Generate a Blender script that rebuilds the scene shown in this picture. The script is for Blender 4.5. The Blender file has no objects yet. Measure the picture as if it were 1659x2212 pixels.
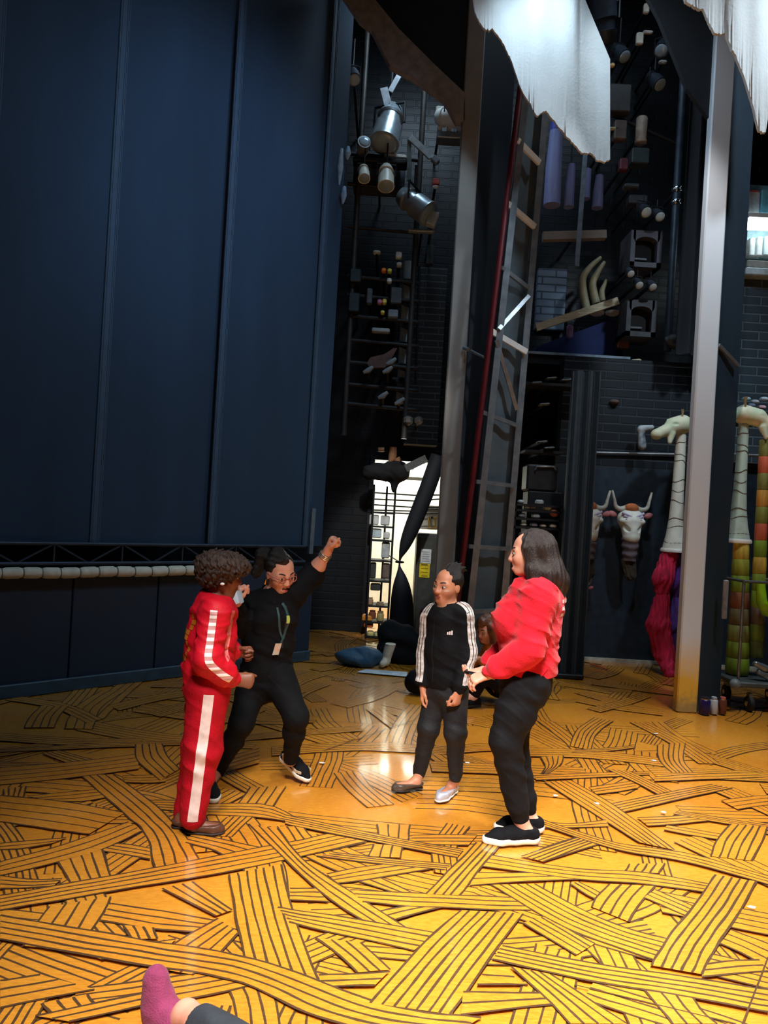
import bpy, math, random
import numpy as np
from mathutils import Vector, Matrix, noise as mnoise
R = random.Random(7)
SC = bpy.context.scene
COL = SC.collection
V = Vector
# ------------------------------------------------------------------ camera
FPX = 1533.0; HC = 1.65; ROLL = 0.059
CA, SA = math.cos(ROLL), math.sin(ROLL)
cam = bpy.data.cameras.new('camera'); camo = bpy.data.objects.new('camera', cam); COL.objects.link(camo)
cam.sensor_fit = 'VERTICAL'; cam.sensor_height = 36.0; cam.lens = FPX/2212*36.0
cam.clip_start = 0.05; cam.clip_end = 100
# image right = (CA,0,SA), image up = (-SA,0,CA), looks along +Y
camo.matrix_world = Matrix(((CA, -SA, 0, 0), (0, 0, -1, 0), (SA, CA, 0, HC), (0, 0, 0, 1)))
SC.camera = camo
# ------------------------------------------------------------------ view + world
SC.view_settings.view_transform = 'Standard'
SC.view_settings.look = 'None'
SC.view_settings.gamma = 1.0
SC.view_settings.use_curve_mapping = False
SC.view_settings.exposure = 0.0
w = bpy.data.worlds.new('world'); SC.world = w; w.use_nodes = True
w.node_tree.nodes['Background'].inputs[0].default_value = (0.35, 0.6, 1.0, 1)
w.node_tree.nodes['Background'].inputs[1].default_value = 0.012

def light(name, kind, loc, target, power, color, size=1.0, size_y=None, spot=None, blend=0.5, spread=None, spec=None):
    l = bpy.data.lights.new(name, kind); l.energy = power; l.color = color
    if kind == 'AREA':
        l.size = size
        if size_y: l.shape = 'RECTANGLE'; l.size_y = size_y
        if spread: l.spread = math.radians(spread)
    else:
        l.shadow_soft_size = size
    if kind == 'SPOT': l.spot_size = math.radians(spot); l.spot_blend = blend
    if spec is not None: l.specular_factor = spec
    o = bpy.data.objects.new(name, l); COL.objects.link(o)
    o.location = loc
    d = V(target) - V(loc)
    o.rotation_euler = d.to_track_quat('-Z', 'Y').to_euler()
    return o
# work lights over the stage (out of frame, in the grid)
light('stage_work_light', 'AREA', (0.7, 1.3, 5.4), (0.55, 1.65, 0), 68, (1.0, 0.95, 0.88), 1.6, 0.9, spread=64)
light('stage_work_light', 'AREA', (2.9, 3.8, 7.2), (2.3, 3.9, 0), 76, (1.0, 0.98, 0.96), 0.9, 0.7, spread=50)
# soft front fill for the people, added above the camera
light('front_fill_light', 'AREA', (0.1, -0.2, 5.2), (0.45, 2.5, 0.9), 56, (1.0, 0.96, 0.93), 1.4, 0.8, spread=43)
light('cool_drop_fill', 'AREA', (1.6, 2.6, 8.6), (-2.0, 6.4, 2.9), 26, (0.52, 0.75, 1.0), 1.2, 0.8, spread=58)  # added blue fill without a fixture, lifts the dark drop
light('right_bay_light', 'SPOT', (1.9, 5.2, 6.2), (3.15, 8.2, 1.6), 230, (1.0, 0.97, 0.95), 0.12, spot=44, blend=0.7)
light('left_bay_fill', 'SPOT', (0.05, 4.6, 5.45), (0.06, 9.1, 1.3), 700, (1.0, 0.98, 0.94), 0.1, spot=18, blend=0.5)  # added unseen spot that brightens the doorway boxes and cabinet
light('cool_truss_fill', 'SPOT', (2.5, 6.9, 7.3), (1.5, 7.25, 4.6), 70, (0.75, 0.9, 1.0), 0.1, spot=60, blend=0.8)  # added cool spot, out of view overhead, to cool the truss rungs
# cool cyc wash on the tall drop and the flying cloths
light('cool_wash_light', 'SPOT', (2.9, 3.6, 7.9), (-1.72, 6.7, 4.75), 620, (0.45, 0.66, 1.0), 0.3, spot=30, blend=0.9)
light('cool_high_light', 'SPOT', (1.02, 5.7, 7.0), (1.7, 6.9, 5.2), 150, (0.62, 0.83, 1.0), 0.12, spot=95, blend=0.9)
light('cool_side_light', 'SPOT', (4.3, 4.2, 7.6), (2.95, 6.3, 4.4), 640, (0.74, 0.88, 1.0), 0.2, spot=66, blend=0.9)
light('cool_back_light', 'AREA', (2.2, 7.4, 8.2), (2.4, 9.0, 3.5), 16, (0.6, 0.8, 1.0), 1.6, 0.8)
light('cool_bay_light', 'AREA', (0.2, 7.9, 7.6), (0.1, 9.0, 4.5), 20, (0.62, 0.82, 1.0), 0.7, 0.5)

# ------------------------------------------------------------------ picture helpers
def ray(px, py):
    u = (px-829.5)/FPX; v = -(py-1106.0)/FPX
    return V((u*CA - v*SA, 1.0, u*SA + v*CA))
def W(px, py, Y):
    d = ray(px, py); return V((d.x*Y, Y, HC + d.z*Y))
FZ = 0.006
def F(px, py, z=0.0):
    d = ray(px, py); t = (z-HC)/d.z
    return V((d.x*t, t, z))
def srgb(r, g, b):
    f = lambda c: (c/12.92 if c <= 0.04045 else ((c+0.055)/1.055)**2.4)
    return (f(r/255), f(g/255), f(b/255), 1.0)

# ------------------------------------------------------------------ materials
MATS = {}
def mat(name, c, rough=0.6, metal=0.0, var=0.25, scale=12.0, bump=0.0, bscale=60.0, emit=None, es=0.0, c2=None, sheen=0.0, coat=0.0, stretch=None, spec=None):
    """procedural principled material: base colour broken up by noise, optional bump"""
    if name in MATS: return MATS[name]
    m = bpy.data.materials.new(name); m.use_nodes = True
    nt = m.node_tree; b = nt.nodes['Principled BSDF']
    c = srgb(*c)
    tc = nt.nodes.new('ShaderNodeTexCoord'); mp = nt.nodes.new('ShaderNodeMapping')
    nt.links.new(tc.outputs['Object'], mp.inputs[0])
    if stretch: mp.inputs['Scale'].default_value = stretch
    n = nt.nodes.new('ShaderNodeTexNoise'); n.inputs['Scale'].default_value = scale; n.inputs['Detail'].default_value = 4
    nt.links.new(mp.outputs[0], n.inputs['Vector'])
    r = nt.nodes.new('ShaderNodeValToRGB')
    e0, e1 = r.color_ramp.elements
    if c2: ca, cb = c, srgb(*c2)
    else:
        ca = tuple(x*(1-var) for x in c[:3])+(1,); cb = tuple(min(1, x*(1+var)) for x in c[:3])+(1,)
    e0.color, e1.color = ca, cb; e0.position, e1.position = 0.32, 0.68
    nt.links.new(n.outputs['Fac'], r.inputs[0]); nt.links.new(r.outputs[0], b.inputs['Base Color'])
    b.inputs['Roughness'].default_value = rough; b.inputs['Metallic'].default_value = metal
    if spec is not None: b.inputs['Specular IOR Level'].default_value = spec
    if sheen: b.inputs['Sheen Weight'].default_value = sheen
    if coat: b.inputs['Coat Weight'].default_value = coat; b.inputs['Coat Roughness'].default_value = 0.1
    if bump:
        bn = nt.nodes.new('ShaderNodeTexNoise'); bn.inputs['Scale'].default_value = bscale; bn.inputs['Detail'].default_value = 3
        nt.links.new(mp.outputs[0], bn.inputs['Vector'])
        bp = nt.nodes.new('ShaderNodeBump'); bp.inputs['Strength'].default_value = bump; bp.inputs['Distance'].default_value = 0.01
        nt.links.new(bn.outputs['Fac'], bp.inputs['Height']); nt.links.new(bp.outputs[0], b.inputs['Normal'])
    if emit:
        b.inputs['Emission Color'].default_value = srgb(*emit); b.inputs['Emission Strength'].default_value = es
    MATS[name] = m
    return m
def brick_mat(name, c, mortar, scale=1.0, bw=0.42, bh=0.14, rough=0.55, bump=0.6):
    if name in MATS: return MATS[name]
    m = bpy.data.materials.new(name); m.use_nodes = True
    nt = m.node_tree; b = nt.nodes['Principled BSDF']
    tc = nt.nodes.new('ShaderNodeTexCoord'); sx = nt.nodes.new('ShaderNodeSeparateXYZ'); cx = nt.nodes.new('ShaderNodeCombineXYZ')
    nt.links.new(tc.outputs['Object'], sx.inputs[0])
    ad = nt.nodes.new('ShaderNodeMath'); ad.operation = 'ADD'
    nt.links.new(sx.outputs[0], ad.inputs[0]); nt.links.new(sx.outputs[1], ad.inputs[1])
    nt.links.new(ad.outputs[0], cx.inputs[0]); nt.links.new(sx.outputs[2], cx.inputs[1])
    br = nt.nodes.new('ShaderNodeTexBrick')
    br.inputs['Scale'].default_value = scale; br.inputs['Brick Width'].default_value = bw; br.inputs['Row Height'].default_value = bh
    br.inputs['Mortar Size'].default_value = 0.012; br.inputs['Mortar Smooth'].default_value = 0.4
    c = srgb(*c); mo = srgb(*mortar)
    br.inputs['Color1'].default_value = c; br.inputs['Color2'].default_value = tuple(x*1.35 for x in c[:3])+(1,); br.inputs['Mortar'].default_value = mo
    nt.links.new(cx.outputs[0], br.inputs['Vector']); nt.links.new(br.outputs['Color'], b.inputs['Base Color'])
    bp = nt.nodes.new('ShaderNodeBump'); bp.inputs['Strength'].default_value = bump; bp.inputs['Distance'].default_value = 0.03; bp.invert = True
    nt.links.new(br.outputs['Fac'], bp.inputs['Height']); nt.links.new(bp.outputs[0], b.inputs['Normal'])
    b.inputs['Roughness'].default_value = rough
    MATS[name] = m
    return m

# ------------------------------------------------------------------ mesh builder
class MB:
    def __init__(s): s.v = []; s.f = []; s.m = []; s.sm = []
    def add(s, vs, fs, mi=0, smooth=False):
        o = len(s.v); s.v += [tuple(p) for p in vs]
        for f in fs: s.f.append([o+i for i in f]); s.m.append(mi); s.sm.append(smooth)
        return s
    def hexa(s, p, mi=0):
        """8 corners: bottom ring 0-3, top ring 4-7"""
        return s.add(p, [(3,2,1,0), (4,5,6,7), (0,1,5,4), (1,2,6,5), (2,3,7,6), (3,0,4,7)], mi)
    def box(s, c, size, ax=None, mi=0):
        c = V(c); X, Y, Z = ax if ax else (V((1,0,0)), V((0,1,0)), V((0,0,1)))
        hx, hy, hz = [q/2 for q in size]; P = []
        for z in (-hz, hz):
            for x, y in ((-hx,-hy), (hx,-hy), (hx,hy), (-hx,hy)): P.append(c + X*x + Y*y + Z*z)
        return s.hexa(P, mi)
    def rbox(s, c, size, r=0.01, ax=None, mi=0):
        """box with chamfered vertical and horizontal edges (two nested rings)"""
        c = V(c); X, Y, Z = ax if ax else (V((1,0,0)), V((0,1,0)), V((0,0,1)))
        hx, hy, hz = [q/2 for q in size]; r = min(r, hx*.9, hy*.9, hz*.9)
        rings = []
        for z, k in ((-hz, r), (-hz+r, 0), (hz-r, 0), (hz, r)):
            ring = []
            a, b = hx-k, hy-k
            for x, y in ((-a+r,-b), (a-r,-b), (a,-b+r), (a,b-r), (a-r,b), (-a+r,b), (-a,b-r), (-a,-b+r)): ring.append(c+X*x+Y*y+Z*z)
            rings.append(ring)
        vs = sum(rings, []); fs = [tuple(range(7,-1,-1)), tuple(range(24,32))]
        for k in range(3):
            for i in range(8): j = (i+1) % 8; fs.append((k*8+i, k*8+j, k*8+8+j, k*8+8+i))
        return s.add(vs, fs, mi)
    def beam(s, a, b, wd, h, up=(0,1,0), mi=0):
        a, b = V(a), V(b); Z = (b-a).normalized(); Y = V(up); Y = (Y-Z*Y.dot(Z)).normalized(); X = Y.cross(Z)
        return s.box((a+b)/2, (wd, h, (b-a).length), (X, Y, Z), mi)
    def tube(s, pts, r, n=10, mi=0, caps=True, flat=None):
        pts = [V(p) for p in pts]; rs = r if isinstance(r, (list, tuple)) else [r]*len(pts)
        vs = []; fs = []; ref = None
        for i, p in enumerate(pts):
            t = (pts[min(i+1, len(pts)-1)] - pts[max(i-1, 0)]).normalized()
            if ref is None:
                ref = V((0,0,1)) if abs(t.z) < .9 else V((0,1,0))
            x = (ref - t*ref.dot(t)).normalized(); ref = x; y = t.cross(x)
            for k in range(n):
                a = 2*math.pi*k/n; vs.append(p + x*(math.cos(a)*rs[i]) + y*(math.sin(a)*rs[i]))
        for i in range(len(pts)-1):
            for k in range(n): j = (k+1) % n; fs.append((i*n+k, i*n+j, (i+1)*n+j, (i+1)*n+k))
        s.add(vs, fs, mi, True)
        if caps:
            o = len(s.v)-len(vs)
            s.f.append([o+k for k in range(n-1,-1,-1)]); s.m.append(mi); s.sm.append(False)
            e = o+(len(pts)-1)*n; s.f.append([e+k for k in range(n)]); s.m.append(mi); s.sm.append(False)
        return s
    def lathe(s, o, axis, prof, n=20, mi=0):
        o = V(o); axis = V(axis).normalized()
        return s.tube2([o+axis*t for t, r in prof], [r for t, r in prof], axis, n, mi)
    def tube2(s, pts, rs, axis, n, mi):
        x = V((1,0,0)) if abs(axis.x) < .8 else V((0,1,0)); x = (x-axis*x.dot(axis)).normalized(); y = axis.cross(x)
        vs = []; fs = []
        for p, r in zip(pts, rs):
            for k in range(n): a = 2*math.pi*k/n; vs.append(p + x*(math.cos(a)*r) + y*(math.sin(a)*r))
        for i in range(len(pts)-1):
            for k in range(n): j = (k+1) % n; fs.append((i*n+k, i*n+j, (i+1)*n+j, (i+1)*n+k))
        fs.append(tuple(range(n-1,-1,-1))); e = (len(pts)-1)*n; fs.append(tuple(e+k for k in range(n)))
        return s.add(vs, fs, mi, True)
    def prism(s, pts, off, mi=0):
        pts = [V(p) for p in pts]; off = V(off); n = len(pts)
        vs = pts + [p+off for p in pts]
        fs = [tuple(range(n-1,-1,-1)), tuple(range(n, 2*n))] + [(i, (i+1) % n, n+(i+1) % n, n+i) for i in range(n)]
        return s.add(vs, fs, mi)
    def grid(s, rows, mi=0, thick=None):
        """rows of equal length; thick = offset vector makes it a closed slab"""
        h = len(rows); wd = len(rows[0]); vs = [V(p) for r in rows for p in r]
        fs = [(i*wd+j, i*wd+j+1, (i+1)*wd+j+1, (i+1)*wd+j) for i in range(h-1) for j in range(wd-1)]
        if thick is None: return s.add(vs, fs, mi, True)
        t = V(thick); N = len(vs); vs2 = vs + [p+t for p in vs]
        fs2 = fs + [tuple(N+i for i in reversed(f)) for f in fs]
        bd = [j for j in range(wd)] + [i*wd+wd-1 for i in range(1, h)] + [(h-1)*wd+j for j in range(wd-2, -1, -1)] + [i*wd for i in range(h-2, 0, -1)]
        for a, b in zip(bd, bd[1:]+bd[:1]): fs2.append((a, N+a, N+b, b))
        return s.add(vs2, fs2, mi, True)
    def ball(s, c, r, n=14, mi=0, ax=None):
        c = V(c); rx, ry, rz = (r, r, r) if not isinstance(r, (tuple, list)) else r
        X, Y, Z = ax if ax else (V((1,0,0)), V((0,1,0)), V((0,0,1)))
        m = n//2; vs = []; fs = []
        for i in range(m+1):
            th = math.pi*i/m
            for k in range(n):
                a = 2*math.pi*k/n
                vs.append(c + X*(rx*math.sin(th)*math.cos(a)) + Y*(ry*math.sin(th)*math.sin(a)) + Z*(rz*math.cos(th)))
        for i in range(m):
            for k in range(n): j = (k+1) % n; fs.append((i*n+k, (i+1)*n+k, (i+1)*n+j, i*n+j))
        return s.add(vs, fs, mi, True)
    def build(s, name, mats, parent=None, org=None):
        me = bpy.data.meshes.new(name)
        if org is None: org = V(parent['_org']) if parent is not None else s.base()
        me.from_pydata([(p[0]-org[0], p[1]-org[1], p[2]-org[2]) for p in s.v], [], s.f)
        for m in (mats if isinstance(mats, (list, tuple)) else [mats]): me.materials.append(m)
        me.polygons.foreach_set('material_index', s.m); me.polygons.foreach_set('use_smooth', s.sm)
        me.update()
        if any(s.sm): me.set_sharp_from_angle(angle=math.radians(50))
        o = bpy.data.objects.new(name, me); COL.objects.link(o)
        if parent is not None: o.parent = parent; o['_org'] = parent['_org']
        else: o.location = org; o['_org'] = tuple(org)
        return o
    def base(s):
        a = np.array(s.v); lo, hi = a.min(0), a.max(0)
        return V(((lo[0]+hi[0])/2, (lo[1]+hi[1])/2, lo[2]))
def thing(name, label, cat, loc, group=None):
    o = bpy.data.objects.new(name, None); COL.objects.link(o); o.empty_display_size = 0.1
    o.location = loc; o['_org'] = tuple(loc); o['label'] = label; o['category'] = cat
    if group: o['group'] = group
    return o
def tag(o, label, cat, group=None, kind=None):
    o['label'] = label; o['category'] = cat
    if group: o['group'] = group
    if kind: o['kind'] = kind
    return o
def struct(mb, name, m, label=None):
    o = mb.build(name, m); o['kind'] = 'structure'
    if label: o['label'] = label
    return o
def mount(o, ywall=9.6, th=.03, px=None):
    """dark arm that fixes o to the wall behind it (or, with ywall None, a drop rod up to the grid)"""
    me = o if o.type == 'MESH' else o.children[0]
    a = np.array([v.co for v in me.data.vertices])+np.array(o['_org']); lo, hi = a.min(0), a.max(0); c = (lo+hi)/2; b = MB()
    if ywall is None: b.box((c[0], c[1], (c[2]+9.5)/2), (th*.6, th*.6, 9.5-c[2])); n = 'drop_rod'
    else: b.box((c[0], (c[1]+ywall)/2+.01, c[2]), (th, ywall-c[1], th)); n = 'mount_arm'
    b.build(n, M_black, o); return o
def lab(o, label): o['label'] = label; return o

# ------------------------------------------------------------------ palette
M_black = mat('black_paint', (20, 24, 30), 0.6)
M_dark = mat('dark_blue_paint', (18, 26, 34), 0.6, bump=0.15, bscale=30)
M_metal = mat('grey_steel', (120, 126, 130), 0.35, 0.7, var=.3)
M_alu = mat('brushed_aluminium', (136, 142, 146), 0.38, 0.55, var=.2)
M_white = mat('white_plastic', (226, 228, 224), 0.45, var=.06)
M_chrome = mat('chrome', (210, 214, 216), 0.16, 1.0, var=.1)
M_rubber = mat('black_rubber', (14, 14, 15), 0.7)
# ================================================================== SETTING
# floor material: amber painted wood, streaky
def floor_mat(name, ca, cb, cc, rough):
    m = bpy.data.materials.new(name); m.use_nodes = True
    nt = m.node_tree; b = nt.nodes['Principled BSDF']
    tc = nt.nodes.new('ShaderNodeTexCoord')
    mp = nt.nodes.new('ShaderNodeMapping'); mp.inputs['Scale'].default_value = (3.0, 14.0, 1.0)
    nt.links.new(tc.outputs['Object'], mp.inputs[0])
    n1 = nt.nodes.new('ShaderNodeTexNoise'); n1.inputs['Scale'].default_value = 7.0; n1.inputs['Detail'].default_value = 7; n1.inputs['Roughness'].default_value = .72
    nt.links.new(mp.outputs[0], n1.inputs['Vector'])
    n2 = nt.nodes.new('ShaderNodeTexNoise'); n2.inputs['Scale'].default_value = 1.3; n2.inputs['Detail'].default_value = 3
    nt.links.new(tc.outputs['Object'], n2.inputs['Vector'])
    r1 = nt.nodes.new('ShaderNodeValToRGB'); e = r1.color_ramp.elements
    e[0].position, e[0].color = 0.33, srgb(*cc); e[1].position, e[1].color = 0.60, srgb(*cb)
    r2 = nt.nodes.new('ShaderNodeValToRGB'); e = r2.color_ramp.elements
    e[0].position, e[0].color = 0.35, srgb(*ca); e[1].position, e[1].color = 0.62, srgb(*cb)
    nt.links.new(n1.outputs['Fac'], r1.inputs[0]); nt.links.new(n2.outputs['Fac'], r2.inputs[0])
    mx = nt.nodes.new('ShaderNodeMix'); mx.data_type = 'RGBA'; mx.inputs[0].default_value = 0.5
    nt.links.new(r1.outputs[0], mx.inputs[6]); nt.links.new(r2.outputs[0], mx.inputs[7])
    nt.links.new(mx.outputs[2], b.inputs['Base Color'])
    b.inputs['Roughness'].default_value = rough; b.inputs['Coat Weight'].default_value = .7; b.inputs['Coat Roughness'].default_value = .09; b.inputs['Coat IOR'].default_value = 1.75
    rr = nt.nodes.new('ShaderNodeMapRange'); rr.inputs[3].default_value = rough-.07; rr.inputs[4].default_value = rough+.10
    nt.links.new(n1.outputs['Fac'], rr.inputs[0]); nt.links.new(rr.outputs[0], b.inputs['Roughness'])
    bp = nt.nodes.new('ShaderNodeBump'); bp.inputs['Strength'].default_value = 0.10; bp.inputs['Distance'].default_value = 0.004
    nt.links.new(n1.outputs['Fac'], bp.inputs['Height']); nt.links.new(bp.outputs[0], b.inputs['Normal'])
    return m
M_floor = floor_mat('amber_painted_floor', (190, 114, 28), (214, 146, 46), (154, 92, 26), 0.25)
M_line = floor_mat('dark_painted_floor_line', (66, 48, 30), (86, 62, 38), (50, 38, 28), 0.35)

def bez(pts, n):
    """smooth polyline through 2-4 control points, n samples"""
    k = len(pts); out = []
    for i in range(n):
        t = i/(n-1)*(k-1); a = min(int(t), k-2); u = t-a
        p0 = pts[max(a-1, 0)]; p1 = pts[a]; p2 = pts[a+1]; p3 = pts[min(a+2, k-1)]
        out.append(0.5*((2*p1)+(p2-p0)*u+(2*p0-5*p1+4*p2-p3)*u*u+(3*p1-p0-3*p2+p3)*u*u*u))
    return out
fm = MB(); LEV = [0.0]
def floor_z(): return LEV[0]
def bundle(ea, eb, nl, lw=0.0046):
    """a ribbon of floor colour with nl dark lines along it; edges ea, eb are floor points"""
    z0 = LEV[0] = LEV[0]+0.00003
    z1 = z0+0.000015
    L = sum((ea[i+1]-ea[i]).length for i in range(len(ea)-1)); n = max(6, int(L/0.05))
    A = bez(ea, n); B = bez(eb, n)
    fm.grid([[V((p.x, p.y, z0)), V((q.x, q.y, z0))] for p, q in zip(A, B)], 0)
    sd = R.random()*100
    for k in range(nl):
        f = k/(nl-1) if nl > 1 else .5
        C = []
        for i, (p, q) in enumerate(zip(A, B)):
            wob = (mnoise.noise((i*.35, k*3.7, sd)))*0.006
            d = (q-p); dl = max(d.length, 1e-4); C.append(p + d*(f*.98+.01) + d*(wob/dl))
        rows = []
        for i, c in enumerate(C):
            t = (C[min(i+1, n-1)]-C[max(i-1, 0)]); t.normalize(); nn = V((-t.y, t.x, 0))
            h = lw*(1+0.45*mnoise.noise((i*.6, k*5.1, sd+9)))
            rows.append([V((c.x-nn.x*h, c.y-nn.y*h, z1)), V((c.x+nn.x*h, c.y+nn.y*h, z1))])
        fm.grid(rows, 1)
fm.add([(-9, -4, 0), (9, -4, 0), (9, 14, 0), (-9, 14, 0)], [(0, 1, 2, 3)], 0)
# hand-painted filler bundles over the whole stage
for i in range(430):
    x, y = R.uniform(-4.2, 5.0), R.uniform(1.5, 10.2)
    if abs(x) > 0.62*y+1.0: continue
    a = R.uniform(0, math.pi); L = R.uniform(.45, 1.3); wd = R.uniform(.12, .22); c = R.uniform(-.09, .09)
    d = V((math.cos(a), math.sin(a), 0)); nn = V((-d.y, d.x, 0)); o = V((x, y, 0))
    mid = nn*c*L
    bundle([o-d*L/2-nn*wd/2, o+mid-nn*wd/2, o+d*L/2-nn*wd*.42], [o-d*L/2+nn*wd/2, o+mid+nn*wd/2, o+d*L/2+nn*wd*.58], R.choice((4, 5, 5, 6)), .0042)
def L3(*p): return [F(x/2, 1480+y/2) for x, y in p]
def L4(*p): return [F(830+x/2, 1480+y/2) for x, y in p]
def L5(*p): return [F(x/2.9625, 1540+y/2.9625) for x, y in p]
def L7(*p): return [F(640+x/4.1475, 1780+y/4.1475) for x, y in p]
def L6(*p): return [F(1100+x/2.968, 1450+y/2.968) for x, y in p]
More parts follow.
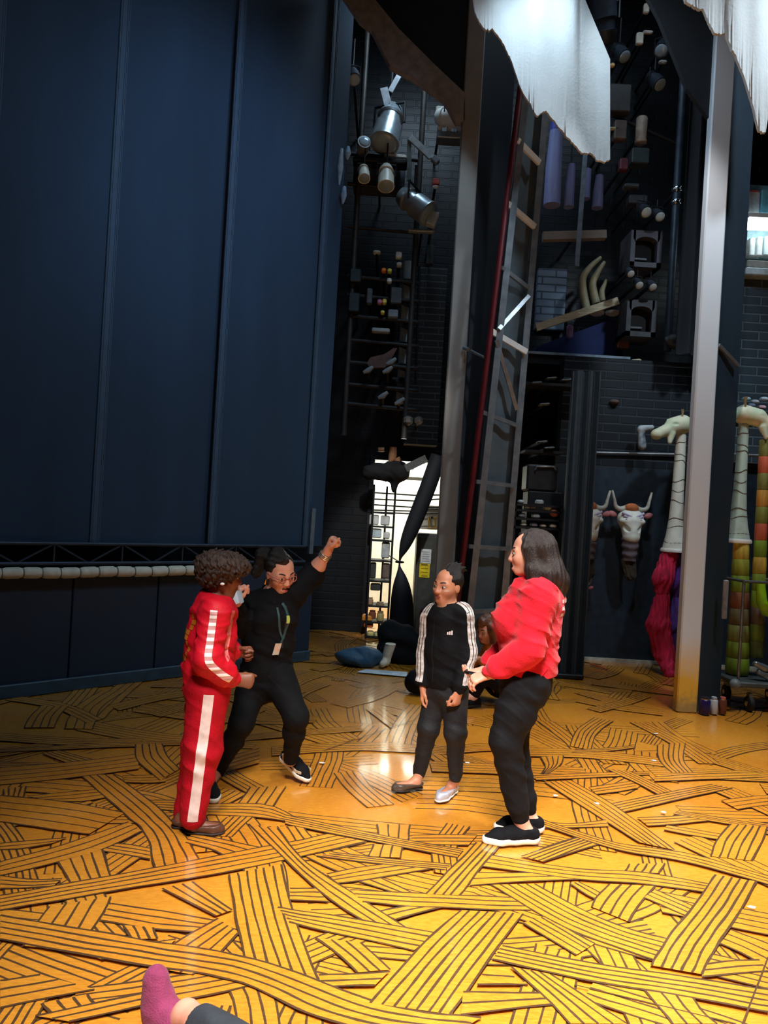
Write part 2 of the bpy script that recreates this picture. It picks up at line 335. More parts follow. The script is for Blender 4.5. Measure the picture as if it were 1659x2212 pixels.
TR = [
 # far left / middle
 (L5((0, 325), (500, 335), (900, 330)), L5((0, 360), (500, 365), (880, 345)), 4), (L5((0, 245), (600, 205), (1160, 190)), L5((0, 262), (600, 235), (1150, 215)), 4),
 (L5((380, 250), (560, 300), (700, 330)), L5((270, 270), (430, 330), (560, 345)), 5),
 (L5((20, 500), (20, 540)), L5((170, 480), (150, 550)), 5),
 (L5((170, 545), (400, 520), (640, 500)), L5((330, 575), (520, 580), (700, 550)), 4),
 (L5((0, 850), (200, 830), (420, 815)), L5((0, 890), (150, 880), (330, 850)), 3),
 (L5((400, 660), (350, 720)), L5((650, 680), (600, 740)), 5),
 (L5((760, 850), (860, 860), (960, 880)), L5((610, 890), (780, 920), (960, 950)), 4),
 (L5((780, 415), (950, 410), (1060, 400)), L5((800, 455), (950, 460), (1060, 450)), 4),
 (L5((980, 570), (1070, 570), (1160, 575)), L5((1000, 630), (1080, 635), (1160, 640)), 5),
 (L5((1440, 300), (1550, 265), (1659, 235)), L5((1380, 410), (1520, 370), (1659, 330)), 5),
 # far right
 (L6((200, 560), (230, 620), (200, 670)), L6((350, 550), (330, 610), (240, 672)), 5),
 (L6((420, 515), (700, 495), (800, 480)), L6((400, 530), (650, 520), (800, 500)), 3),


 (L6((950, 480), (960, 580), (1040, 660)), L6((1130, 470), (1120, 580), (1180, 660)), 6),
 (L6((170, 680), (600, 660), (900, 655)), L6((170, 708), (600, 690), (900, 675)), 3),
 (L6((930, 690), (1200, 670), (1600, 660)), L6((930, 715), (1250, 705), (1600, 690)), 3),
 (L6((620, 635), (800, 720), (950, 800)), L6((770, 650), (900, 710), (1040, 780)), 5),
 (L6((510, 755), (650, 735), (780, 715)), L6((560, 800), (720, 780), (830, 760)), 4),
 (L6((820, 950), (1000, 945), (1150, 930)), L6((890, 1005), (1100, 990), (1300, 970)), 4),
 (L6((660, 860), (1000, 790), (1300, 735)), L6((740, 915), (1100, 830), (1430, 760)), 5),
 (L6((1080, 905), (1350, 950), (1659, 1000)), L6((1050, 925), (1300, 975), (1659, 1030)), 4),
 (L6((1010, 1000), (1200, 1030), (1380, 1060)), L6((990, 1030), (1150, 1060), (1330, 1090)), 3),
 (L6((1420, 990), (1330, 1090), (1290, 1200)), L6((1659, 1010), (1620, 1110), (1560, 1230)), 6),
 (L6((220, 720), (500, 900), (830, 1110)), L6((400, 710), (700, 890), (1060, 1160)), 6),
 (L6((200, 975), (400, 990), (620, 965)), L6((230, 1020), (420, 1015), (640, 1010)), 3),
 (L6((90, 1205), (290, 1120), (440, 1075)), L6((240, 1230), (430, 1170), (600, 1115)), 5),
 (L6((770, 1250), (740, 1300)), L6((1000, 1245), (960, 1310)), 5),
 # left foreground
 (L3((0, 485), (300, 515), (540, 560)), L3((0, 600), (200, 630), (380, 655)), 5),

 (L3((0, 775), (300, 690), (555, 600)), L3((0, 835), (400, 735), (615, 640)), 4),
 (L3((345, 395), (530, 560), (625, 650), (665, 800)), L3((490, 395), (650, 510), (790, 650), (860, 765)), 5),
 (L3((0, 365), (300, 340), (590, 305)), L3((0, 440), (300, 410), (600, 370)), 5),
 (L3((585, 262), (590, 330), (690, 420)), L3((700, 260), (725, 315), (775, 370)), 5),
 (L3((250, 775), (300, 862)), L3((440, 720), (480, 840)), 5), (L3((0, 835), (150, 850), (270, 845)), L3((0, 890), (100, 890), (230, 880)), 4),
 (L3((830, 650), (980, 680), (1130, 712)), L3((800, 690), (900, 715), (960, 742)), 4),
 (L3((1080, 450), (1020, 530)), L3((1235, 445), (1180, 530)), 5), (L3((980, 580), (900, 660)), L3((1100, 570), (1000, 665)), 5),
 (L3((1125, 620), (1180, 712)), L3((1310, 620), (1350, 670)), 6),
 (L3((210, 970), (150, 1050), (100, 1140)), L3((480, 925), (430, 1020), (330, 1165)), 5),
 (L3((480, 955), (700, 990), (940, 1030)), L3((430, 1030), (640, 1065), (840, 1080)), 4),
 (L3((700, 890), (930, 1010)), L3((830, 860), (1000, 985)), 4),
 (L3((530, 1050), (570, 1110)), L3((660, 1060), (680, 1110)), 4),
 (L3((350, 1170), (560, 1140), (760, 1110)), L3((440, 1200), (600, 1170), (720, 1150)), 3),
 (L3((940, 1020), (780, 1110), (620, 1228)), L3((1030, 1085), (950, 1170), (830, 1265)), 5),




 (L3((985, 830), (1020, 1030), (1080, 1310)), L3((1215, 785), (1280, 1040), (1400, 1345)), 7),

 (L3((0, 920), (560, 820), (1100, 715), (1430, 655)), L3((0, 985), (500, 900), (1000, 815), (1580, 690)), 5),
 (L3((0, 1290), (80, 1280), (170, 1265)), L3((0, 1410), (200, 1370), (410, 1330)), 4), (L3((180, 1390), (240, 1463)), L3((380, 1350), (430, 1420)), 4),
 (L3((150, 1445), (400, 1390), (620, 1345)), L3((300, 1470), (480, 1430), (650, 1390)), 3),

 (L3((880, 1400), (850, 1470)), L3((1000, 1400), (960, 1470)), 4),

 # centre
 (L3((890, 522), (1150, 525), (1290, 590), (1300, 592)), L3((900, 570), (1100, 580), (1250, 600), (1280, 612)), 5),
 (L7((720, 20), (740, 140)), L7((1020, 25), (1000, 165)), 4), (L7((690, 200), (640, 310)), L7((950, 220), (940, 325)), 4),
 (L7((1040, 120), (1300, 118), (1620, 118)), L7((1010, 205), (1300, 205), (1540, 212)), 4),
 (L7((0, 175), (140, 140), (275, 110)), L7((-40, 335), (300, 255), (630, 178)), 5),
 (L7((560, 540), (870, 640)), L7((760, 510), (1030, 637)), 3), (L7((270, 470), (500, 420), (760, 385)), L7((370, 555), (700, 510), (1200, 425)), 4),
 (L7((-60, 600), (170, 600)), L7((-60, 705), (290, 722)), 4), (L7((750, 810), (900, 775), (1050, 750)), L7((890, 880), (1100, 820), (1320, 765)), 3),
 (L7((170, 1050), (350, 1180), (550, 1360)), L7((580, 1090), (700, 1200), (845, 1335)), 4), (L7((200, 1385), (500, 1370), (830, 1350)), L7((220, 1492), (450, 1485), (700, 1480)), 3),
 (L7((-430, 20), (0, 440), (300, 700), (610, 900)), L7((-170, 60), (60, 340), (500, 640), (990, 960)), 4),
 (L7((480, 615), (1000, 640), (1659, 670), (2100, 690)), L7((590, 722), (1000, 760), (1659, 790), (2100, 800)), 4),
 (L7((-170, 770), (0, 800), (500, 870), (1240, 1000)), L7((-60, 900), (0, 925), (500, 1040), (1050, 1165)), 5),
 (L7((350, 280), (900, 340), (1395, 382)), L7((180, 310), (700, 375), (1330, 432)), 4),
 (L7((-100, -60), (200, 0), (800, 130), (1500, 250)), L7((-100, 20), (0, 42), (600, 162), (1440, 322)), 5),
 (L7((-2654, 845), (-1410, 1060), (-373, 1240), (800, 1650), (1659, 1765)), L7((-2654, 1065), (-1534, 1270), (-580, 1430), (300, 1800), (1300, 1990)), 5),
 # right foreground

 (L4((390, 820), (600, 822), (760, 820)), L4((370, 878), (600, 860), (880, 850)), 3),
 (L4((430, 740), (800, 800), (1110, 820), (1400, 868)), L4((400, 790), (800, 845), (1100, 870), (1380, 905)), 4),
 (L4((590, 750), (720, 705), (840, 665)), L4((690, 775), (800, 730), (930, 680)), 5),
 (L4((680, 590), (1000, 690), (1300, 735), (1659, 835)), L4((690, 620), (1000, 720), (1300, 775), (1659, 872)), 4),
 (L4((800, 870), (860, 910), (940, 950)), L4((840, 860), (900, 890), (950, 920)), 3),
 (L4((970, 870), (920, 920), (895, 970)), L4((1170, 880), (1110, 950), (1055, 1035)), 5),
 (L4((1170, 895), (1330, 965)), L4((1120, 930), (1300, 1008)), 4),
 (L4((600, 1040), (830, 1180)), L4((700, 1010), (910, 1130)), 5),
 (L4((400, 690), (300, 790), (175, 915)), L4((500, 700), (420, 800), (325, 920)), 5),


 (L4((460, 875), (700, 1020), (900, 1110), (1160, 1200)), L4((650, 870), (850, 980), (1040, 1060), (1225, 1110)), 6),
 (L4((1500, 1070), (1580, 1100), (1659, 1130)), L4((1450, 1130), (1560, 1180), (1659, 1240)), 4),
 (L4((1390, 1220), (1500, 1205), (1620, 1200)), L4((1370, 1275), (1500, 1262), (1659, 1250)), 3),
 (L4((1430, 830), (1330, 970), (1220, 1110), (1150, 1225)), L4((1610, 860), (1530, 1000), (1440, 1130), (1375, 1265)), 6),
 (L4((330, 985), (150, 1150), (-60, 1390)), L4((600, 1000), (470, 1180), (290, 1440)), 8),
 (L4((340, 1340), (520, 1345), (700, 1345)), L4((330, 1440), (560, 1415), (800, 1390)), 3), (L4((420, 1265), (560, 1275)), L4((400, 1310), (620, 1310)), 2),
 (L4((545, 1230), (700, 1370), (800, 1480)), L4((720, 1265), (880, 1370), (1050, 1480)), 5),
 (L4((1120, 1330), (1180, 1400), (1240, 1480)), L4((1330, 1360), (1380, 1430), (1440, 1480)), 4),
 (L4((510, 1140), (900, 1215), (1300, 1275), (1659, 1330)), L4((465, 1200), (900, 1295), (1300, 1360), (1659, 1430)), 5),
]
for a, b, n in TR: bundle(a, b, n)
# seams between the deck panels
LEV[0] += 0.00003
for p, q in ((F(830+820/2, 1480+1310/2), F(830+1520/2, 1480+1480/2)), (F(1659, 2075), F(1600, 2230)), (F(700, 1625), F(990, 1525)), (F(650, 1560), F(960, 1570))):
    d = (q-p).normalized(); nn = V((-d.y, d.x, 0))*0.003; z = V((0, 0, LEV[0]))
    fm.add([p-nn+z, p+nn+z, q+nn+z, q-nn+z], [(0, 1, 2, 3)], 1)
flo = fm.build('floor', [M_floor, M_line], org=V((0, 0, 0))); flo['kind'] = 'structure'; flo['label'] = 'glossy amber stage floor painted with bundles of dark woven lines'
FZ = LEV[0]+0.0005
# a few paper scraps lying on the floor
for i, (px, py) in enumerate(((1200, 1719), (1290, 1736), (1434, 1755), (1412, 1643), (1417, 1585), (1623, 1960), (1010, 1648), (695, 1648))):
    p = F(px, py, FZ); b = MB(); a = R.uniform(0, 3)
    b.prism([p+V((math.cos(a+t)*s, math.sin(a+t)*s*.7, .0005)) for t, s in ((0, .022), (1.2, .016), (2.5, .02), (3.6, .014), (5.0, .019))], (0, 0, .002))
    tag(b.build('paper_scrap', M_white), ['white paper scrap on the floor right of the black sneakers', 'largest white paper scrap on the floor beyond the black sneakers', 'white paper scrap on the open floor below the grey post',
        'paper scrap near the reflection of the grey post', 'paper scrap closest to the foot of the yellowed post', 'paper scrap near the right edge in the foreground', 'paper scrap between the girl and the woman in red', 'paper scrap beyond the lifted black sneaker'][i], 'scrap', 'paper scraps on the stage floor')

# walls round the back of the stage
M_wall = brick_mat('black_painted_brick', (18, 23, 28), (24, 30, 36), 1.0, .36, .105, .42)
b = MB(); YB = 9.6
DX0, DX1, DZ1 = W(792, 1300, YB).x, W(1000, 1300, YB).x, 2.35
b.box(((-7+DX0)/2, YB+.15, 4.75), (DX0+7, .3, 9.5)); b.box(((8+DX1)/2, YB+.15, 4.75), (8-DX1, .3, 9.5)); b.box(((DX0+DX1)/2, YB+.15, (9.5+DZ1)/2), (DX1-DX0, .3, 9.5-DZ1))
struct(b, 'wall_back', M_wall)
b = MB(); b.box((8.2, 4.5, 4.75), (.3, 14, 9.5)); struct(b, 'wall_right', mat('black_plaster', (18, 22, 26), .7))
b = MB(); b.box((0, 4.5, 9.6), (18, 14, .2)); struct(b, 'ceiling', MATS['black_plaster'])
# lit room beyond the doorway
M_cream = mat('cream_plaster', (226, 228, 214), 0.7, var=.06)
b = MB(); b.box((DX0+.6, YB+2.6, 1.6), (3.2, .1, 3.2)); struct(b, 'wall_scene_dock', M_cream)
b = MB(); b.box((DX0-1.0, YB+1.4, 1.6), (.1, 2.3, 3.2)); struct(b, 'wall_dock_left', M_cream)
b = MB(); b.box((DX1+.75, YB+1.4, 1.6), (.1, 2.3, 3.2)); struct(b, 'wall_dock_right', M_cream)
b = MB(); b.box((DX0+.6, YB+1.45, 3.2), (3.3, 2.3, .1)); struct(b, 'ceiling_dock', M_cream)
light('dock_light', 'AREA', ((DX0+DX1)/2, YB+1.5, 3.05), ((DX0+DX1)/2, YB+1.7, 0), 100, (1, 1, .92), 1.2, .5)
# trim round the opening
b = MB(); b.box((DX0-.03, YB-.02, DZ1/2), (.06, .06, DZ1)); b.box((DX1+.03, YB-.02, DZ1/2), (.06, .06, DZ1)); b.box(((DX0+DX1)/2, YB-.02, DZ1+.03), (DX1-DX0+.12, .06, .06))
struct(b, 'trim_1', M_black)
# low dark blue wall of the right bay, with a ribbed upper part and pale kick line
YR = 8.6
x0, x1 = W(1195, 1200, YR).x, 6.5
zt = W(1350, 1010, YR).z; z2 = W(1330, 775, YR).z
b = MB(); b.box(((x0+x1)/2, YR+.1, zt/2), (x1-x0, .2, zt)); struct(b, 'wall_right_bay', mat('midnight_blue_wall', (30, 46, 60), .5, bump=.1))
b = MB(); b.box(((x0+x1)/2, YR+.1, (zt+z2)/2), (x1-x0, .2, z2-zt)); struct(b, 'wall_right_bay_brick', brick_mat('dark_gloss_brick', (24, 32, 40), (46, 56, 64), 1.0, .40, .105, .38, .7))
pA, pB = F(1232, 1421), F(1465, 1441)
b = MB(); b.box(((x0+x1)/2, YR-.012, .022), (x1-x0, .024, .044)); struct(b, 'baseboard_right_bay', mat('pale_trim', (196, 198, 186), .5))
# ================================================================== SDF MODELLING (bodies, clothes, masks)
def n3(v): v = np.asarray(v, float); return v/np.linalg.norm(v)
class Sdf:
    def __init__(s): s.p = []; s.disp = None
    def cone(s, a, b, ra, rb, k=.02, flat=None, sub=False):
        a = np.asarray(a, float); b = np.asarray(b, float)
        if flat is not None: ax = n3(flat[0]); sc = flat[1]
        ba = b-a; L2 = max(float(ba@ba), 1e-9)
        def fn(X, Y, Z):
            x, y, z = X-a[0], Y-a[1], Z-a[2]
            t = np.clip((x*ba[0]+y*ba[1]+z*ba[2])/L2, 0, 1)
            x = x-t*ba[0]; y = y-t*ba[1]; z = z-t*ba[2]
            if flat is not None:
                q = (x*ax[0]+y*ax[1]+z*ax[2])*(1/sc-1); x = x+q*ax[0]; y = y+q*ax[1]; z = z+q*ax[2]
                return (np.sqrt(x*x+y*y+z*z)-(ra+(rb-ra)*t))*min(1, sc**.5)
            return np.sqrt(x*x+y*y+z*z)-(ra+(rb-ra)*t)
        r = max(ra, rb)*(max(1, flat[1]) if flat is not None else 1)
        s.p.append((fn, np.minimum(a, b)-r, np.maximum(a, b)+r, k, sub)); return s
    def chain(s, pts, rs, k=.02, flat=None):
        for i in range(len(pts)-1): s.cone(pts[i], pts[i+1], rs[i], rs[i+1], k, flat)
        return s
    def ell(s, c, r, ax=None, k=.02, sub=False):
        c = np.asarray(c, float); r = np.asarray(r, float)
        A = np.eye(3) if ax is None else np.array([n3(q) for q in ax])
        def fn(X, Y, Z):
            x, y, z = X-c[0], Y-c[1], Z-c[2]
            u = [(x*A[i,0]+y*A[i,1]+z*A[i,2])/r[i] for i in range(3)]
            k0 = np.sqrt(u[0]**2+u[1]**2+u[2]**2)+1e-9
            k1 = np.sqrt((u[0]/r[0])**2+(u[1]/r[1])**2+(u[2]/r[2])**2)+1e-9
            return k0*(k0-1)/k1
        R_ = float(r.max())
        e = np.sqrt(sum((A[i]*r[i])**2 for i in range(3)))
        s.p.append((fn, c-e, c+e, k, sub)); return s
    def plane(s, o, n, k=.004, rad=None):
        """cut away the side the normal points to (within rad of o)"""
        o = np.asarray(o, float); n = n3(n)
        def fn(X, Y, Z):
            d = -((X-o[0])*n[0]+(Y-o[1])*n[1]+(Z-o[2])*n[2])
            if rad: d = np.maximum(d, np.sqrt((X-o[0])**2+(Y-o[1])**2+(Z-o[2])**2)-rad)
            return d
        s.p.append((fn, None, None, k, True)); return s
    def bounds(s, pad):
        lo = np.min([p[1] for p in s.p if p[1] is not None and not p[4]], 0); hi = np.max([p[2] for p in s.p if p[1] is not None and not p[4]], 0)
        return lo-pad, hi+pad
    def at(s, P):
        X, Y, Z = P[:,0], P[:,1], P[:,2]; d = np.full(len(P), 1.0)
        for fn, lo, hi, k, sub in s.p: d = smin(d, fn(X, Y, Z), k, sub)
        if s.disp: d = d+s.disp(X, Y, Z)
        return d
    def volume(s, vox):
        lo, hi = s.bounds(.03); n = np.ceil((hi-lo)/vox).astype(int)+1
        ax = [(lo[i]+vox*np.arange(n[i])).astype(np.float32) for i in range(3)]
        D = np.full(n, .2, np.float32)
        for fn, l, h, k, sub in s.p:
            if l is None: sl = [slice(0, n[i]) for i in range(3)]
            else:
                pad = k+3*vox
                a = np.clip(np.floor((l-pad-lo)/vox).astype(int), 0, n-1); b = np.clip(np.ceil((h+pad-lo)/vox).astype(int)+1, 1, n)
                if (b <= a).any(): continue
                sl = [slice(a[i], b[i]) for i in range(3)]
            X = ax[0][sl[0]][:,None,None]; Y = ax[1][sl[1]][None,:,None]; Z = ax[2][sl[2]][None,None,:]
            sl = tuple(sl); D[sl] = smin(D[sl], fn(X, Y, Z).astype(np.float32), k, sub)
        if s.disp: D = D+s.disp(ax[0][:,None,None], ax[1][None,:,None], ax[2][None,None,:]).astype(np.float32)
        return lo, D
    def mesh(s, vox):
        lo, D = s.volume(vox)
        return surface_nets(lo, D, vox)
def smin(a, b, k, sub):
    if sub:
        b = -b; h = np.clip(.5-.5*(b-a)/k, 0, 1); return a*h+b*(1-h)+k*h*(1-h)
    h = np.clip(.5+.5*(b-a)/k, 0, 1); return b*(1-h)+a*h-k*h*(1-h)
def surface_nets(lo, D, vox):
    n = D.shape; neg = D < 0
    cnt = np.zeros([q-1 for q in n], np.int8)
    for dx in (0, 1):
        for dy in (0, 1):
            for dz in (0, 1): cnt += neg[dx:n[0]-1+dx, dy:n[1]-1+dy, dz:n[2]-1+dz]
    I, J, K = np.nonzero((cnt > 0) & (cnt < 8))
    idx = np.full(cnt.shape, -1, np.int32); idx[I, J, K] = np.arange(len(I))
    c = {(a, b, g): D[I+a, J+b, K+g] for a in (0,1) for b in (0,1) for g in (0,1)}
    S = np.zeros((len(I), 3)); N = np.zeros(len(I))
    ks = list(c)
    for p in ks:
        for ax in range(3):
            if p[ax]: continue
            q = list(p); q[ax] = 1; q = tuple(q); va, vb = c[p], c[q]
            m = (va < 0) != (vb < 0)
            t = np.where(m, va/np.where(m, va-vb, 1), 0)
            for x in range(3): S[:, x] += np.where(m, p[x]+(t if x == ax else 0), 0)
            N += m
    v = lo + (np.stack([I, J, K], 1)+S/N[:,None])*vox
    Q = []
    for ax in range(3):
        o = [0, 0, 0]; o[ax] = 1; u, w_ = [(1, 2), (2, 0), (0, 1)][ax]
        A = neg[:n[0]-o[0], :n[1]-o[1], :n[2]-o[2]]; B = neg[o[0]:, o[1]:, o[2]:]
        i = np.stack(np.nonzero(A != B), 1); i = i[(i[:, u] > 0) & (i[:, w_] > 0)]
        ok = np.ones(len(i), bool)
        for x in (u, w_): ok &= i[:, x] < n[x]-1
        i = i[ok]
        fl = A[i[:,0], i[:,1], i[:,2]]
        def at(du, dw):
            j = i.copy(); j[:, u] += du; j[:, w_] += dw; return idx[j[:,0], j[:,1], j[:,2]]
        q = np.stack([at(-1,-1), at(0,-1), at(0,0), at(-1,0)], 1)
        q[~fl] = q[~fl][:, ::-1]; Q.append(q)
    return v, np.concatenate(Q)
def sdf_obj(name, s, vox, mats, parent, matfn=None):
    v, q = s.mesh(vox)
    org = np.array(parent['_org']) if parent is not None else np.array([(v[:,0].min()+v[:,0].max())/2, (v[:,1].min()+v[:,1].max())/2, v[:,2].min()])
    me = bpy.data.meshes.new(name)
    me.vertices.add(len(v)); me.vertices.foreach_set('co', (v-org).astype(np.float32).ravel())
    me.loops.add(4*len(q)); me.loops.foreach_set('vertex_index', q.ravel().astype(np.int32))
    me.polygons.add(len(q)); me.polygons.foreach_set('loop_start', np.arange(0, 4*len(q), 4, dtype=np.int32))
    for m in (mats if isinstance(mats, (list, tuple)) else [mats]): me.materials.append(m)
    if matfn is not None: me.polygons.foreach_set('material_index', matfn(v[q].mean(1)).astype(np.int32))
    me.polygons.foreach_set('use_smooth', np.ones(len(q), bool))
    me.update(calc_edges=True); me.validate()
    o = bpy.data.objects.new(name, me); COL.objects.link(o); o['_org'] = tuple(float(x) for x in org)
    if parent is not None: o.parent = parent
    else: o.location = org
    return o
def wrinkle(amp, f=26.0, seed=0.0, vert=.45, sharp=1.0):
    """cloth folds: soft swells plus sharper drag folds in patches"""
    def d(X, Y, Z):
        a = np.sin(X*f*.7+Z*f*1.3+seed+1.7*np.sin(Z*f*.6+Y*f*.5)); b = np.sin(Y*f*.9-Z*f*.8+2*seed+1.3*np.sin(X*f*.8-Z*f*.4))
        m = np.clip(.5+.8*np.sin(X*9+seed*3+2*np.sin(Z*7))*np.sin(Z*8.5+seed+Y*6), 0, 1)
        r = 1-np.abs(np.sin(Z*f*1.15+X*f*.55+seed*2+1.4*np.sin(X*13+Y*11+seed)))
        return amp*(.5*a+.4*b*a) - amp*sharp*.9*m*r*r
    return d
def march(s, P, D, t0, t1):
    """outermost surface point along P + t*D, t from t1 down to t0"""
    P = np.asarray(P, float); D = np.asarray(D, float); n = 40; ts = np.linspace(t1, t0, n); hit = np.full(len(P), np.nan); prev = s.at(P+D*t1)
    for i in range(1, n):
        cur = s.at(P+D*ts[i]); m = np.isnan(hit) & (cur <= 0)
        tt = ts[i-1]+(ts[i]-ts[i-1])*(prev/np.where(np.abs(prev-cur) < 1e-9, 1, prev-cur)); hit[m] = tt[m]; prev = cur
    hit[np.isnan(hit)] = t0
    return P+D*hit[:, None]
def drape(mb, s, path, outs, wd, nw=3, lift=.002, t0=0.0, t1=.2, mi=0, side=None):
    """ribbon lying on the surface of s: path = inner axis points, outs = outward directions"""
    path = [V(p) for p in path]; rows = []
    for i, p in enumerate(path):
        o = V(outs[i] if isinstance(outs, list) else outs).normalized()
        t = (path[min(i+1, len(path)-1)]-path[max(i-1, 0)]); t.normalize(); sd = V(side) if side is not None else t.cross(o); sd.normalize()
        wi = wd[i] if isinstance(wd, (list, tuple)) else wd
        P = np.array([p+sd*(wi*(j/(nw-1)-.5)) for j in range(nw)])
        h = march(s, P, np.array([o]*nw), t0, t1)
        rows.append([V(q)+o*lift for q in h])
    o = V(outs[0] if isinstance(outs, list) else outs).normalized()
    mb.grid(rows, mi); return rows
def lerp_path(pts, n): return bez([V(p) for p in pts], n)

class Head:
    """c eye-level centre, f forward, u up, h chin-to-crown"""
    def __init__(s, c, f, u, h):
        s.c = V(c); s.f = V(f).normalized(); u = V(u); s.u = (u-s.f*u.dot(s.f)).normalized(); s.r = s.f.cross(s.u); s.h = h
    def p(s, f, r, u): return s.c + s.f*(f*s.h) + s.r*(r*s.h) + s.u*(u*s.h)
    def ax(s): return (s.f, s.r, s.u)
    def add(s, S, neck, nr=.055, laugh=False):
        h = s.h; e = lambda c, r, k=.03, sub=False: S.ell(c, [q*h for q in r], s.ax(), k*h*4.5 if k > .02 else k*h*4, sub)
        S.ell(s.p(-.06, 0, .15), (.41*h, .335*h, .35*h), s.ax(), .03)
        S.ell(s.p(.09, 0, -.20), (.275*h, .25*h, .29*h), s.ax(), .05)
        S.cone(s.p(.24, -.05, -.40), s.p(.24, .05, -.40), .085*h, .085*h, .03)
        for q in (-1, 1):
            S.ell(s.p(.21, .165*q, -.10), (.12*h, .10*h, .12*h), s.ax(), .03)
            S.ell(s.p(.375, .145*q, .005), (.05*h, .075*h, .045*h), s.ax(), .022, True)
            S.cone(s.p(.30, .07*q, .085), s.p(.26, .20*q, .075), .05*h, .045*h, .02)
            S.ell(s.p(-.05, .335*q, -.03), (.085*h, .028*h, .13*h), s.ax(), .010)
        S.cone(s.p(.345, 0, .05), s.p(.425, 0, -.135), .035*h, .052*h, .018)
        S.ell(s.p(.385, .05, -.15), (.05*h, .04*h, .035*h), s.ax(), .01); S.ell(s.p(.385, -.05, -.15), (.05*h, .04*h, .035*h), s.ax(), .01)
        S.cone(s.p(.345, -.07, -.255), s.p(.345, .07, -.255), .03*h, .03*h, .012); S.cone(s.p(.335, -.06, -.305), s.p(.335, .06, -.305), .034*h, .034*h, .012)
        if laugh:
            S.cone(s.p(.36, -.06, -.30), s.p(.36, .06, -.30), .030*h, .030*h, .012); S.cone(s.p(.345, -.05, -.345), s.p(.345, .05, -.345), .034*h, .034*h, .012)
            S.cone(s.p(.39, -.07, -.285), s.p(.39, .07, -.285), .036*h, .036*h, .008, sub=True); S.cone(s.p(.30, -.05, -.285), s.p(.40, -.05, -.285), .03*h, .03*h, .008, sub=True); S.cone(s.p(.30, .05, -.285), s.p(.40, .05, -.285), .03*h, .03*h, .008, sub=True)
        else: S.cone(s.p(.40, -.085, -.278), s.p(.40, .085, -.278), .012*h, .012*h, .006, sub=True)
        S.cone(s.p(-.10, 0, -.25), neck, nr*1.0, nr*1.12, .03)
    def features(s, S, root, skin_lip, iris=(60, 40, 28), brow=(40, 28, 22), smile=False, teeth=False):
        h = s.h
        for q in (-1, 1):
            b = MB(); c = s.p(.302, .145*q, .0); b.ball(c, (.060*h, .070*h, .046*h), 14, 0, s.ax())
            d = (s.f + s.r*(.05*q)).normalized(); b.ball(c+d*(.034*h), .034*h, 10, 1); b.ball(c+d*(.050*h), .022*h, 8, 2)
            b.build('eye', [mat('eye_white', (176, 166, 158), .35, var=.03), mat('iris_%d' % iris[0], iris, .2), mat('pupil', (8, 8, 8), .15)], root)
            b = MB(); pts = [s.p(0, (.065+.16*t)*q, .105+.03*math.sin(t*2.4)) for t in np.linspace(0, 1, 7)]
            drape(b, S, pts, s.f, [.02*h, .034*h, .036*h, .034*h, .03*h, .022*h, .010*h], 3, .0012, .1*h, .6*h)
            b.build('eyebrow', mat('brow_hair_%d' % brow[0], brow, .7), root)
        b = MB(); m = .03 if smile else 0.0
        if teeth:      # laughing: dark open mouth, upper teeth, two lips
            b.ball(s.p(.30, 0, -.285), (.055*h, .095*h, .045*h), 12, 0, s.ax()); b.build('mouth', mat('mouth_dark', (52, 18, 20), .5), root)
            b = MB(); b.tube([s.p(.335, -.075, -.25), s.p(.362, 0, -.258), s.p(.335, .075, -.25)], .014*h, 8); b.build('teeth', mat('teeth', (222, 214, 202), .3, var=.03), root)
            for uu, mm in ((-.238, .02), (-.335, .05)):
                b = MB(); pts = [s.p(0, t*.105, uu+mm*t*t) for t in np.linspace(-1, 1, 9)]
                drape(b, S, pts, s.f, [.010*h, .026*h, .034*h, .038*h, .038*h, .038*h, .034*h, .026*h, .010*h], 3, .0012, .1*h, .6*h); b.build('lips', skin_lip, root)
            return
        pts = [s.p(0, t*.105, -.28+m*(abs(t)**2)*1.4) for t in np.linspace(-1, 1, 9)]
        drape(b, S, pts, s.f, [.012*h, .045*h, .07*h, .08*h, .085*h, .08*h, .07*h, .045*h, .012*h], 5, .0012, .1*h, .6*h, 0)
        b.build('lips', skin_lip, root)

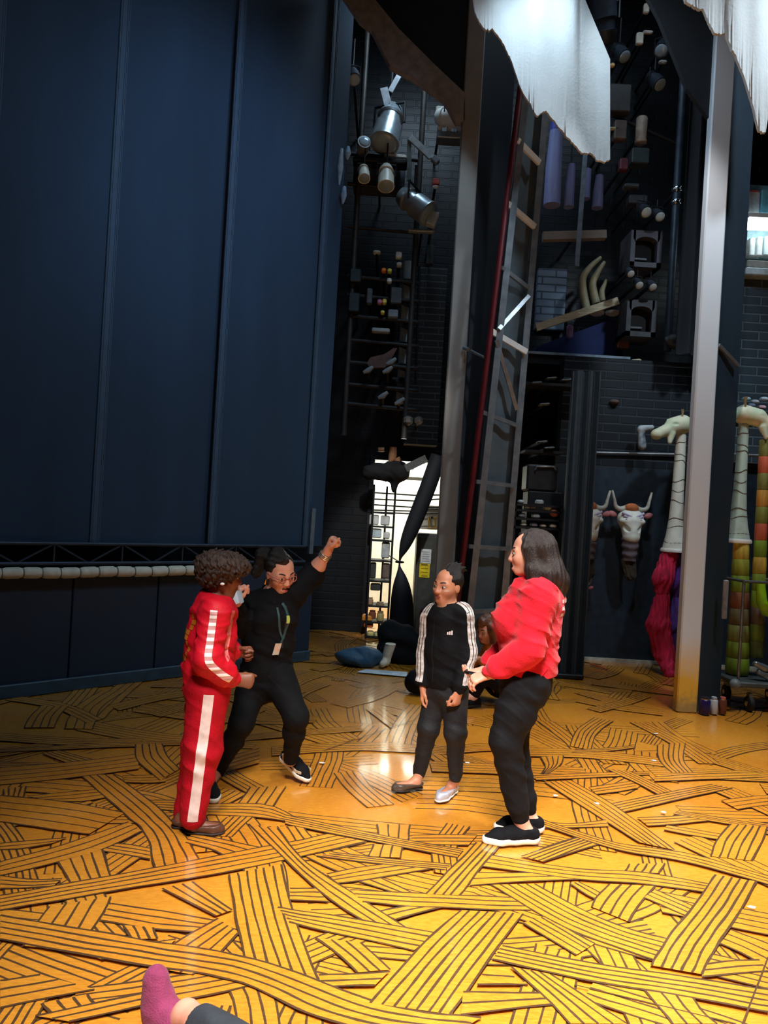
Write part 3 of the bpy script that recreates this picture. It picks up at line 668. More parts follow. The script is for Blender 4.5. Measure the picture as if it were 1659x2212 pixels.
def hand(S, wr, d, n, t, s=1.0, curl=(20, 35, 25), thumb=.6, spread=.12, fr=1.0):
    """wrist point, finger direction d, palm normal n (side the palm faces), t thumb side; curl in degrees per joint"""
    wr = V(wr); d = V(d).normalized(); n = V(n); n = (n-d*n.dot(d)).normalized(); t = V(t); t = (t-d*t.dot(d)-n*t.dot(n)).normalized()
    P = lambda a, b, c: wr + d*(a*s) + t*(b*s) + n*(c*s)
    S.cone(P(-.02, 0, 0), P(.015, 0, 0), .026*s, .025*s, .015, (n, .72))
    S.cone(P(.01, .012, 0), P(.082, .022, 0), .019*s, .019*s, .016, (n, .72)); S.cone(P(.01, -.010, 0), P(.078, -.022, 0), .019*s, .018*s, .016, (n, .72)); S.cone(P(.02, 0, 0), P(.082, 0, 0), .02*s, .019*s, .016, (n, .72))
    for off, L, r, sp in ((.030, .070, .0088, 1), (.0095, .078, .0090, .3), (-.011, .073, .0086, -.4), (-.030, .056, .0078, -1.1)):
        p = P(.080 if off > -.02 else .074, off, 0); a = 0; rr = r*s*fr
        dd = (d + t*(sp*spread)).normalized()
        for k, f in enumerate((.46, .31, .25)):
            a += math.radians(curl[k]); q = p + (dd*math.cos(a)+n*math.sin(a))*(L*f*s)
            S.cone(p, q, rr, rr*.93, .005); rr *= .93; p = q
    p = P(.018, .022, .004); q = P(.055, .022+.035*thumb, .016+.012*(1-thumb)); S.cone(p, q, .0125*s, .0105*s, .012)
    q2 = q + (d*.75+t*(.35*thumb-.25*(1-thumb))+n*.45*(1-thumb)).normalized()*(.034*s); S.cone(q, q2, .0105*s, .0092*s, .005)
    q3 = q2 + (d*.9+n*.3*(1-thumb)-t*.1).normalized()*(.026*s); S.cone(q2, q3, .0092*s, .0075*s, .005)

def arm(S, sh, el, wr, r=(.050, .040, .034, .026), k=.03):
    sh, el, wr = V(sh), V(el), V(wr)
    S.cone(sh, el, r[0], r[1], k); S.cone(el, el.lerp(wr, .35), r[1], r[2]*1.15, k); S.cone(el.lerp(wr, .35), wr, r[2]*1.15, r[3], k)
def leg(S, hip, kn, an, r=(.085, .058, .052, .036), k=.04):
    hip, kn, an = V(hip), V(kn), V(an)
    S.cone(hip, kn, r[0], r[1], k); b = kn.lerp(an, .35); S.cone(kn, b, r[1]*.95, r[2], .03); S.cone(b, an, r[2], r[3], .03)
def shoe(name, heel, toe, ht, root, mu, ms, wid=.042, sole=.022, lift=(0, 0), collar=None, slip=False, zf=None):
    """heel and toe are points on the ground under the shoe; lift raises heel / toe ends"""
    heel, toe = V(heel), V(toe); d = toe-heel; L = d.length; d.normalize()
    up = V((0,0,1)); up = (up-d*up.dot(d)).normalized(); sd = d.cross(up)
    P = lambda a, b, c: heel + d*(a*L) + sd*b + up*c
    S = Sdf()
    S.cone(P(.13, 0, .040), P(.45, 0, .036), wid*.86, wid*.90, .02); S.cone(P(.45, 0, .034), P(.72, 0, .026), wid*.90, wid*1.02, .02); S.cone(P(.72, 0, .026), P(.90, 0, .018), wid*1.02, wid*.62, .02)
    S.cone(P(.14, 0, .04), P(.20, 0, ht), wid*.82, wid*.78, .02); S.cone(P(.24, 0, ht*.8), P(.50, 0, .045), wid*.72, wid*.75, .025)
    S.plane(P(0, 0, .004), -up); 
    if not slip: S.plane(P(.2, 0, ht+.004), up+d*-.15)
    else: S.plane(P(.2, 0, ht*.72), up-d*.05)
    u = sdf_obj(name, S, .005, mu, root)
    S2 = Sdf(); w2 = wid*1.04
    S2.cone(P(.12, 0, .02), P(.45, 0, .02), w2*.9, w2*.84, .03); S2.cone(P(.45, 0, .02), P(.72, 0, .018), w2*.86, w2*1.02, .03); S2.cone(P(.72, 0, .018), P(.91, 0, .016), w2*1.02, w2*.66, .03)
    S2.plane(P(0, 0, 0), -up); S2.plane(P(0, 0, sole), up)
    sdf_obj('sole', S2, .005, ms, u)
    return u
# ================================================================== PEOPLE
def skin(name, c, c2): return mat(name, c, .5, var=.1, scale=9, c2=c2, bump=.06, bscale=220)
M_skA = skin('fair_skin', (226, 168, 142), (214, 146, 122)); M_skB = skin('tan_skin', (202, 138, 104), (186, 120, 90)); M_skC = skin('brown_skin', (124, 74, 50), (108, 62, 42))
M_lipA = mat('rose_lips', (186, 84, 84), .4); M_lipC = mat('brown_lips', (112, 58, 52), .4)
M_bk = mat('black_cotton', (8, 9, 13), .85, var=.3, bump=.3, bscale=140, spec=.2)
M_bk2 = mat('charcoal_jersey', (13, 14, 18), .8, var=.25, bump=.25, bscale=160, spec=.2)
M_red = mat('red_fleece', (212, 22, 42), .85, var=.10, scale=25, bump=.35, bscale=130, sheen=.12, spec=.2)
M_red2 = mat('crimson_tracksuit', (196, 10, 34), .6, var=.14, scale=18, bump=.2, bscale=120, spec=.3)
M_hairBk = mat('black_hair', (24, 19, 18), .42, var=.4, scale=5, stretch=(30, 30, 4), bump=.6, bscale=16)
M_hairBr = mat('dark_brown_hair', (44, 34, 31), .42, var=.45, scale=5, stretch=(30, 30, 3), bump=.6, bscale=16)
M_hairCurl = mat('brown_curly_hair', (62, 42, 34), .75, scale=40, c2=(34, 24, 20), bump=1.0, bscale=55)
def strands(amp, ax, f=150.):
    """fine grooves running along direction ax"""
    ax = n3(ax); a = n3(np.cross(ax, (.3, .9, .2))); b = np.cross(ax, a)
    def d(X, Y, Z):
        u = X*a[0]+Y*a[1]+Z*a[2]; v = X*b[0]+Y*b[1]+Z*b[2]; t = X*ax[0]+Y*ax[1]+Z*ax[2]
        return amp*np.sin(u*f+2*np.sin(t*14))*np.sin(v*f*.9+1.5*np.sin(t*11+1))
    return d
PV = .0046

# ---------------------------------------------------------------- woman in the red sweatshirt
def woman_red():
    Y0 = 3.68; f = V((-.97, .24, 0)).normalized(); r = f.cross(V((0,0,1)))     # r points away from the camera
    J = lambda x, y, dy=0: W(x, y, Y0+dy)
    t = thing('person', 'woman with long dark hair in red sweatshirt and black joggers, laughing', 'person', F(1110, 1812))
    t.location.z = 0; 
    H = Head(J(1143, 1196), f+V((0,0,-.05)), (0.05, 0, 1), .228)
    nb = J(1168, 1262)
    shL, shR = J(1166, 1290, -.15), J(1160, 1283, .17); elL, elR = J(1142, 1403, -.20), J(1108, 1392, .20); wrL, wrR = J(1058, 1455, -.10), J(1052, 1446, .10)
    hpL, hpR = J(1134, 1478, -.085), J(1130, 1478, .085); knL, knR = J(1092, 1600, -.09), J(1106, 1590, .07); anL, anR = W(1124, 1768, 3.62), W(1140, 1752, 3.76)
    hlL, toL = F(1164, 1818, FZ), F(1042, 1820, FZ); hlR, toR = F(1172, 1795, FZ), F(1068, 1792, FZ)
    S = Sdf()
    H.add(S, nb, .054, True)
    S.cone(J(1160, 1300), J(1142, 1360), .125, .125, .05, (f, .78)); S.cone(J(1142, 1360), J(1135, 1470), .115, .14, .05, (f, .85)); S.cone(shL, shR, .055, .055, .04); S.cone(nb, J(1162, 1290), .06, .09, .04)
    arm(S, shL, elL, wrL); arm(S, shR, elR, wrR)
    leg(S, hpL, knL, anL, (.10, .062, .055, .036)); leg(S, hpR, knR, anR, (.10, .062, .055, .036))
    for an, h, to in ((anL, hlL, toL), (anR, hlR, toR)):
        S.cone(an, h.lerp(to, .22)+V((0,0,.05)), .036, .034, .02); S.cone(h.lerp(to, .22)+V((0,0,.035)), h.lerp(to, .8)+V((0,0,.03)), .032, .03, .03)
    # near hand grips the dark case from above, far hand below it
    hand(S, wrL, (-.75, .1, -.35), (-.1, .35, -.9), (-.3, .95, .2), 1.0, (28, 40, 35), .75)
    hand(S, wrR, (-.8, -.1, -.25), (-.1, -.2, .95), (-.5, -.8, -.2), 1.0, (25, 35, 30), .7)
    sdf_obj('body', S, PV, M_skA, t)
    H.features(S, t, M_lipA, (70, 46, 30), (44, 30, 26), True, True)
    # sweatshirt
    G = Sdf(); G.disp = wrinkle(.006, 42, .4, sharp=1.5)
    G.cone(J(1158, 1298), J(1140, 1345), .148, .158, .06, (r, 1.15)); G.cone(J(1140, 1345), J(1141, 1432), .152, .140, .06, (r, 1.1)); G.cone(J(1145, 1425), J(1143, 1445), .142, .133, .03, (r, 1.12))
    G.ell(J(1108, 1338), (.10, .15, .085), (f, r, (0,0,1)), .05)
    G.cone(nb+V((0,0,-.02)), J(1160, 1285), .07, .11, .05); G.cone(shL, shR, .082, .082, .05)
    for a, b, c in ((shL, elL, wrL), (shR, elR, wrR)):
        G.cone(a, b, .088, .072, .035); G.cone(b, V(b).lerp(V(c), .75), .074, .062, .03); G.cone(V(b).lerp(V(c), .74), V(b).lerp(V(c), .97), .06, .046, .012)
        for q in (.15, .35, .55, .72): m = V(b).lerp(V(c), q); G.ell(m, (.076-.014*q,)*3, None, .012)
    G.plane(J(1145, 1450), (0, .05, -1)); G.plane(nb+V((-.005, 0, .03)), V((-.35, 0, 1)), rad=.085)
    top = sdf_obj('sweatshirt', G, .006, M_red, t)
    # hem flap at the side and rib at the back with small white print
    b = MB()
    for k, (y, n_) in enumerate(((1293, 3), (1308, 3), (1322, 3))):
        for i in range(n_):
            p = J(1180, y, .0); o = V((.72, -.69, 0)); sdv = V((.69, .72, 0))
            pp = p + sdv*(.045*(i-1)+.02)
            drape(b, G, [pp+V((0,0,.010)), pp-V((0,0,.008))], o, .032, 4, .002, 0, .3, side=sdv)
    lab(b.build('back_print', mat('white_print', (236, 214, 214), .7), top), 'white printed lettering across the back')
    b = MB(); b.grid([[J(1100+q*14, 1447+4*math.sin(q*.9), -.175+.004*q) for q in range(7)], [J(1112+q*10, 1460+10*(1-abs(q-3)/3), -.18+.004*q) for q in range(7)]], thick=(0, .012, 0)); b.build('hem_flap', M_red, top)
    # joggers
    T = Sdf(); T.disp = wrinkle(.005, 34, 2.2, sharp=1.2)
    T.cone(J(1141, 1440), J(1130, 1480), .122, .124, .05, (r, 1.2)); T.ell(J(1154, 1484), (.085, .14, .09), (f, r, (0,0,1)), .05)
    for h, k, a in ((hpL, knL, anL), (hpR, knR, anR)):
        T.cone(h, V(h).lerp(V(k), .5), .108, .098, .04); T.cone(V(h).lerp(V(k), .5), k, .098, .080, .03); T.cone(k, V(k).lerp(V(a), .8), .080, .060, .03); T.cone(V(k).lerp(V(a), .8), V(k).lerp(V(a), .97), .058, .046, .012)
    T.plane(J(1140, 1436), (0, 0, 1)); sdf_obj('joggers', T, .007, M_bk2, t)
    # hair: long, to the shoulder blades
    A = Sdf(); A.disp = strands(.003, H.p(-.1, 0, -.6)-H.p(0, 0, .4))
    A.ell(H.p(-.14, 0, .17), (.40*.228, .40*.228, .385*.228), H.ax(), .02)
    A.cone(H.p(-.26, 0, .1), H.p(-.42, 0, -.45), .086, .085, .04, (H.r, 1.15)); A.cone(H.p(-.42, 0, -.45), J(1203, 1258, -.02), .080, .062, .04, (H.r, 1.3)); A.cone(J(1203, 1256), J(1208, 1296), .055, .026, .03, (H.r, 1.8)); A.cone(J(1196, 1252, -.08), J(1214, 1290, -.07), .035, .014, .02); A.cone(J(1178, 1240, -.12), J(1190, 1276, -.14), .032, .012, .02); A.cone(J(1160, 1236, -.12), J(1158, 1262, -.15), .028, .012, .02)
    for q in (-1, 1):
        A.cone(H.p(-.02, .36*q, .12), H.p(-.12, .38*q, -.36), .032, .040, .03); A.cone(H.p(-.12, .38*q, -.36), H.p(-.13, .46*q, -.66), .044, .030, .02); A.cone(H.p(-.13, .46*q, -.62), H.p(-.02, .44*q, -.72), .026, .014, .02)
    A.cone(H.p(.15, .1, .42), H.p(-.1, .2, .46), .02, .03, .02)
    A.ell(H.p(.44, 0, -.10), (.34*.228, .34*.228, .46*.228), H.ax(), .02, True)
    lab(sdf_obj('hair', A, .0055, M_hairBr, t), 'long dark brown hair over the shoulders')
    for h, to in ((hlL, toL), (hlR, toR)): shoe('sneaker', h, to, .072, t, M_bk, mat('white_rubber', (226, 220, 204), .5, var=.08), .043, .034)
    return t, wrL, wrR, J
wr_t, wrL, wrR, JR = woman_red()
# dark glasses case with silver rim held out in front
b = MB(); a, c = JR(1010, 1452, -.02), JR(1066, 1464, -.03)
k = thing('eyeglasses_case', 'slim dark case with a silver edge held by the woman in red', 'case', (a+c)/2)
b.beam(a, c, .075, .012, (0, .25, 1)); b.build('case_body', mat('black_gloss', (16, 17, 20), .2), k)
b = MB(); b.beam(a+V((0,-.045,.004)), c+V((0,-.045,.004)), .008, .008, (0, .3, 1)); b.tube([a+V((0,-.02,0)), a+V((-.012,0,0)), a+V((0,.04,.0))], .008); b.build('rim', M_chrome, k)

# ---------------------------------------------------------------- boy in the red tracksuit
def boy():
    Y0 = 3.57; f = V((.92, .39, 0)).normalized(); r = f.cross(V((0,0,1)))      # r towards the camera
    J = lambda x, y, dy=0: W(x, y, Y0+dy)
    t = thing('person', 'boy with bushy brown hair in red tracksuit with white side stripes', 'person', F(425, 1792)); t.location.z = 0
    H = Head(J(481, 1242), f+V((.05, 0, -.10)), (0.05, 0, 1), .215)
    nb = J(462, 1298)
    shR, shL = J(466, 1325, -.13), J(476, 1322, .14); elR, elL = J(446, 1425, -.19), J(474, 1402, .19); wrR, wrL = J(506, 1468, -.11), J(508, 1408, .12)
    hpR, hpL = J(451, 1480, -.07), J(449, 1480, .075); knR, knL = J(438, 1620, -.07), J(434, 1615, .08); anR, anL = W(415, 1768, 3.50), W(402, 1758, 3.62)
    hlR, toR = F(402, 1797, FZ), F(484, 1799, FZ); hlL, toL = F(374, 1786, FZ), F(448, 1787, FZ)
    S = Sdf(); H.add(S, nb, .045)
    S.cone(J(460, 1320), J(452, 1400), .10, .095, .05, (r, .95)); S.cone(J(452, 1400), J(449, 1470), .095, .105, .05); S.cone(shR, shL, .045, .045, .04); S.cone(nb, J(463, 1325), .05, .075, .04)
    arm(S, shR, elR, wrR, (.042, .034, .03, .023)); arm(S, shL, elL, wrL, (.042, .034, .03, .023))
    leg(S, hpR, knR, anR, (.075, .05, .045, .032)); leg(S, hpL, knL, anL, (.075, .05, .045, .032))
    for an, h, to in ((anR, hlR, toR), (anL, hlL, toL)):
        S.cone(an, h.lerp(to, .25)+V((0,0,.045)), .032, .03, .02); S.cone(h.lerp(to, .2)+V((0,0,.03)), h.lerp(to, .8)+V((0,0,.024)), .028, .024, .03)
    hand(S, wrR, (.92, .25, -.1), (.2, .9, -.25), (.15, .25, .95), .95, (62, 78, 45), .35, .04)
    hand(S, wrL, (.95, -.05, .02), (.1, -.9, -.3), (.2, -.3, .9), .92, (50, 70, 40), .4, .04)
    sdf_obj('body', S, PV, M_skC, t)
    H.features(S, t, M_lipC, (40, 26, 20), (24, 18, 16))
    G = Sdf(); G.disp = wrinkle(.006, 44, 1.1, sharp=1.2)
    G.cone(J(462, 1322), J(455, 1385), .112, .116, .05, (r, 1.25)); G.cone(J(455, 1385), J(450, 1440), .116, .122, .05, (r, 1.2)); G.cone(J(450, 1440), J(448, 1466), .126, .120, .02, (r, 1.2))
    G.cone(nb+V((0,0,-.03)), nb+V((.006,.003,.045)), .066, .062, .02); G.cone(shR, shL, .070, .070, .05); G.cone(nb, J(462, 1320), .066, .10, .04)
    for a, b_, c in ((shR, elR, wrR), (shL, elL, wrL)):
        G.cone(a, b_, .076, .066, .03); G.cone(b_, V(b_).lerp(V(c), .7), .068, .058, .03); G.cone(V(b_).lerp(V(c), .7), V(b_).lerp(V(c), .97), .056, .040, .012)
        for q in (.2, .5): G.ell(V(b_).lerp(V(c), q), (.07-.01*q,)*3, None, .012)
    G.plane(J(448, 1476), (0, 0, -1)); G.plane(nb+V((0,0,.048)), V((.2, 0, 1)), rad=.09)
    jk = sdf_obj('track_jacket', G, .006, M_red2, t)
    # white braid bands down the sleeve
    b = MB(); out = V((.12, -1, .08))
    pa = lerp_path([shR+V((.0,0,.02)), shR.lerp(elR, .5)+V((.006,0,0)), elR+V((.018,0,.01)), elR.lerp(wrR, .5), elR.lerp(wrR, .93)], 60)
    drape(b, G, pa, out, .034, 5, .0022, .0, .2); b.build('sleeve_stripe', brick_mat('white_ribbed_braid', (238, 226, 222), (206, 150, 150), 1.0, .5, .034, .6, .3), jk)
    b = MB(); drape(b, G, [p+V((.062, .06, .005)) for p in pa[2:34]], out+V((.35, 0, 0)), .030, 4, .0022, -.02, .2); b.build('sleeve_stripe', mat('pink_braid', (232, 120, 118), .6), jk)
    # gold print on the back
    b = MB(); bo = V((-.93, -.42, 0)).normalized(); sdv = V((-.42, .93, 0)).normalized()
    for k in range(9):
        zz = .10-.026*k; wv = .06-.010*abs(k-3)+.012*math.sin(k*2.1)
        c = J(446, 1372, -.02)+V((0,0,zz))
        for sg in (-1, 1):
            p = c + sdv*(sg*(.035+.018*math.sin(k*1.3)))
            drape(b, G, [p+V((0,0,.011)), p, p-V((0,0,.012))], bo, max(.022, wv*.7), 4, .0022, 0, .3, side=sdv)
    lab(b.build('back_emblem', mat('gold_print', (190, 106, 26), .5), jk), 'gold emblem printed on the back')
    T = Sdf(); T.disp = wrinkle(.006, 26, 3.0, sharp=1.2)
    T.cone(J(450, 1462), J(448, 1490), .112, .118, .04, (r, 1.15))
    for h, k_, a in ((hpR, knR, anR), (hpL, knL, anL)):
        T.cone(h, k_, .104, .090, .03); T.cone(k_, V(k_).lerp(V(a), .97), .090, .062, .03)
    tr = sdf_obj('track_trousers', T, .007, mat('dark_crimson_trousers', (172, 6, 28), .75, var=.14, scale=16, bump=.25, bscale=100, spec=.2), t)
    b = MB(); pa = lerp_path([hpR+V((.022,0,-.02)), knR+V((.010,0,0)), anR+V((.014,0,.01))], 70)
    drape(b, T, pa, (.05, -1, 0), .048, 5, .0022, 0, .2); b.build('leg_stripe', mat('white_stripe', (226, 204, 200), .6, var=.1, scale=30), tr)
    # bushy hair
    A = Sdf()
    def curl(X, Y, Z): return .010*np.sin(X*95+3*np.sin(Z*60))*np.sin(Y*90+2*np.sin(X*50))*np.sin(Z*88+2*np.sin(Y*45)) + .006*np.sin(X*190+Z*90)*np.sin(Y*170-Z*110)
    A.disp = curl
    A.ell(H.p(-.06, 0, .21), (.60*.215, .62*.215, .36*.215), H.ax(), .03); A.ell(H.p(-.20, 0, .0), (.40*.215, .46*.215, .36*.215), H.ax(), .04); A.ell(H.p(.14, 0, .26), (.46*.215, .52*.215, .24*.215), H.ax(), .03)
    A.ell(H.p(.46, 0, -.14), (.34*.215, .36*.215, .30*.215), H.ax(), .02, True); A.plane(H.p(0, 0, -.36), -H.u, .02)
    lab(sdf_obj('hair', A, .005, M_hairCurl, t), 'bushy brown curly hair in a mushroom shape')
    b = MB(); b.ball(H.p(-.05, .42, -.16), (.012, .012, .008)); b.build('earring', M_white, t)
    M_sh = mat('brown_leather', (78, 48, 34), .4, var=.25)
    for h, to in ((hlR, toR), (hlL, toL)): shoe('shoe', h, to, .055, t, M_sh, mat('dark_sole', (36, 26, 22), .6), .036, .010, slip=True)
boy()

# ---------------------------------------------------------------- woman in black, dancing with a raised fist
def woman_black():
    Y0 = 4.25; f = V((.50, -.86, 0)).normalized(); r = f.cross(V((0,0,1)))
    J = lambda x, y, dy=0: W(x, y, Y0+dy)
    t = thing('person', 'dancing woman in black with glasses and lanyard, left fist raised', 'person', F(560, 1700)); t.location.z = 0
    H = Head(J(606, 1238, -.05), V((.56, -.70, -.30)), V((-.08, -.05, 1)), .226)
    nb = J(590, 1286, .02)
    shR, shL = J(547, 1308, -.02), J(634, 1280, .0); elR, elL = J(517, 1352, -.10), J(676, 1240, .10); wrR, wrL = J(513, 1302, -.22), J(707, 1192, .04)
    hpR, hpL = J(551, 1462, .04), J(600, 1462, -.04); knR, knL = J(523, 1560, -.14), J(640, 1548, -.18); anR, anL = J(466, 1672, .02), J(628, 1640, -.02)
    S = Sdf(); H.add(S, nb, .05, True)
    S.cone(J(588, 1320), J(582, 1390), .115, .11, .05, (f, .8)); S.cone(J(582, 1390), J(577, 1450), .11, .13, .05, (f, .85)); S.cone(shR, shL, .05, .05, .04); S.cone(nb, J(588, 1312), .055, .09, .04)
    arm(S, shR, elR, wrR, (.048, .038, .034, .026)); arm(S, shL, elL, wrL, (.048, .038, .036, .028))
    leg(S, hpR, knR, anR, (.092, .06, .052, .036)); leg(S, hpL, knL, anL, (.092, .06, .052, .036))
    toL = F(666, 1690, FZ); hlL = F(606, 1668, FZ)+V((0, 0, .085)); hlR, toR = F(448, 1714, FZ), F(486, 1728, FZ); hlR = F(444, 1706, FZ); toR = F(474, 1716, FZ)+V((0, -.12, 0))
    for an, h, to in ((anL, hlL, toL), (anR, hlR, toR)):
        S.cone(an, h.lerp(to, .22)+V((0,0,.05)), .036, .032, .02); S.cone(h.lerp(to, .2)+V((0,0,.035)), h.lerp(to, .8)+V((0,0,.03)), .03, .028, .03)
    hand(S, wrL, (.42, -.15, .9), (.75, -.5, -.2), (-.55, -.75, .2), 1.05, (72, 85, 50), .25, .03)
    hand(S, wrR, (.1, -.15, 1), (.75, .3, -.1), (.3, -.9, 0), 1.0, (55, 70, 45), .35, .03)
    sdf_obj('body', S, PV, M_skA, t)
    H.features(S, t, M_lipA, (60, 42, 30), (34, 24, 22), True, True)
    # top with a standing collar and a zip
    G = Sdf(); G.disp = wrinkle(.006, 42, 5, sharp=1.2)
    G.cone(J(588, 1318), J(580, 1385), .134, .136, .06, (r, 1.1)); G.cone(J(580, 1385), J(577, 1445), .13, .134, .05, (r, 1.12)); G.cone(J(577, 1445), J(577, 1458), .136, .130, .02, (r, 1.12))
    G.ell(J(597, 1338, -.07), (.075, .135, .075), (f, r, (0,0,1)), .05)
    G.cone(nb+V((0,0,-.02)), nb+V((.012,-.015,.022)), .066, .064, .02); G.cone(shR, shL, .074, .074, .05); G.cone(nb, J(588, 1310), .07, .11, .05)
    G.cone(shR, elR, .074, .062, .03); G.cone(elR, V(elR).lerp(V(wrR), .8), .062, .050, .03)
    G.cone(shL, elL, .082, .072, .04); G.cone(elL, V(elL).lerp(V(wrL), .36), .064, .046, .02)
    G.plane(J(577, 1466), (0, 0, -1)); G.plane(nb+V((0,0,.035)), V((0.3, -.4, 1)), rad=.085)
    tp = sdf_obj('zip_top', G, .006, M_bk, t)
    b = MB(); pa = [J(602, 1302), J(598, 1345), J(592, 1390)]; drape(b, G, lerp_path(pa, 14), f, .010, 3, .002, 0, .3); b.build('zip', mat('dark_zip', (58, 58, 62), .35, .6), tp)
    b = MB(); drape(b, G, lerp_path([J(570, 1306), J(574, 1306)], 3), f+V((0,0,.3)), .03, 3, .003, 0, .3); b.build('collar_tab', M_bk2, tp)
    T = Sdf(); T.disp = wrinkle(.003, 34, 6)
    T.cone(J(577, 1440), J(576, 1470), .122, .13, .05, (r, 1.12))
    for h, k, a in ((hpR, knR, anR), (hpL, knL, anL)):
        T.cone(h, k, .104, .070, .04); T.cone(k, V(k).lerp(V(a), .35), .068, .062, .03); T.cone(V(k).lerp(V(a), .35), V(k).lerp(V(a), .98), .062, .042, .03)
    sdf_obj('leggings', T, .0065, M_bk, t)
    A = Sdf(); A.disp = strands(.0022, H.p(-.6, 0, .1)-H.p(0, 0, .3)); q = .222
    A.ell(H.p(-.12, 0, .17), (.40*q, .385*q, .375*q), H.ax(), .02); A.ell(H.p(.46, 0, -.06), (.40*q, .34*q, .46*q), H.ax(), .02, True)
    A.cone(H.p(-.34, .10, .30), H.p(-.62, .22, .28), .040, .048, .03); A.cone(H.p(-.56, .25, .24), H.p(-.48, .45, -.16), .046, .030, .03); A.cone(H.p(-.50, .40, -.1), H.p(-.40, .50, -.32), .03, .012, .02)
    A.cone(H.p(.16, .05, .44), H.p(-.2, .06, .50), .025, .04, .03)
    A.plane(H.p(0, 0, -.30), -H.u, .02)
    lab(sdf_obj('hair', A, .005, M_hairBk, t), 'black hair pulled back in a loose ponytail')
    # spectacles
    b = MB()
    for sg in (-1, 1):
        c = H.p(.40, .155*sg, -.005); pts = [c + H.r*(.105*q*math.cos(a)) + H.u*(.085*q*math.sin(a)) for a in np.linspace(0, 2*math.pi, 17)]
        b.tube(pts, .0028, 6, caps=False); b.tube([H.p(.40, .26*sg, .02), H.p(.2, .35*sg, .02), H.p(-.05, .36*sg, .02)], .0024, 6)
    b.tube([H.p(.41, -.05, .02), H.p(.425, 0, .025), H.p(.41, .05, .02)], .0024, 6); b.build('eyeglasses', mat('rose_gold_frame', (206, 130, 122), .25, .6), t)
    for sg in (1,): b = MB(); b.tube([H.p(-.06, .37*sg, -.16), H.p(-.06, .39*sg, -.30)], [.005, .008], 8); b.build('earring', mat('gold_metal', (200, 160, 70), .25, 1.0), t)
    # bracelets on the raised wrist
    for fr in (.78, .84, .90):
        c = V(elL).lerp(V(wrL), fr); d = (V(wrL)-V(elL)).normalized(); x = d.orthogonal().normalized(); y = d.cross(x)
        b = MB(); b.tube([c + x*(.036*math.cos(a)) + y*(.036*math.sin(a)) for a in np.linspace(0, 2*math.pi, 19)], .0035, 6, caps=False); b.build('bracelet', mat('silver_bangle', (214, 206, 190), .25, .8), t)
    M_vs = mat('cream_side_panel', (198, 176, 144), .6)
    s1 = shoe('sneaker', hlL, toL, .07, t, M_bk, mat('white_rubber', (226, 220, 204), .5), .042, .026); s2 = shoe('sneaker', hlR, toR, .07, t, M_bk, MATS['white_rubber'], .042, .026)
    b = MB(); d = (toL-hlL).normalized(); sd = d.cross(V((0,0,1))).normalized()
    for sg in (-1, 1):
        rows = [[hlL + d*(.05+.17*k) + sd*(sg*(.0485 if k < .8 else .047)) + V((0,0,.056-.02*k+.012*math.sin(k*7)+j*.014)) for j in (0, 1)] for k in np.linspace(0, 1, 9)]
        b.grid(rows, thick=-sd*(sg*.006))
    b.build('side_stripe', M_vs, s1)
    return G, J, f, r, wrR, H
wb_G, JB, fB, rB, wrRB, HB = woman_black()
# lanyard hangs from her neck: a thing of its own
ln = thing('lanyard', 'green and dark lanyard with pale badge hanging on the woman in black', 'lanyard', JB(590, 1400, -.16))
b = MB(); drape(b, wb_G, lerp_path([JB(592, 1296), JB(602, 1315), JB(603, 1340), JB(594, 1372)], 16), fB, .016, 3, .006, 0, .3); drape(b, wb_G, lerp_path([JB(578, 1304), JB(580, 1330), JB(584, 1352), JB(594, 1372)], 16), fB, .012, 3, .005, 0, .3); drape(b, wb_G, lerp_path([JB(594, 1370), JB(584, 1384)], 4), fB, .012, 3, .006, 0, .3); b.build('strap', mat('dark_teal_strap', (34, 70, 74), .6), ln)
b = MB(); drape(b, wb_G, lerp_path([JB(603, 1322), JB(602, 1338)], 4), fB, .022, 3, .009, 0, .3); lab(b.build('strap_patch', mat('yellow_green_patch', (176, 188, 92), .6), ln), 'yellow green patch on the strap')
b = MB(); p = march(wb_G, np.array([JB(577, 1391)]), np.array([fB]), 0, .3)[0]; b.rbox(V(p)+fB*.012, (.040, .006, .072), .004, (V((fB.y*-1, fB.x, 0)), fB, V((.22, 0, .97)))); b.build('badge', mat('badge_card', (206, 160, 130), .4, c2=(190, 190, 180), scale=30), ln)
# folded face mask in her right hand
b = MB(); c = JB(507, 1292, -.29)
b.grid([[c + V((.055*u+.01*v, .01*math.sin(u*5), -.035*v+.018*u+.004*math.sin(u*9))) for u in np.linspace(-.8, .8, 7)] for v in np.linspace(-1, 1, 6)], thick=(0, .004, 0))
tag(b.build('face_mask', mat('pale_blue_paper', (200, 220, 236), .7, var=.05)), 'pale blue folded face mask held beside the dancing woman\'s hand', 'mask')

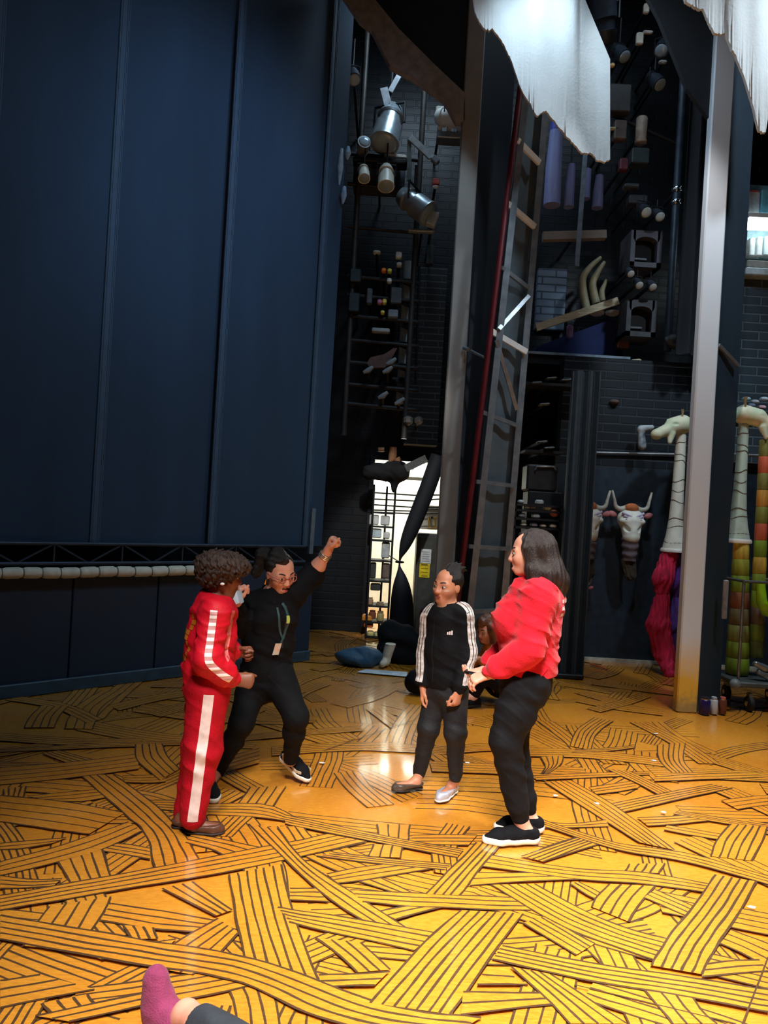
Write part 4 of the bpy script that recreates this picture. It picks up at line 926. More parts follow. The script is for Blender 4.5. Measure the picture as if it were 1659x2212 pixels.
# ---------------------------------------------------------------- girl in the black track jacket
def girl():
    Y0 = 4.19; f = V((-.74, -.67, 0)).normalized(); r = f.cross(V((0,0,1)))    # her right is at the left of the picture
    J = lambda x, y, dy=0: W(x, y, Y0+dy)
    t = thing('person', 'girl with a bun in black track jacket with white striped sleeves', 'person', F(935, 1712)); t.location.z = 0
    H = Head(J(967, 1266), f+V((0,0,-.03)), (0.05, 0, 1), .213); q = .213
    nb = J(967, 1314)
    shR, shL = J(931, 1328, .08), J(1000, 1328, -.06); elR, elL = J(921, 1408, .08), J(1010, 1408, -.08); wrR, wrL = J(914, 1484, .02), J(992, 1492, -.14)
    hpR, hpL = J(947, 1482, .05), J(982, 1482, -.03); knR, knL = J(926, 1572, .02), J(984, 1582, -.07); anR, anL = J(905, 1674, .10), J(984, 1682, -.02)
    S = Sdf(); H.add(S, nb, .042)
    S.cone(J(966, 1340), J(964, 1410), .092, .088, .05, (f, .78)); S.cone(J(964, 1410), J(964, 1470), .088, .10, .05, (f, .85)); S.cone(shR, shL, .042, .042, .04); S.cone(nb, J(966, 1335), .045, .07, .04)
    arm(S, shR, elR, wrR, (.04, .032, .028, .022)); arm(S, shL, elL, wrL, (.04, .032, .028, .022))
    leg(S, hpR, knR, anR, (.072, .048, .042, .028)); leg(S, hpL, knL, anL, (.072, .048, .042, .028))
    hlR = F(912, 1702, FZ); toR = F(846, 1709, FZ); hlL = F(983, 1708, FZ); toL = F(944, 1734, FZ)
    for an, h, to in ((anR, hlR, toR), (anL, hlL, toL)):
        S.cone(an, h.lerp(to, .22)+V((0,0,.05)), .028, .028, .02); S.cone(h.lerp(to, .2)+V((0,0,.032)), h.lerp(to, .8)+V((0,0,.024)), .026, .022, .03)
    hand(S, wrR, (.02, 0, -1), (.6, -.1, 0), (-.3, -.9, 0), .85, (18, 28, 20), .5); hand(S, wrL, (-.18, -.05, -1), (-.55, .5, 0), (-.75, -.65, 0), .85, (40, 55, 35), .5)
    sdf_obj('body', S, PV, M_skB, t)
    H.features(S, t, mat('mauve_lips', (140, 74, 70), .4), (44, 28, 22), (34, 24, 20))
    # light face paint across the cheeks
    b = MB()
    for sg in (-1, 1): drape(b, S, [H.p(0, (.07+.15*k)*sg, -.085+.01*k) for k in np.linspace(0, 1, 6)], (H.f+H.r*(.35*sg)), [.02*q, .05*q, .06*q, .06*q, .05*q, .02*q], 3, .0012, .05*q, .6*q)
    lab(b.build('face_paint', mat('pale_face_paint', (198, 158, 138), .6), t), 'pale paint streak under the eyes')
    G = Sdf(); G.disp = wrinkle(.0035, 40, 8)
    G.cone(J(966, 1336), J(965, 1400), .102, .106, .05, (r, 1.1)); G.cone(J(965, 1400), J(964, 1462), .106, .108, .05, (r, 1.08)); G.cone(J(964, 1462), J(964, 1476), .108, .102, .02, (r, 1.08))
    G.cone(nb+V((0,0,-.02)), nb+V((0,0,.012)), .056, .054, .02); G.cone(shR, shL, .060, .060, .05); G.cone(nb, J(966, 1332), .06, .085, .05)
    for a, b_, c in ((shR, elR, wrR), (shL, elL, wrL)):
        G.cone(a, b_, .063, .054, .03); G.cone(b_, V(b_).lerp(V(c), .85), .055, .047, .03); G.cone(V(b_).lerp(V(c), .85), V(b_).lerp(V(c), .99), .044, .034, .01)
    G.plane(J(964, 1484), (0, 0, -1)); G.plane(nb+V((0,0,.02)), V((f.x*.35, f.y*.35, 1)), rad=.075)
    jk = sdf_obj('track_jacket', G, .0055, M_bk, t)
    M_b = mat('white_braid', (224, 220, 218), .65, c2=(150, 134, 124), scale=16, stretch=(1, 1, 3))
    for sh, el, wr, out in ((shL, elL, wrL, V((.62, -.80, .1))), (shR, elR, wrR, V((-.70, -.70, .1)))):
        tg = V((out.y, -out.x, 0)).normalized()
        for k in (-1, 0, 1):
            b = MB(); off = tg*(.0225*k)
            pa = lerp_path([nb.lerp(sh, .55)+off+V((0,0,.01)), sh+off*.9+V((0,0,-.015)), sh.lerp(el, .5)+off, el+off, el.lerp(wr, .5)+off, el.lerp(wr, .84)+off*.8], 50)
            outs = [(out+V((0,0,1.6*max(0, 1-i/7)))).normalized() for i in range(50)]
            drape(b, G, pa, outs, .017, 3, .002, 0.0, .18); b.build('sleeve_stripe', M_b, jk)
    b = MB()
    for i, (dx, dz) in enumerate(((-.012, .004), (0, .009), (.012, .014))):
        p = J(978, 1361)+V((dx, 0, 0)); drape(b, G, [p+V((0,0,dz)), p-V((0,0,.010))], f+V((.5, -.3, 0)), .008, 3, .002, 0, .3)
    lab(b.build('chest_emblem', mat('white_print', (236, 214, 214), .7), jk), 'small white emblem on the chest')
    b = MB(); drape(b, G, lerp_path([J(965, 1330), J(962, 1400), J(962, 1470)], 20), f, .007, 3, .0015, 0, .3); b.build('zip', mat('dark_zip', (58, 58, 62), .35, .6), jk)
    T = Sdf(); T.disp = wrinkle(.003, 44, 9)
    T.cone(J(964, 1468), J(964, 1490), .098, .10, .04, (r, 1.1))
    for h, k, a in ((hpR, knR, anR), (hpL, knL, anL)):
        T.cone(h, k, .084, .062, .04); T.cone(k, V(k).lerp(V(a), .93), .060, .040, .03); T.ell(V(k)+V((0,0,.0)), (.064, .064, .05), None, .02)
    sdf_obj('trousers', T, .006, mat('black_denim', (10, 13, 20), .75, var=.3, bump=.3, bscale=120), t)
    A = Sdf(); A.disp = strands(.0014, H.p(-.5, 0, .5)-H.p(.2, 0, .2))
    A.ell(H.p(-.10, 0, .16), (.40*q, .365*q, .365*q), H.ax(), .02); A.ell(H.p(.50, 0, -.14), (.38*q, .335*q, .50*q), H.ax(), .02, True); A.plane(H.p(0, 0, -.22), -H.u, .02)
    A.ell(H.p(-.22, .0, .50), (.16*q, .20*q, .15*q), H.ax(), .03); A.cone(H.p(-.3, .1, .5), H.p(-.5, .22, .40), .02, .006, .02); A.cone(H.p(-.3, -.1, .5), H.p(-.5, -.22, .44), .018, .006, .02)
    for k in range(6): a = k*1.05; A.cone(H.p(-.28, .1*math.cos(a), .5+.08*math.sin(a)), H.p(-.44, .22*math.cos(a), .54+.12*math.sin(a)), .012, .004, .01)
    lab(sdf_obj('hair', A, .005, M_hairBk, t), 'black hair gathered in a small messy bun')
    s1 = shoe('shoe', hlR, toR, .05, t, mat('pewter_leather', (84, 72, 64), .35, .2, var=.25), mat('dark_sole', (36, 26, 22), .6), .034, .010, slip=True)
    s2 = shoe('shoe', hlL, toL, .055, t, mat('silver_leather', (190, 190, 202), .3, .35, var=.12), M_white, .036, .012, slip=True)
    lab(s1, 'pewter grey slip-on shoe'); lab(s2, 'shiny silver shoe')
girl()

# ---------------------------------------------------------------- person sitting on the floor behind, orange top
def sitter():
    Y0 = 6.3; J = lambda x, y, dy=0: W(x, y, Y0+dy)
    f = V((-.8, -.55, 0)).normalized(); r = f.cross(V((0,0,1)))
    t = thing('person', 'person in orange top and dark trousers sitting on floor behind the girl', 'person', F(1070, 1500)); t.location.z = 0
    H = Head(J(1052, 1362), f+V((-.1, 0, -.25)), (0, 0, 1), .21); nb = J(1072, 1392)
    hp = J(1092, 1482); S = Sdf(); H.add(S, nb, .048)
    shR, shL = J(1058, 1404, .16), J(1088, 1404, -.16)
    S.cone(J(1074, 1410), hp, .12, .13, .05, (f, .8)); S.cone(shR, shL, .05, .05, .04)
    kR, kL = J(1030, 1452, .22), J(1044, 1455, -.16); aR, aL = J(1008, 1492, .1), J(1024, 1498, -.14)
    leg(S, hp+r*.08, kR, aR); leg(S, hp-r*.08, kL, aL)
    eR, eL = J(1040, 1436, .2), J(1064, 1440, -.24); wR, wL = J(1018, 1420, .05), J(1034, 1424, -.10)
    arm(S, shR, eR, wR); arm(S, shL, eL, wL)
    hand(S, wR, (-.8, -.4, .1), (0, 0, -1), (.3, -.9, 0), .95); hand(S, wL, (-.9, .3, .0), (0, 0, -1), (.2, .95, 0), .95)
    for a in (aR, aL): S.cone(a, a+V((-.02, -.01, -.03)), .04, .04, .02); S.cone(a+V((0,0,-.03)), a+V((-.13, -.06, -.035)), .036, .03, .02)
    sdf_obj('body', S, .006, M_skA, t); H.features(S, t, M_lipA)
    G = Sdf(); G.disp = wrinkle(.004, 40, 12); G.cone(J(1074, 1412), J(1088, 1470), .14, .145, .05, (f, .85)); G.cone(shR, shL, .068, .068, .05)
    G.cone(shR, eR, .07, .06, .03); G.cone(eR, eR.lerp(wR, .6), .06, .05, .03); G.cone(shL, eL, .07, .06, .03); G.cone(eL, eL.lerp(wL, .6), .06, .05, .03)
    sdf_obj('top', G, .008, mat('orange_cotton', (214, 122, 36), .8), t)
    T = Sdf(); T.cone(hp+r*.08, hp-r*.08, .12, .12, .05)
    for h, k, a in ((hp+r*.08, kR, aR), (hp-r*.08, kL, aL)): T.cone(h, k, .10, .078, .04); T.cone(k, k.lerp(a, .95), .075, .055, .03)
    sdf_obj('trousers', T, .008, M_bk, t)
    A = Sdf(); A.disp = curlf = strands(.004, (0, .2, 1), 90); A.ell(H.p(-.14, 0, .14), (.40*.21, .40*.21, .38*.21), H.ax(), .02); A.cone(H.p(-.3, 0, 0), H.p(-.3, 0, -.5), .07, .05, .03); A.cone(H.p(-.05, .36, .1), H.p(-.1, .38, -.5), .05, .05, .03); A.cone(H.p(-.05, -.36, .1), H.p(-.1, -.38, -.5), .05, .05, .03); A.cone(H.p(.2, 0, .42), H.p(-.1, 0, .5), .05, .05, .03); A.ell(H.p(.44, 0, -.14), (.25*.21, .26*.21, .36*.21), H.ax(), .02, True)
    sdf_obj('hair', A, .007, mat('auburn_hair', (104, 62, 40), .5, var=.4, scale=20, bump=.5), t)
    for a in (aR, aL): shoe('shoe', a+V((.06, .03, 0)) - V((0, 0, a.z-FZ)), a+V((-.17, -.08, 0)) - V((0, 0, a.z-FZ)), .07, t, M_bk, M_rubber, .042, .02)
sitter()

# ---------------------------------------------------------------- person lounging in the foreground, one socked foot in frame
def lounger():
    t = thing('person', 'person lounging on the floor, only a plum sock and dark trouser leg showing', 'person', F(560, 2240)); t.location.z = 0
    heel = F(352, 2240, .05); toe = W(336, 2112, heel.y+.035); an = W(402, 2192, heel.y-.03)
    S = Sdf(); hipc = V((.45, 1.30, .12)); hipR = hipc+V((-.02, .09, 0)); hipL = hipc+V((.02, -.09, 0))
    kn = W(610, 2335, an.y-.36); leg(S, hipR, kn, an, (.09, .06, .055, .038))
    ank2 = V((.0, 1.45, .06)); kn2 = V((.12, 1.52, .10)); leg(S, hipL, kn2, ank2, (.09, .06, .055, .038))
    S.cone(an, heel, .037, .034, .02); S.cone(heel, toe, .036, .032, .03); S.cone(ank2, ank2+V((-.12, -.04, .02)), .036, .03, .02)
    ch = V((.78, .88, .32)); nb = V((.87, .73, .46)); S.cone(hipc, ch, .13, .13, .06); shA, shB = ch+V((.14, .10, .06)), ch+V((-.12, -.12, .06)); S.cone(shA, shB, .055, .055, .04)
    H = Head(V((.87, .69, .60)), V((-.6, .75, .1)), (0, 0, 1), .225); H.add(S, nb, .05)
    eA, eB = V((1.05, .82, .06)), V((.71, .58, .06)); wA, wB = V((1.0, 1.04, .04)), V((.55, .74, .04))
    arm(S, shA, eA, wA); arm(S, shB, eB, wB); hand(S, wA, (-.3, .9, 0), (0, 0, -1), (-.9, -.3, 0)); hand(S, wB, (-.7, .6, 0), (0, 0, -1), (.6, .7, 0))
    sdf_obj('body', S, .006, M_skA, t); H.features(S, t, M_lipA)
    A = Sdf(); A.ell(H.p(-.12, 0, .16), (.40*.225, .39*.225, .38*.225), H.ax(), .02); A.ell(H.p(.48, 0, -.1), (.38*.225, .32*.225, .42*.225), H.ax(), .02, True); A.plane(H.p(0, 0, -.35), -H.u); sdf_obj('hair', A, .008, M_hairBr, t)
    G = Sdf(); G.disp = wrinkle(.004, 36, 4); G.cone(hipc.lerp(ch, .1), ch, .15, .15, .06); G.cone(shA, shB, .07, .07, .05)
    for a, b_, c in ((shA, eA, wA), (shB, eB, wB)): G.cone(a, b_, .068, .055, .03); G.cone(b_, b_.lerp(c, .9), .054, .042, .03)
    sdf_obj('top', G, .01, M_bk2, t)
    T = Sdf(); T.disp = wrinkle(.004, 34, 3); T.cone(hipR, hipL, .125, .125, .05); T.cone(hipR, kn, .105, .078, .04); T.cone(kn, kn.lerp(an, .80), .076, .054, .03); T.cone(hipL, kn2, .105, .078, .04); T.cone(kn2, kn2.lerp(ank2, .9), .076, .05, .03)
    T.plane(kn.lerp(an, .83), an-kn); sdf_obj('trousers', T, .006, mat('slate_trousers', (44, 50, 58), .8, var=.2, bump=.2), t)
    d = (toe-heel).normalized(); s2 = (an-heel).normalized()
    K = Sdf(); K.disp = wrinkle(.0012, 90, 2)
    K.cone(heel, heel.lerp(toe, .55), .042, .041, .03, (d.cross(s2), .85)); K.cone(heel.lerp(toe, .55), heel.lerp(toe, .86), .042, .036, .03, (d.cross(s2), .95)); K.cone(heel.lerp(toe, .84), toe, .038, .036, .02); K.cone(heel.lerp(toe, .25), heel.lerp(an, .62), .042, .042, .03); K.cone(heel.lerp(an, .5), heel.lerp(toe, .5), .04, .038, .04)
    K.plane(heel.lerp(an, .86), an-heel+d*-.02)
    lab(sdf_obj('sock', K, .005, mat('plum_knit', (134, 44, 84), .85, var=.12, scale=40, bump=.4, bscale=200, sheen=.1), t), 'plum pink sock')
    K2 = Sdf(); K2.cone(ank2+V((.02, 0, 0)), ank2+V((-.06, -.02, .0)), .042, .042, .02); K2.cone(ank2+V((-.06, -.02, 0)), ank2+V((-.16, -.06, .03)), .042, .034, .03); K2.plane((0, 0, FZ), (0, 0, -1)); sdf_obj('sock', K2, .007, MATS['plum_knit'], t)
lounger()
# ================================================================== STAGE DRAPES, PORTALS, TRUSS
CPA, CPB = F(660, 1425), F(0, 1508)
CD = (CPB-CPA); CD.z = 0; CD.normalize()            # along the drop, away to the left
CN = V((-CD.y, CD.x, 0)); CN = CN if CN.dot(V((0, 0, 0))-CPA) > 0 else -CN
def C(px, py, off=0.0):
    d = ray(px, py); o = V((0, 0, HC)); q = CPA+CN*off; t = (q-o).dot(CN)/d.dot(CN); return o+d*t
UPZ = V((0, 0, 1))
M_drop = mat('blue_black_drape', (36, 56, 76), .82, var=.12, scale=2.2, bump=.25, bscale=120, sheen=.05, stretch=(1, 1, .25), spec=.25)
M_flat = mat('navy_flat_paint', (24, 40, 58), .62, var=.10, scale=3, bump=.1, bscale=60)
dr = thing('stage_drape', 'tall blue-black drop hung across the stage on the left', 'drape', CPA+CD*2.4)
zc = C(100, 1172).z; s1 = 6.4
b = MB(); rows = []
for z in np.linspace(zc, 9.3, 12):
    rows.append([CPA + CD*s - CD*0.02 + CN*(.02*math.sin(s*3.1)+.012*math.sin(s*7.7+z*.3)) + UPZ*z for s in np.linspace(-.12, s1, 90)])
b.grid(rows, thick=-CN*.02); b.build('drop_cloth', M_drop, dr)
for px in (-70, 200, 452, 655):
    p = C(px, 1172); s = (p-CPA).dot(CD); b = MB()
    for k in (-.036, -.022, .022, .036):
        b.box(CPA+CD*(s+k)+CN*.040+UPZ*(zc+9.3)/2, (.006, .012, 9.3-zc), (CD, CN, UPZ))
    b.box(CPA+CD*s+CN*.036+UPZ*(zc+9.3)/2, (.085, .010, 9.3-zc), (CD, CN, UPZ))
    b.build('seam', mat('drape_seam', (50, 72, 92), .8, var=.1, bump=.2, bscale=150), dr)
# pale edge piece by the right end of the drop
b = MB(); p0, p1 = C(670, 1196, .06), C(677, 1098, .06); b.beam(p0, p1, .05, .03, CN); tag(b.build('edge_batten', mat('grey_batten', (92, 104, 112), .5)), 'short pale grey batten standing at the right end of the blue-black drop', 'batten')
# bottom pipe truss of the drop
tr = thing('truss_batten', 'dark lattice truss along the bottom of the blue-black drop', 'truss', CPA+CD*2.4+CN*.08+UPZ*.98)
zt0, zb0 = C(0, 1173, .08).z, C(0, 1218, .08).z; M_tr = mat('dark_steel', (44, 56, 70), .5, .4, var=.2)
b = MB()
for z in (zt0, zb0): b.tube([CPA+CD*0.15+CN*.08+UPZ*z, CPA+CD*s1+CN*.08+UPZ*z], .016, 8)
b.build('chord', M_tr, tr); b = MB(); n = 22
for i in range(n):
    sa, sb = .15+(s1-.15)*i/n, .15+(s1-.15)*(i+1)/n
    b.tube([CPA+CD*sa+CN*.08+UPZ*(zt0 if i % 2 else zb0), CPA+CD*sb+CN*.08+UPZ*(zb0 if i % 2 else zt0)], .009, 6)
    if i % 2 == 0: b.tube([CPA+CD*sb+CN*.08+UPZ*zb0, CPA+CD*sb+CN*.08+UPZ*zt0], .008, 6)
b.build('lattice', M_tr, tr)
# rolled cream cloth tied along the flat
rc = thing('cloth_roll', 'long cream rolled cloth tied in puffs along the dark flat', 'cloth', CPA+CD*2.4+CN*.105+UPZ*.9)
zr = (C(0, 1226, .105).z+C(0, 1252, .105).z)/2; sA = (C(460, 1240, .105)-CPA).dot(CD); b = MB(); pts = []; rs = []
for i in range(330):
    s = sA+(s1-sA)*i/329; pts.append(CPA+CD*s+CN*.105+UPZ*(zr+.003*math.sin(s*9))); ph = abs(math.sin(s*math.pi/.155+.6*math.sin(s*2.1))); rs.append(.034+.012*min(1, ph*2.2))
b.tube(pts, rs, 12); b.build('roll', mat('cream_canvas', (206, 198, 176), .8, var=.1, scale=18, bump=.3, bscale=90), rc)
b = MB()
for i in range(1, 329):
    if rs[i] < rs[i-1] and rs[i] <= rs[i+1]: b.tube([pts[i]-CD*.005, pts[i]+CD*.005], rs[i]+.004, 10)
b.build('tie', mat('grey_tie_tape', (110, 104, 90), .8), rc)
# lower flat with kick board
fl = thing('scenery_flat', 'low navy flat with kick board standing under the cream roll', 'flat', CPA+CD*2.4+CN*.03)
b = MB(); zf = zr+.02; edges = [0.0] + [(C(px, 1400, .03)-CPA).dot(CD) for px in (570, 332, 148)] + [4.0, 5.0, s1]
for a, c in zip(edges, edges[1:]): b.rbox(CPA+CD*(a+c)/2+CN*.03+UPZ*(zf/2), (c-a-.010, .05, zf), .006, (CD, CN, UPZ))
b.build('panel', M_flat, fl)
zk = C(0, 1482, .06).z; b = MB(); b.rbox(CPA+CD*s1/2+CN*.065+UPZ*(zk/2+.004), (s1, .03, zk), .008, (CD, CN, UPZ)); b.build('kick_board', mat('slate_kick_board', (46, 68, 80), .5), fl)

# portals: grey legs with dark return, brace and header web
M_post = mat('pale_grey_post', (176, 178, 178), .55, var=.05, scale=4, bump=.06, bscale=50)
def vline(px, py, Y): p = W(px, py, Y); return p.x
YP = 7.4; xl, xr = vline(972, 700, YP), vline(1012, 700, YP)
po = thing('portal_leg', 'tall grey portal post with dark return and brown diagonal brace, behind the girl', 'portal', ((xl+xr)/2, YP, 0))
b = MB(); b.rbox(((xl+xr)/2, YP+.05, 4.6), (xr-xl, .1, 9.2), .012); b.build('post', mat('weathered_grey_post', (132, 132, 128), .6, var=.10, scale=3), po)
b = MB(); b.prism([(xr-.01, YP+.03, 0), (xr+.42, YP+.62, 0), (xr+.40, YP+.65, 0), (xr-.03, YP+.06, 0)], (0, 0, 9.2)); b.build('return_panel', mat('black_masking', (20, 26, 34), .75, var=.15, bump=.15), po)
M_br = mat('brown_grey_brace', (132, 130, 130), .6)
b = MB(); b.prism([W(735, -20, YP), W(775, 40, YP), W(803, 62, YP), W(842, 140, YP), W(895, 168, YP), W(960, 215, YP), W(985, 262, YP), W(1004, 262, YP), W(1004, 200, YP), W(940, 140, YP), W(862, 62, YP), W(795, -20, YP)], (0, .10, 0)); b.build('diagonal_brace', M_br, po)
b = MB(); b.prism([W(790, -20, YP+.03), W(862, 62, YP+.03), W(940, 140, YP+.03), W(1004, 202, YP+.03), W(1016, -20, YP+.03)], (0, .05, 0)); b.build('web_panel', mat('black_masking', (20, 26, 34)), po)
YQ = F(1478, 1540).y; xl, xr = vline(1506, 780, YQ), vline(1551, 780, YQ)
po = thing('portal_leg', 'tall white portal post with worn foot and painted-on yellow floor glow, beside the giraffe puppet', 'portal', ((xl+xr)/2, YQ, 0))
zy = W(1478, 1440, YQ).z
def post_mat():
    m = bpy.data.materials.new('white_post_wear_and_bounce'); m.use_nodes = True; nt = m.node_tree; b_ = nt.nodes['Principled BSDF']
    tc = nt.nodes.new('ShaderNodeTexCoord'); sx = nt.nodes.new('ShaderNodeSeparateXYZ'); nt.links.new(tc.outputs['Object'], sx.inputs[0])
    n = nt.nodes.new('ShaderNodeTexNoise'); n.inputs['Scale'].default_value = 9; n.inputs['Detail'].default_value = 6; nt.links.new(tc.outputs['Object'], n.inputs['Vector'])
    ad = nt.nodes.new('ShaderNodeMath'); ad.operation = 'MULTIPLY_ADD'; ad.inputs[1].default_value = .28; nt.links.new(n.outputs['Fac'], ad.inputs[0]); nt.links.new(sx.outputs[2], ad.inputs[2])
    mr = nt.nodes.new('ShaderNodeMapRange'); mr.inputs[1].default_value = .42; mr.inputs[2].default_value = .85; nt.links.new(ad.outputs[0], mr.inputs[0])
    r = nt.nodes.new('ShaderNodeValToRGB'); e = r.color_ramp.elements; e[0].color = srgb(222, 172, 58); e[1].color = srgb(198, 206, 214); nt.links.new(mr.outputs[0], r.inputs[0])  # yellow foot: aged paint plus floor bounce put into the colour
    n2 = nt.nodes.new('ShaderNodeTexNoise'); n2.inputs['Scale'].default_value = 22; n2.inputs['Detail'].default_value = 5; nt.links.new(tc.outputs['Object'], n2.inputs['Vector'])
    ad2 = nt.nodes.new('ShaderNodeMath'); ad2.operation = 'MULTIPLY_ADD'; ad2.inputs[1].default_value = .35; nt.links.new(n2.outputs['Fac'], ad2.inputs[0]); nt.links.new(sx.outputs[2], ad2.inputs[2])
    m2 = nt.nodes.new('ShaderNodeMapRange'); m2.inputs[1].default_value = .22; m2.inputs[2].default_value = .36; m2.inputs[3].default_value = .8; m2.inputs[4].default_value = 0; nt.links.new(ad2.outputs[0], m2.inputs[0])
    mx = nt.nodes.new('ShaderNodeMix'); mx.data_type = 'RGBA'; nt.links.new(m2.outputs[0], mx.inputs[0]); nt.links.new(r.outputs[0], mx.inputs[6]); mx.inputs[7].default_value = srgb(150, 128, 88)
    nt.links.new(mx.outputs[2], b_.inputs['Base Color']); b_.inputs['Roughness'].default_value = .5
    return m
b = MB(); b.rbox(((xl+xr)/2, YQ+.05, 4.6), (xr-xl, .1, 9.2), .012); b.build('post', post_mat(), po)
b = MB(); b.prism([(xr-.01, YQ+.03, 0), (xr+.34, YQ+.30, 0), (xr+.32, YQ+.34, 0), (xr-.03, YQ+.06, 0)], (0, 0, 9.2)); b.build('return_panel', mat('navy_return', (32, 46, 58), .55, var=.1), po)
b = MB(); b.prism([W(1392, -20, YQ+.06), W(1424, 40, YQ+.06), W(1484, 190, YQ+.06), W(1535, 260, YQ+.06), W(1548, -20, YQ+.06)], (0, .05, 0)); b.build('web_panel', MATS['black_masking'], po)
b = MB(); p, q = W(1552, 745, YQ+.03), W(1594, 790, YQ+.2); b.beam(p, q, .03, .03); b.build('stay_bar', M_alu, po)
b = MB(); b.rbox(W(1566, 1295, YQ+.12), (.05, .03, .36), .008); b.build('handle', mat('grey_handle', (150, 152, 158), .4, .5), po)
# black masking leg seen behind the white post, ends above the brick
b = MB(); YM = 8.2; p = W(1478, 765, YM); rows = [[V((p.x-.10+.60*u, YM+.05*math.sin(u*22), z)) for u in np.linspace(0, 1, 26)] for z in np.linspace(p.z, 9.3, 5)]
b.grid(rows, thick=(0, .02, 0)); tag(b.build('masking_drape', MATS['black_masking']), 'black masking curtain hanging behind the white post', 'drape')

# leaning aluminium truss with a red pole along its edge
YT = 7.15
tt = thing('truss_tower', 'leaning aluminium ladder frame with grey cloth panels and a dark red pole', 'truss', (F(985, 1455).x+.3, YT+.1, 0))
def TT(px, py, dy=0): return W(px, py, YT+dy)
def lin(p, q, y): t = (y-p[1])/(q[1]-p[1]); return p[0]+(q[0]-p[0])*t
LR0, LR1 = (1137, 190), (1022, 1250); RR0, RR1 = (1182, 190), (1092, 1250)
b = MB(); b.tube([TT(1129, 150, -.03), TT(lin((1129, 150), (998, 1220), 1440), 1440, -.03)], .030, 10); b.build('red_pole', mat('dark_red_paint', (96, 22, 28), .4, var=.2), tt)
for (p, q, dy) in ((LR0, LR1, 0), (RR0, RR1, .22)):
    b = MB(); b.beam(TT(lin(p, q, 120), 120, dy), TT(lin(p, q, 1430), 1430, dy), .065, .05); b.build('rail', M_alu, tt)
b = MB(); rows = []
for y in np.linspace(130, 1425, 30): rows.append([TT(lin(LR0, LR1, y), y, .11).lerp(TT(lin(RR0, RR1, y), y, .31), u)+V((0, .012*math.sin(u*9+y*.01), 0)) for u in np.linspace(.05, .95, 8)])
b.grid(rows, thick=(0, .008, 0)); b.build('cloth_panel', mat('grey_scrim', (74, 86, 92), .8, var=.2, scale=3), tt)
RG = [((1117, 303), (1165, 352)), ((1096, 440), (1155, 490)), ((1084, 578), (1141, 622)), ((1077, 712), (1142, 640)), ((1062, 716), (1137, 760)), ((1072, 735), (1116, 885)), ((1040, 890), (1119, 920)), ((1028, 1040), (1112, 1050)), ((1012, 1180), (1100, 1186)), ((1002, 1322), (1086, 1318))]
for i, (p, q) in enumerate(RG):
    b = MB(); b.beam(TT(*p, -.03), TT(*q, .18), .055 if i in (0, 1, 4) else .04, .035); b.build('rung', M_white if i in (0, 1, 4) else M_alu, tt)
b = MB(); b.tube([W(1002, 752, YP-.02), W(1012, 755, YP-.1)], .02, 8); b.tube([W(1018, 758, YP-.1), TT(1045, 772, -.03)], .014, 8); b.build('clamp', M_alu, tt)

# torn white scenic cloths flying overhead
def torn(name, bot, top, Y, m, fold, label, tb):
    b = MB(); xs = np.linspace(bot[0][0], bot[-1][0], 120); rows = []
    bx = [q[0] for q in bot]; by = [q[1] for q in bot]
    cols = []
    for i, x in enumerate(xs):
        yb = np.interp(x, bx, by) + 5*mnoise.noise((x*.13, 2.1, tb)) + 3.5*mnoise.noise((x*.5, 7.7, tb)); yt = np.interp(x, [q[0] for q in top], [q[1] for q in top])
        yt = min(yt, yb-6); dy = fold(x); cols.append([W(x, yb+(yt-yb)*t, Y+dy*(.4+.6*t)+ (.012*mnoise.noise((x*.3, yb*.1, 1)) if t < .05 else 0)) for t in np.linspace(0, 1, 24)])
    b.grid(list(zip(*cols)), thick=(0, .03, 0))
    return tag(b.build(name, m), label, 'cloth')
M_torn = mat('white_rough_cloth', (214, 216, 214), .8, var=.05, scale=5, bump=.3, bscale=40)
torn('scenic_cloth', [(1018, -40), (1024, 20), (1034, 45), (1050, 66), (1064, 60), (1080, 84), (1096, 110), (1112, 150), (1126, 195), (1145, 222), (1158, 250), (1178, 238), (1198, 262), (1226, 296), (1256, 330), (1276, 330), (1292, 346), (1306, 350), (1318, 345)], [(1018, -690), (1240, -690), (1252, -30), (1318, 128)], 6.55, M_torn,
     lambda x: .07*math.sin((x-1020)*.028)+.03*math.sin((x-1020)*.075+1)+.0009*(x-1020), 'bright white torn scenic cloth with ragged edge hanging over the truss tower', 1.0)
torn('scenic_cloth', [(1474, -40), (1480, 2), (1500, 14), (1520, 20), (1532, 48), (1545, 74), (1566, 72), (1582, 104), (1602, 150), (1618, 196), (1630, 240), (1640, 284), (1654, 286), (1660, 250), (1700, 250), (1760, 200)], [(1474, -800), (1760, -800)], 5.9, M_torn,
     lambda x: .05*math.sin((x-1480)*.04)+.02*math.sin(x*.11), 'white torn scenic cloth hanging at the top right corner by the white post', 5.0)

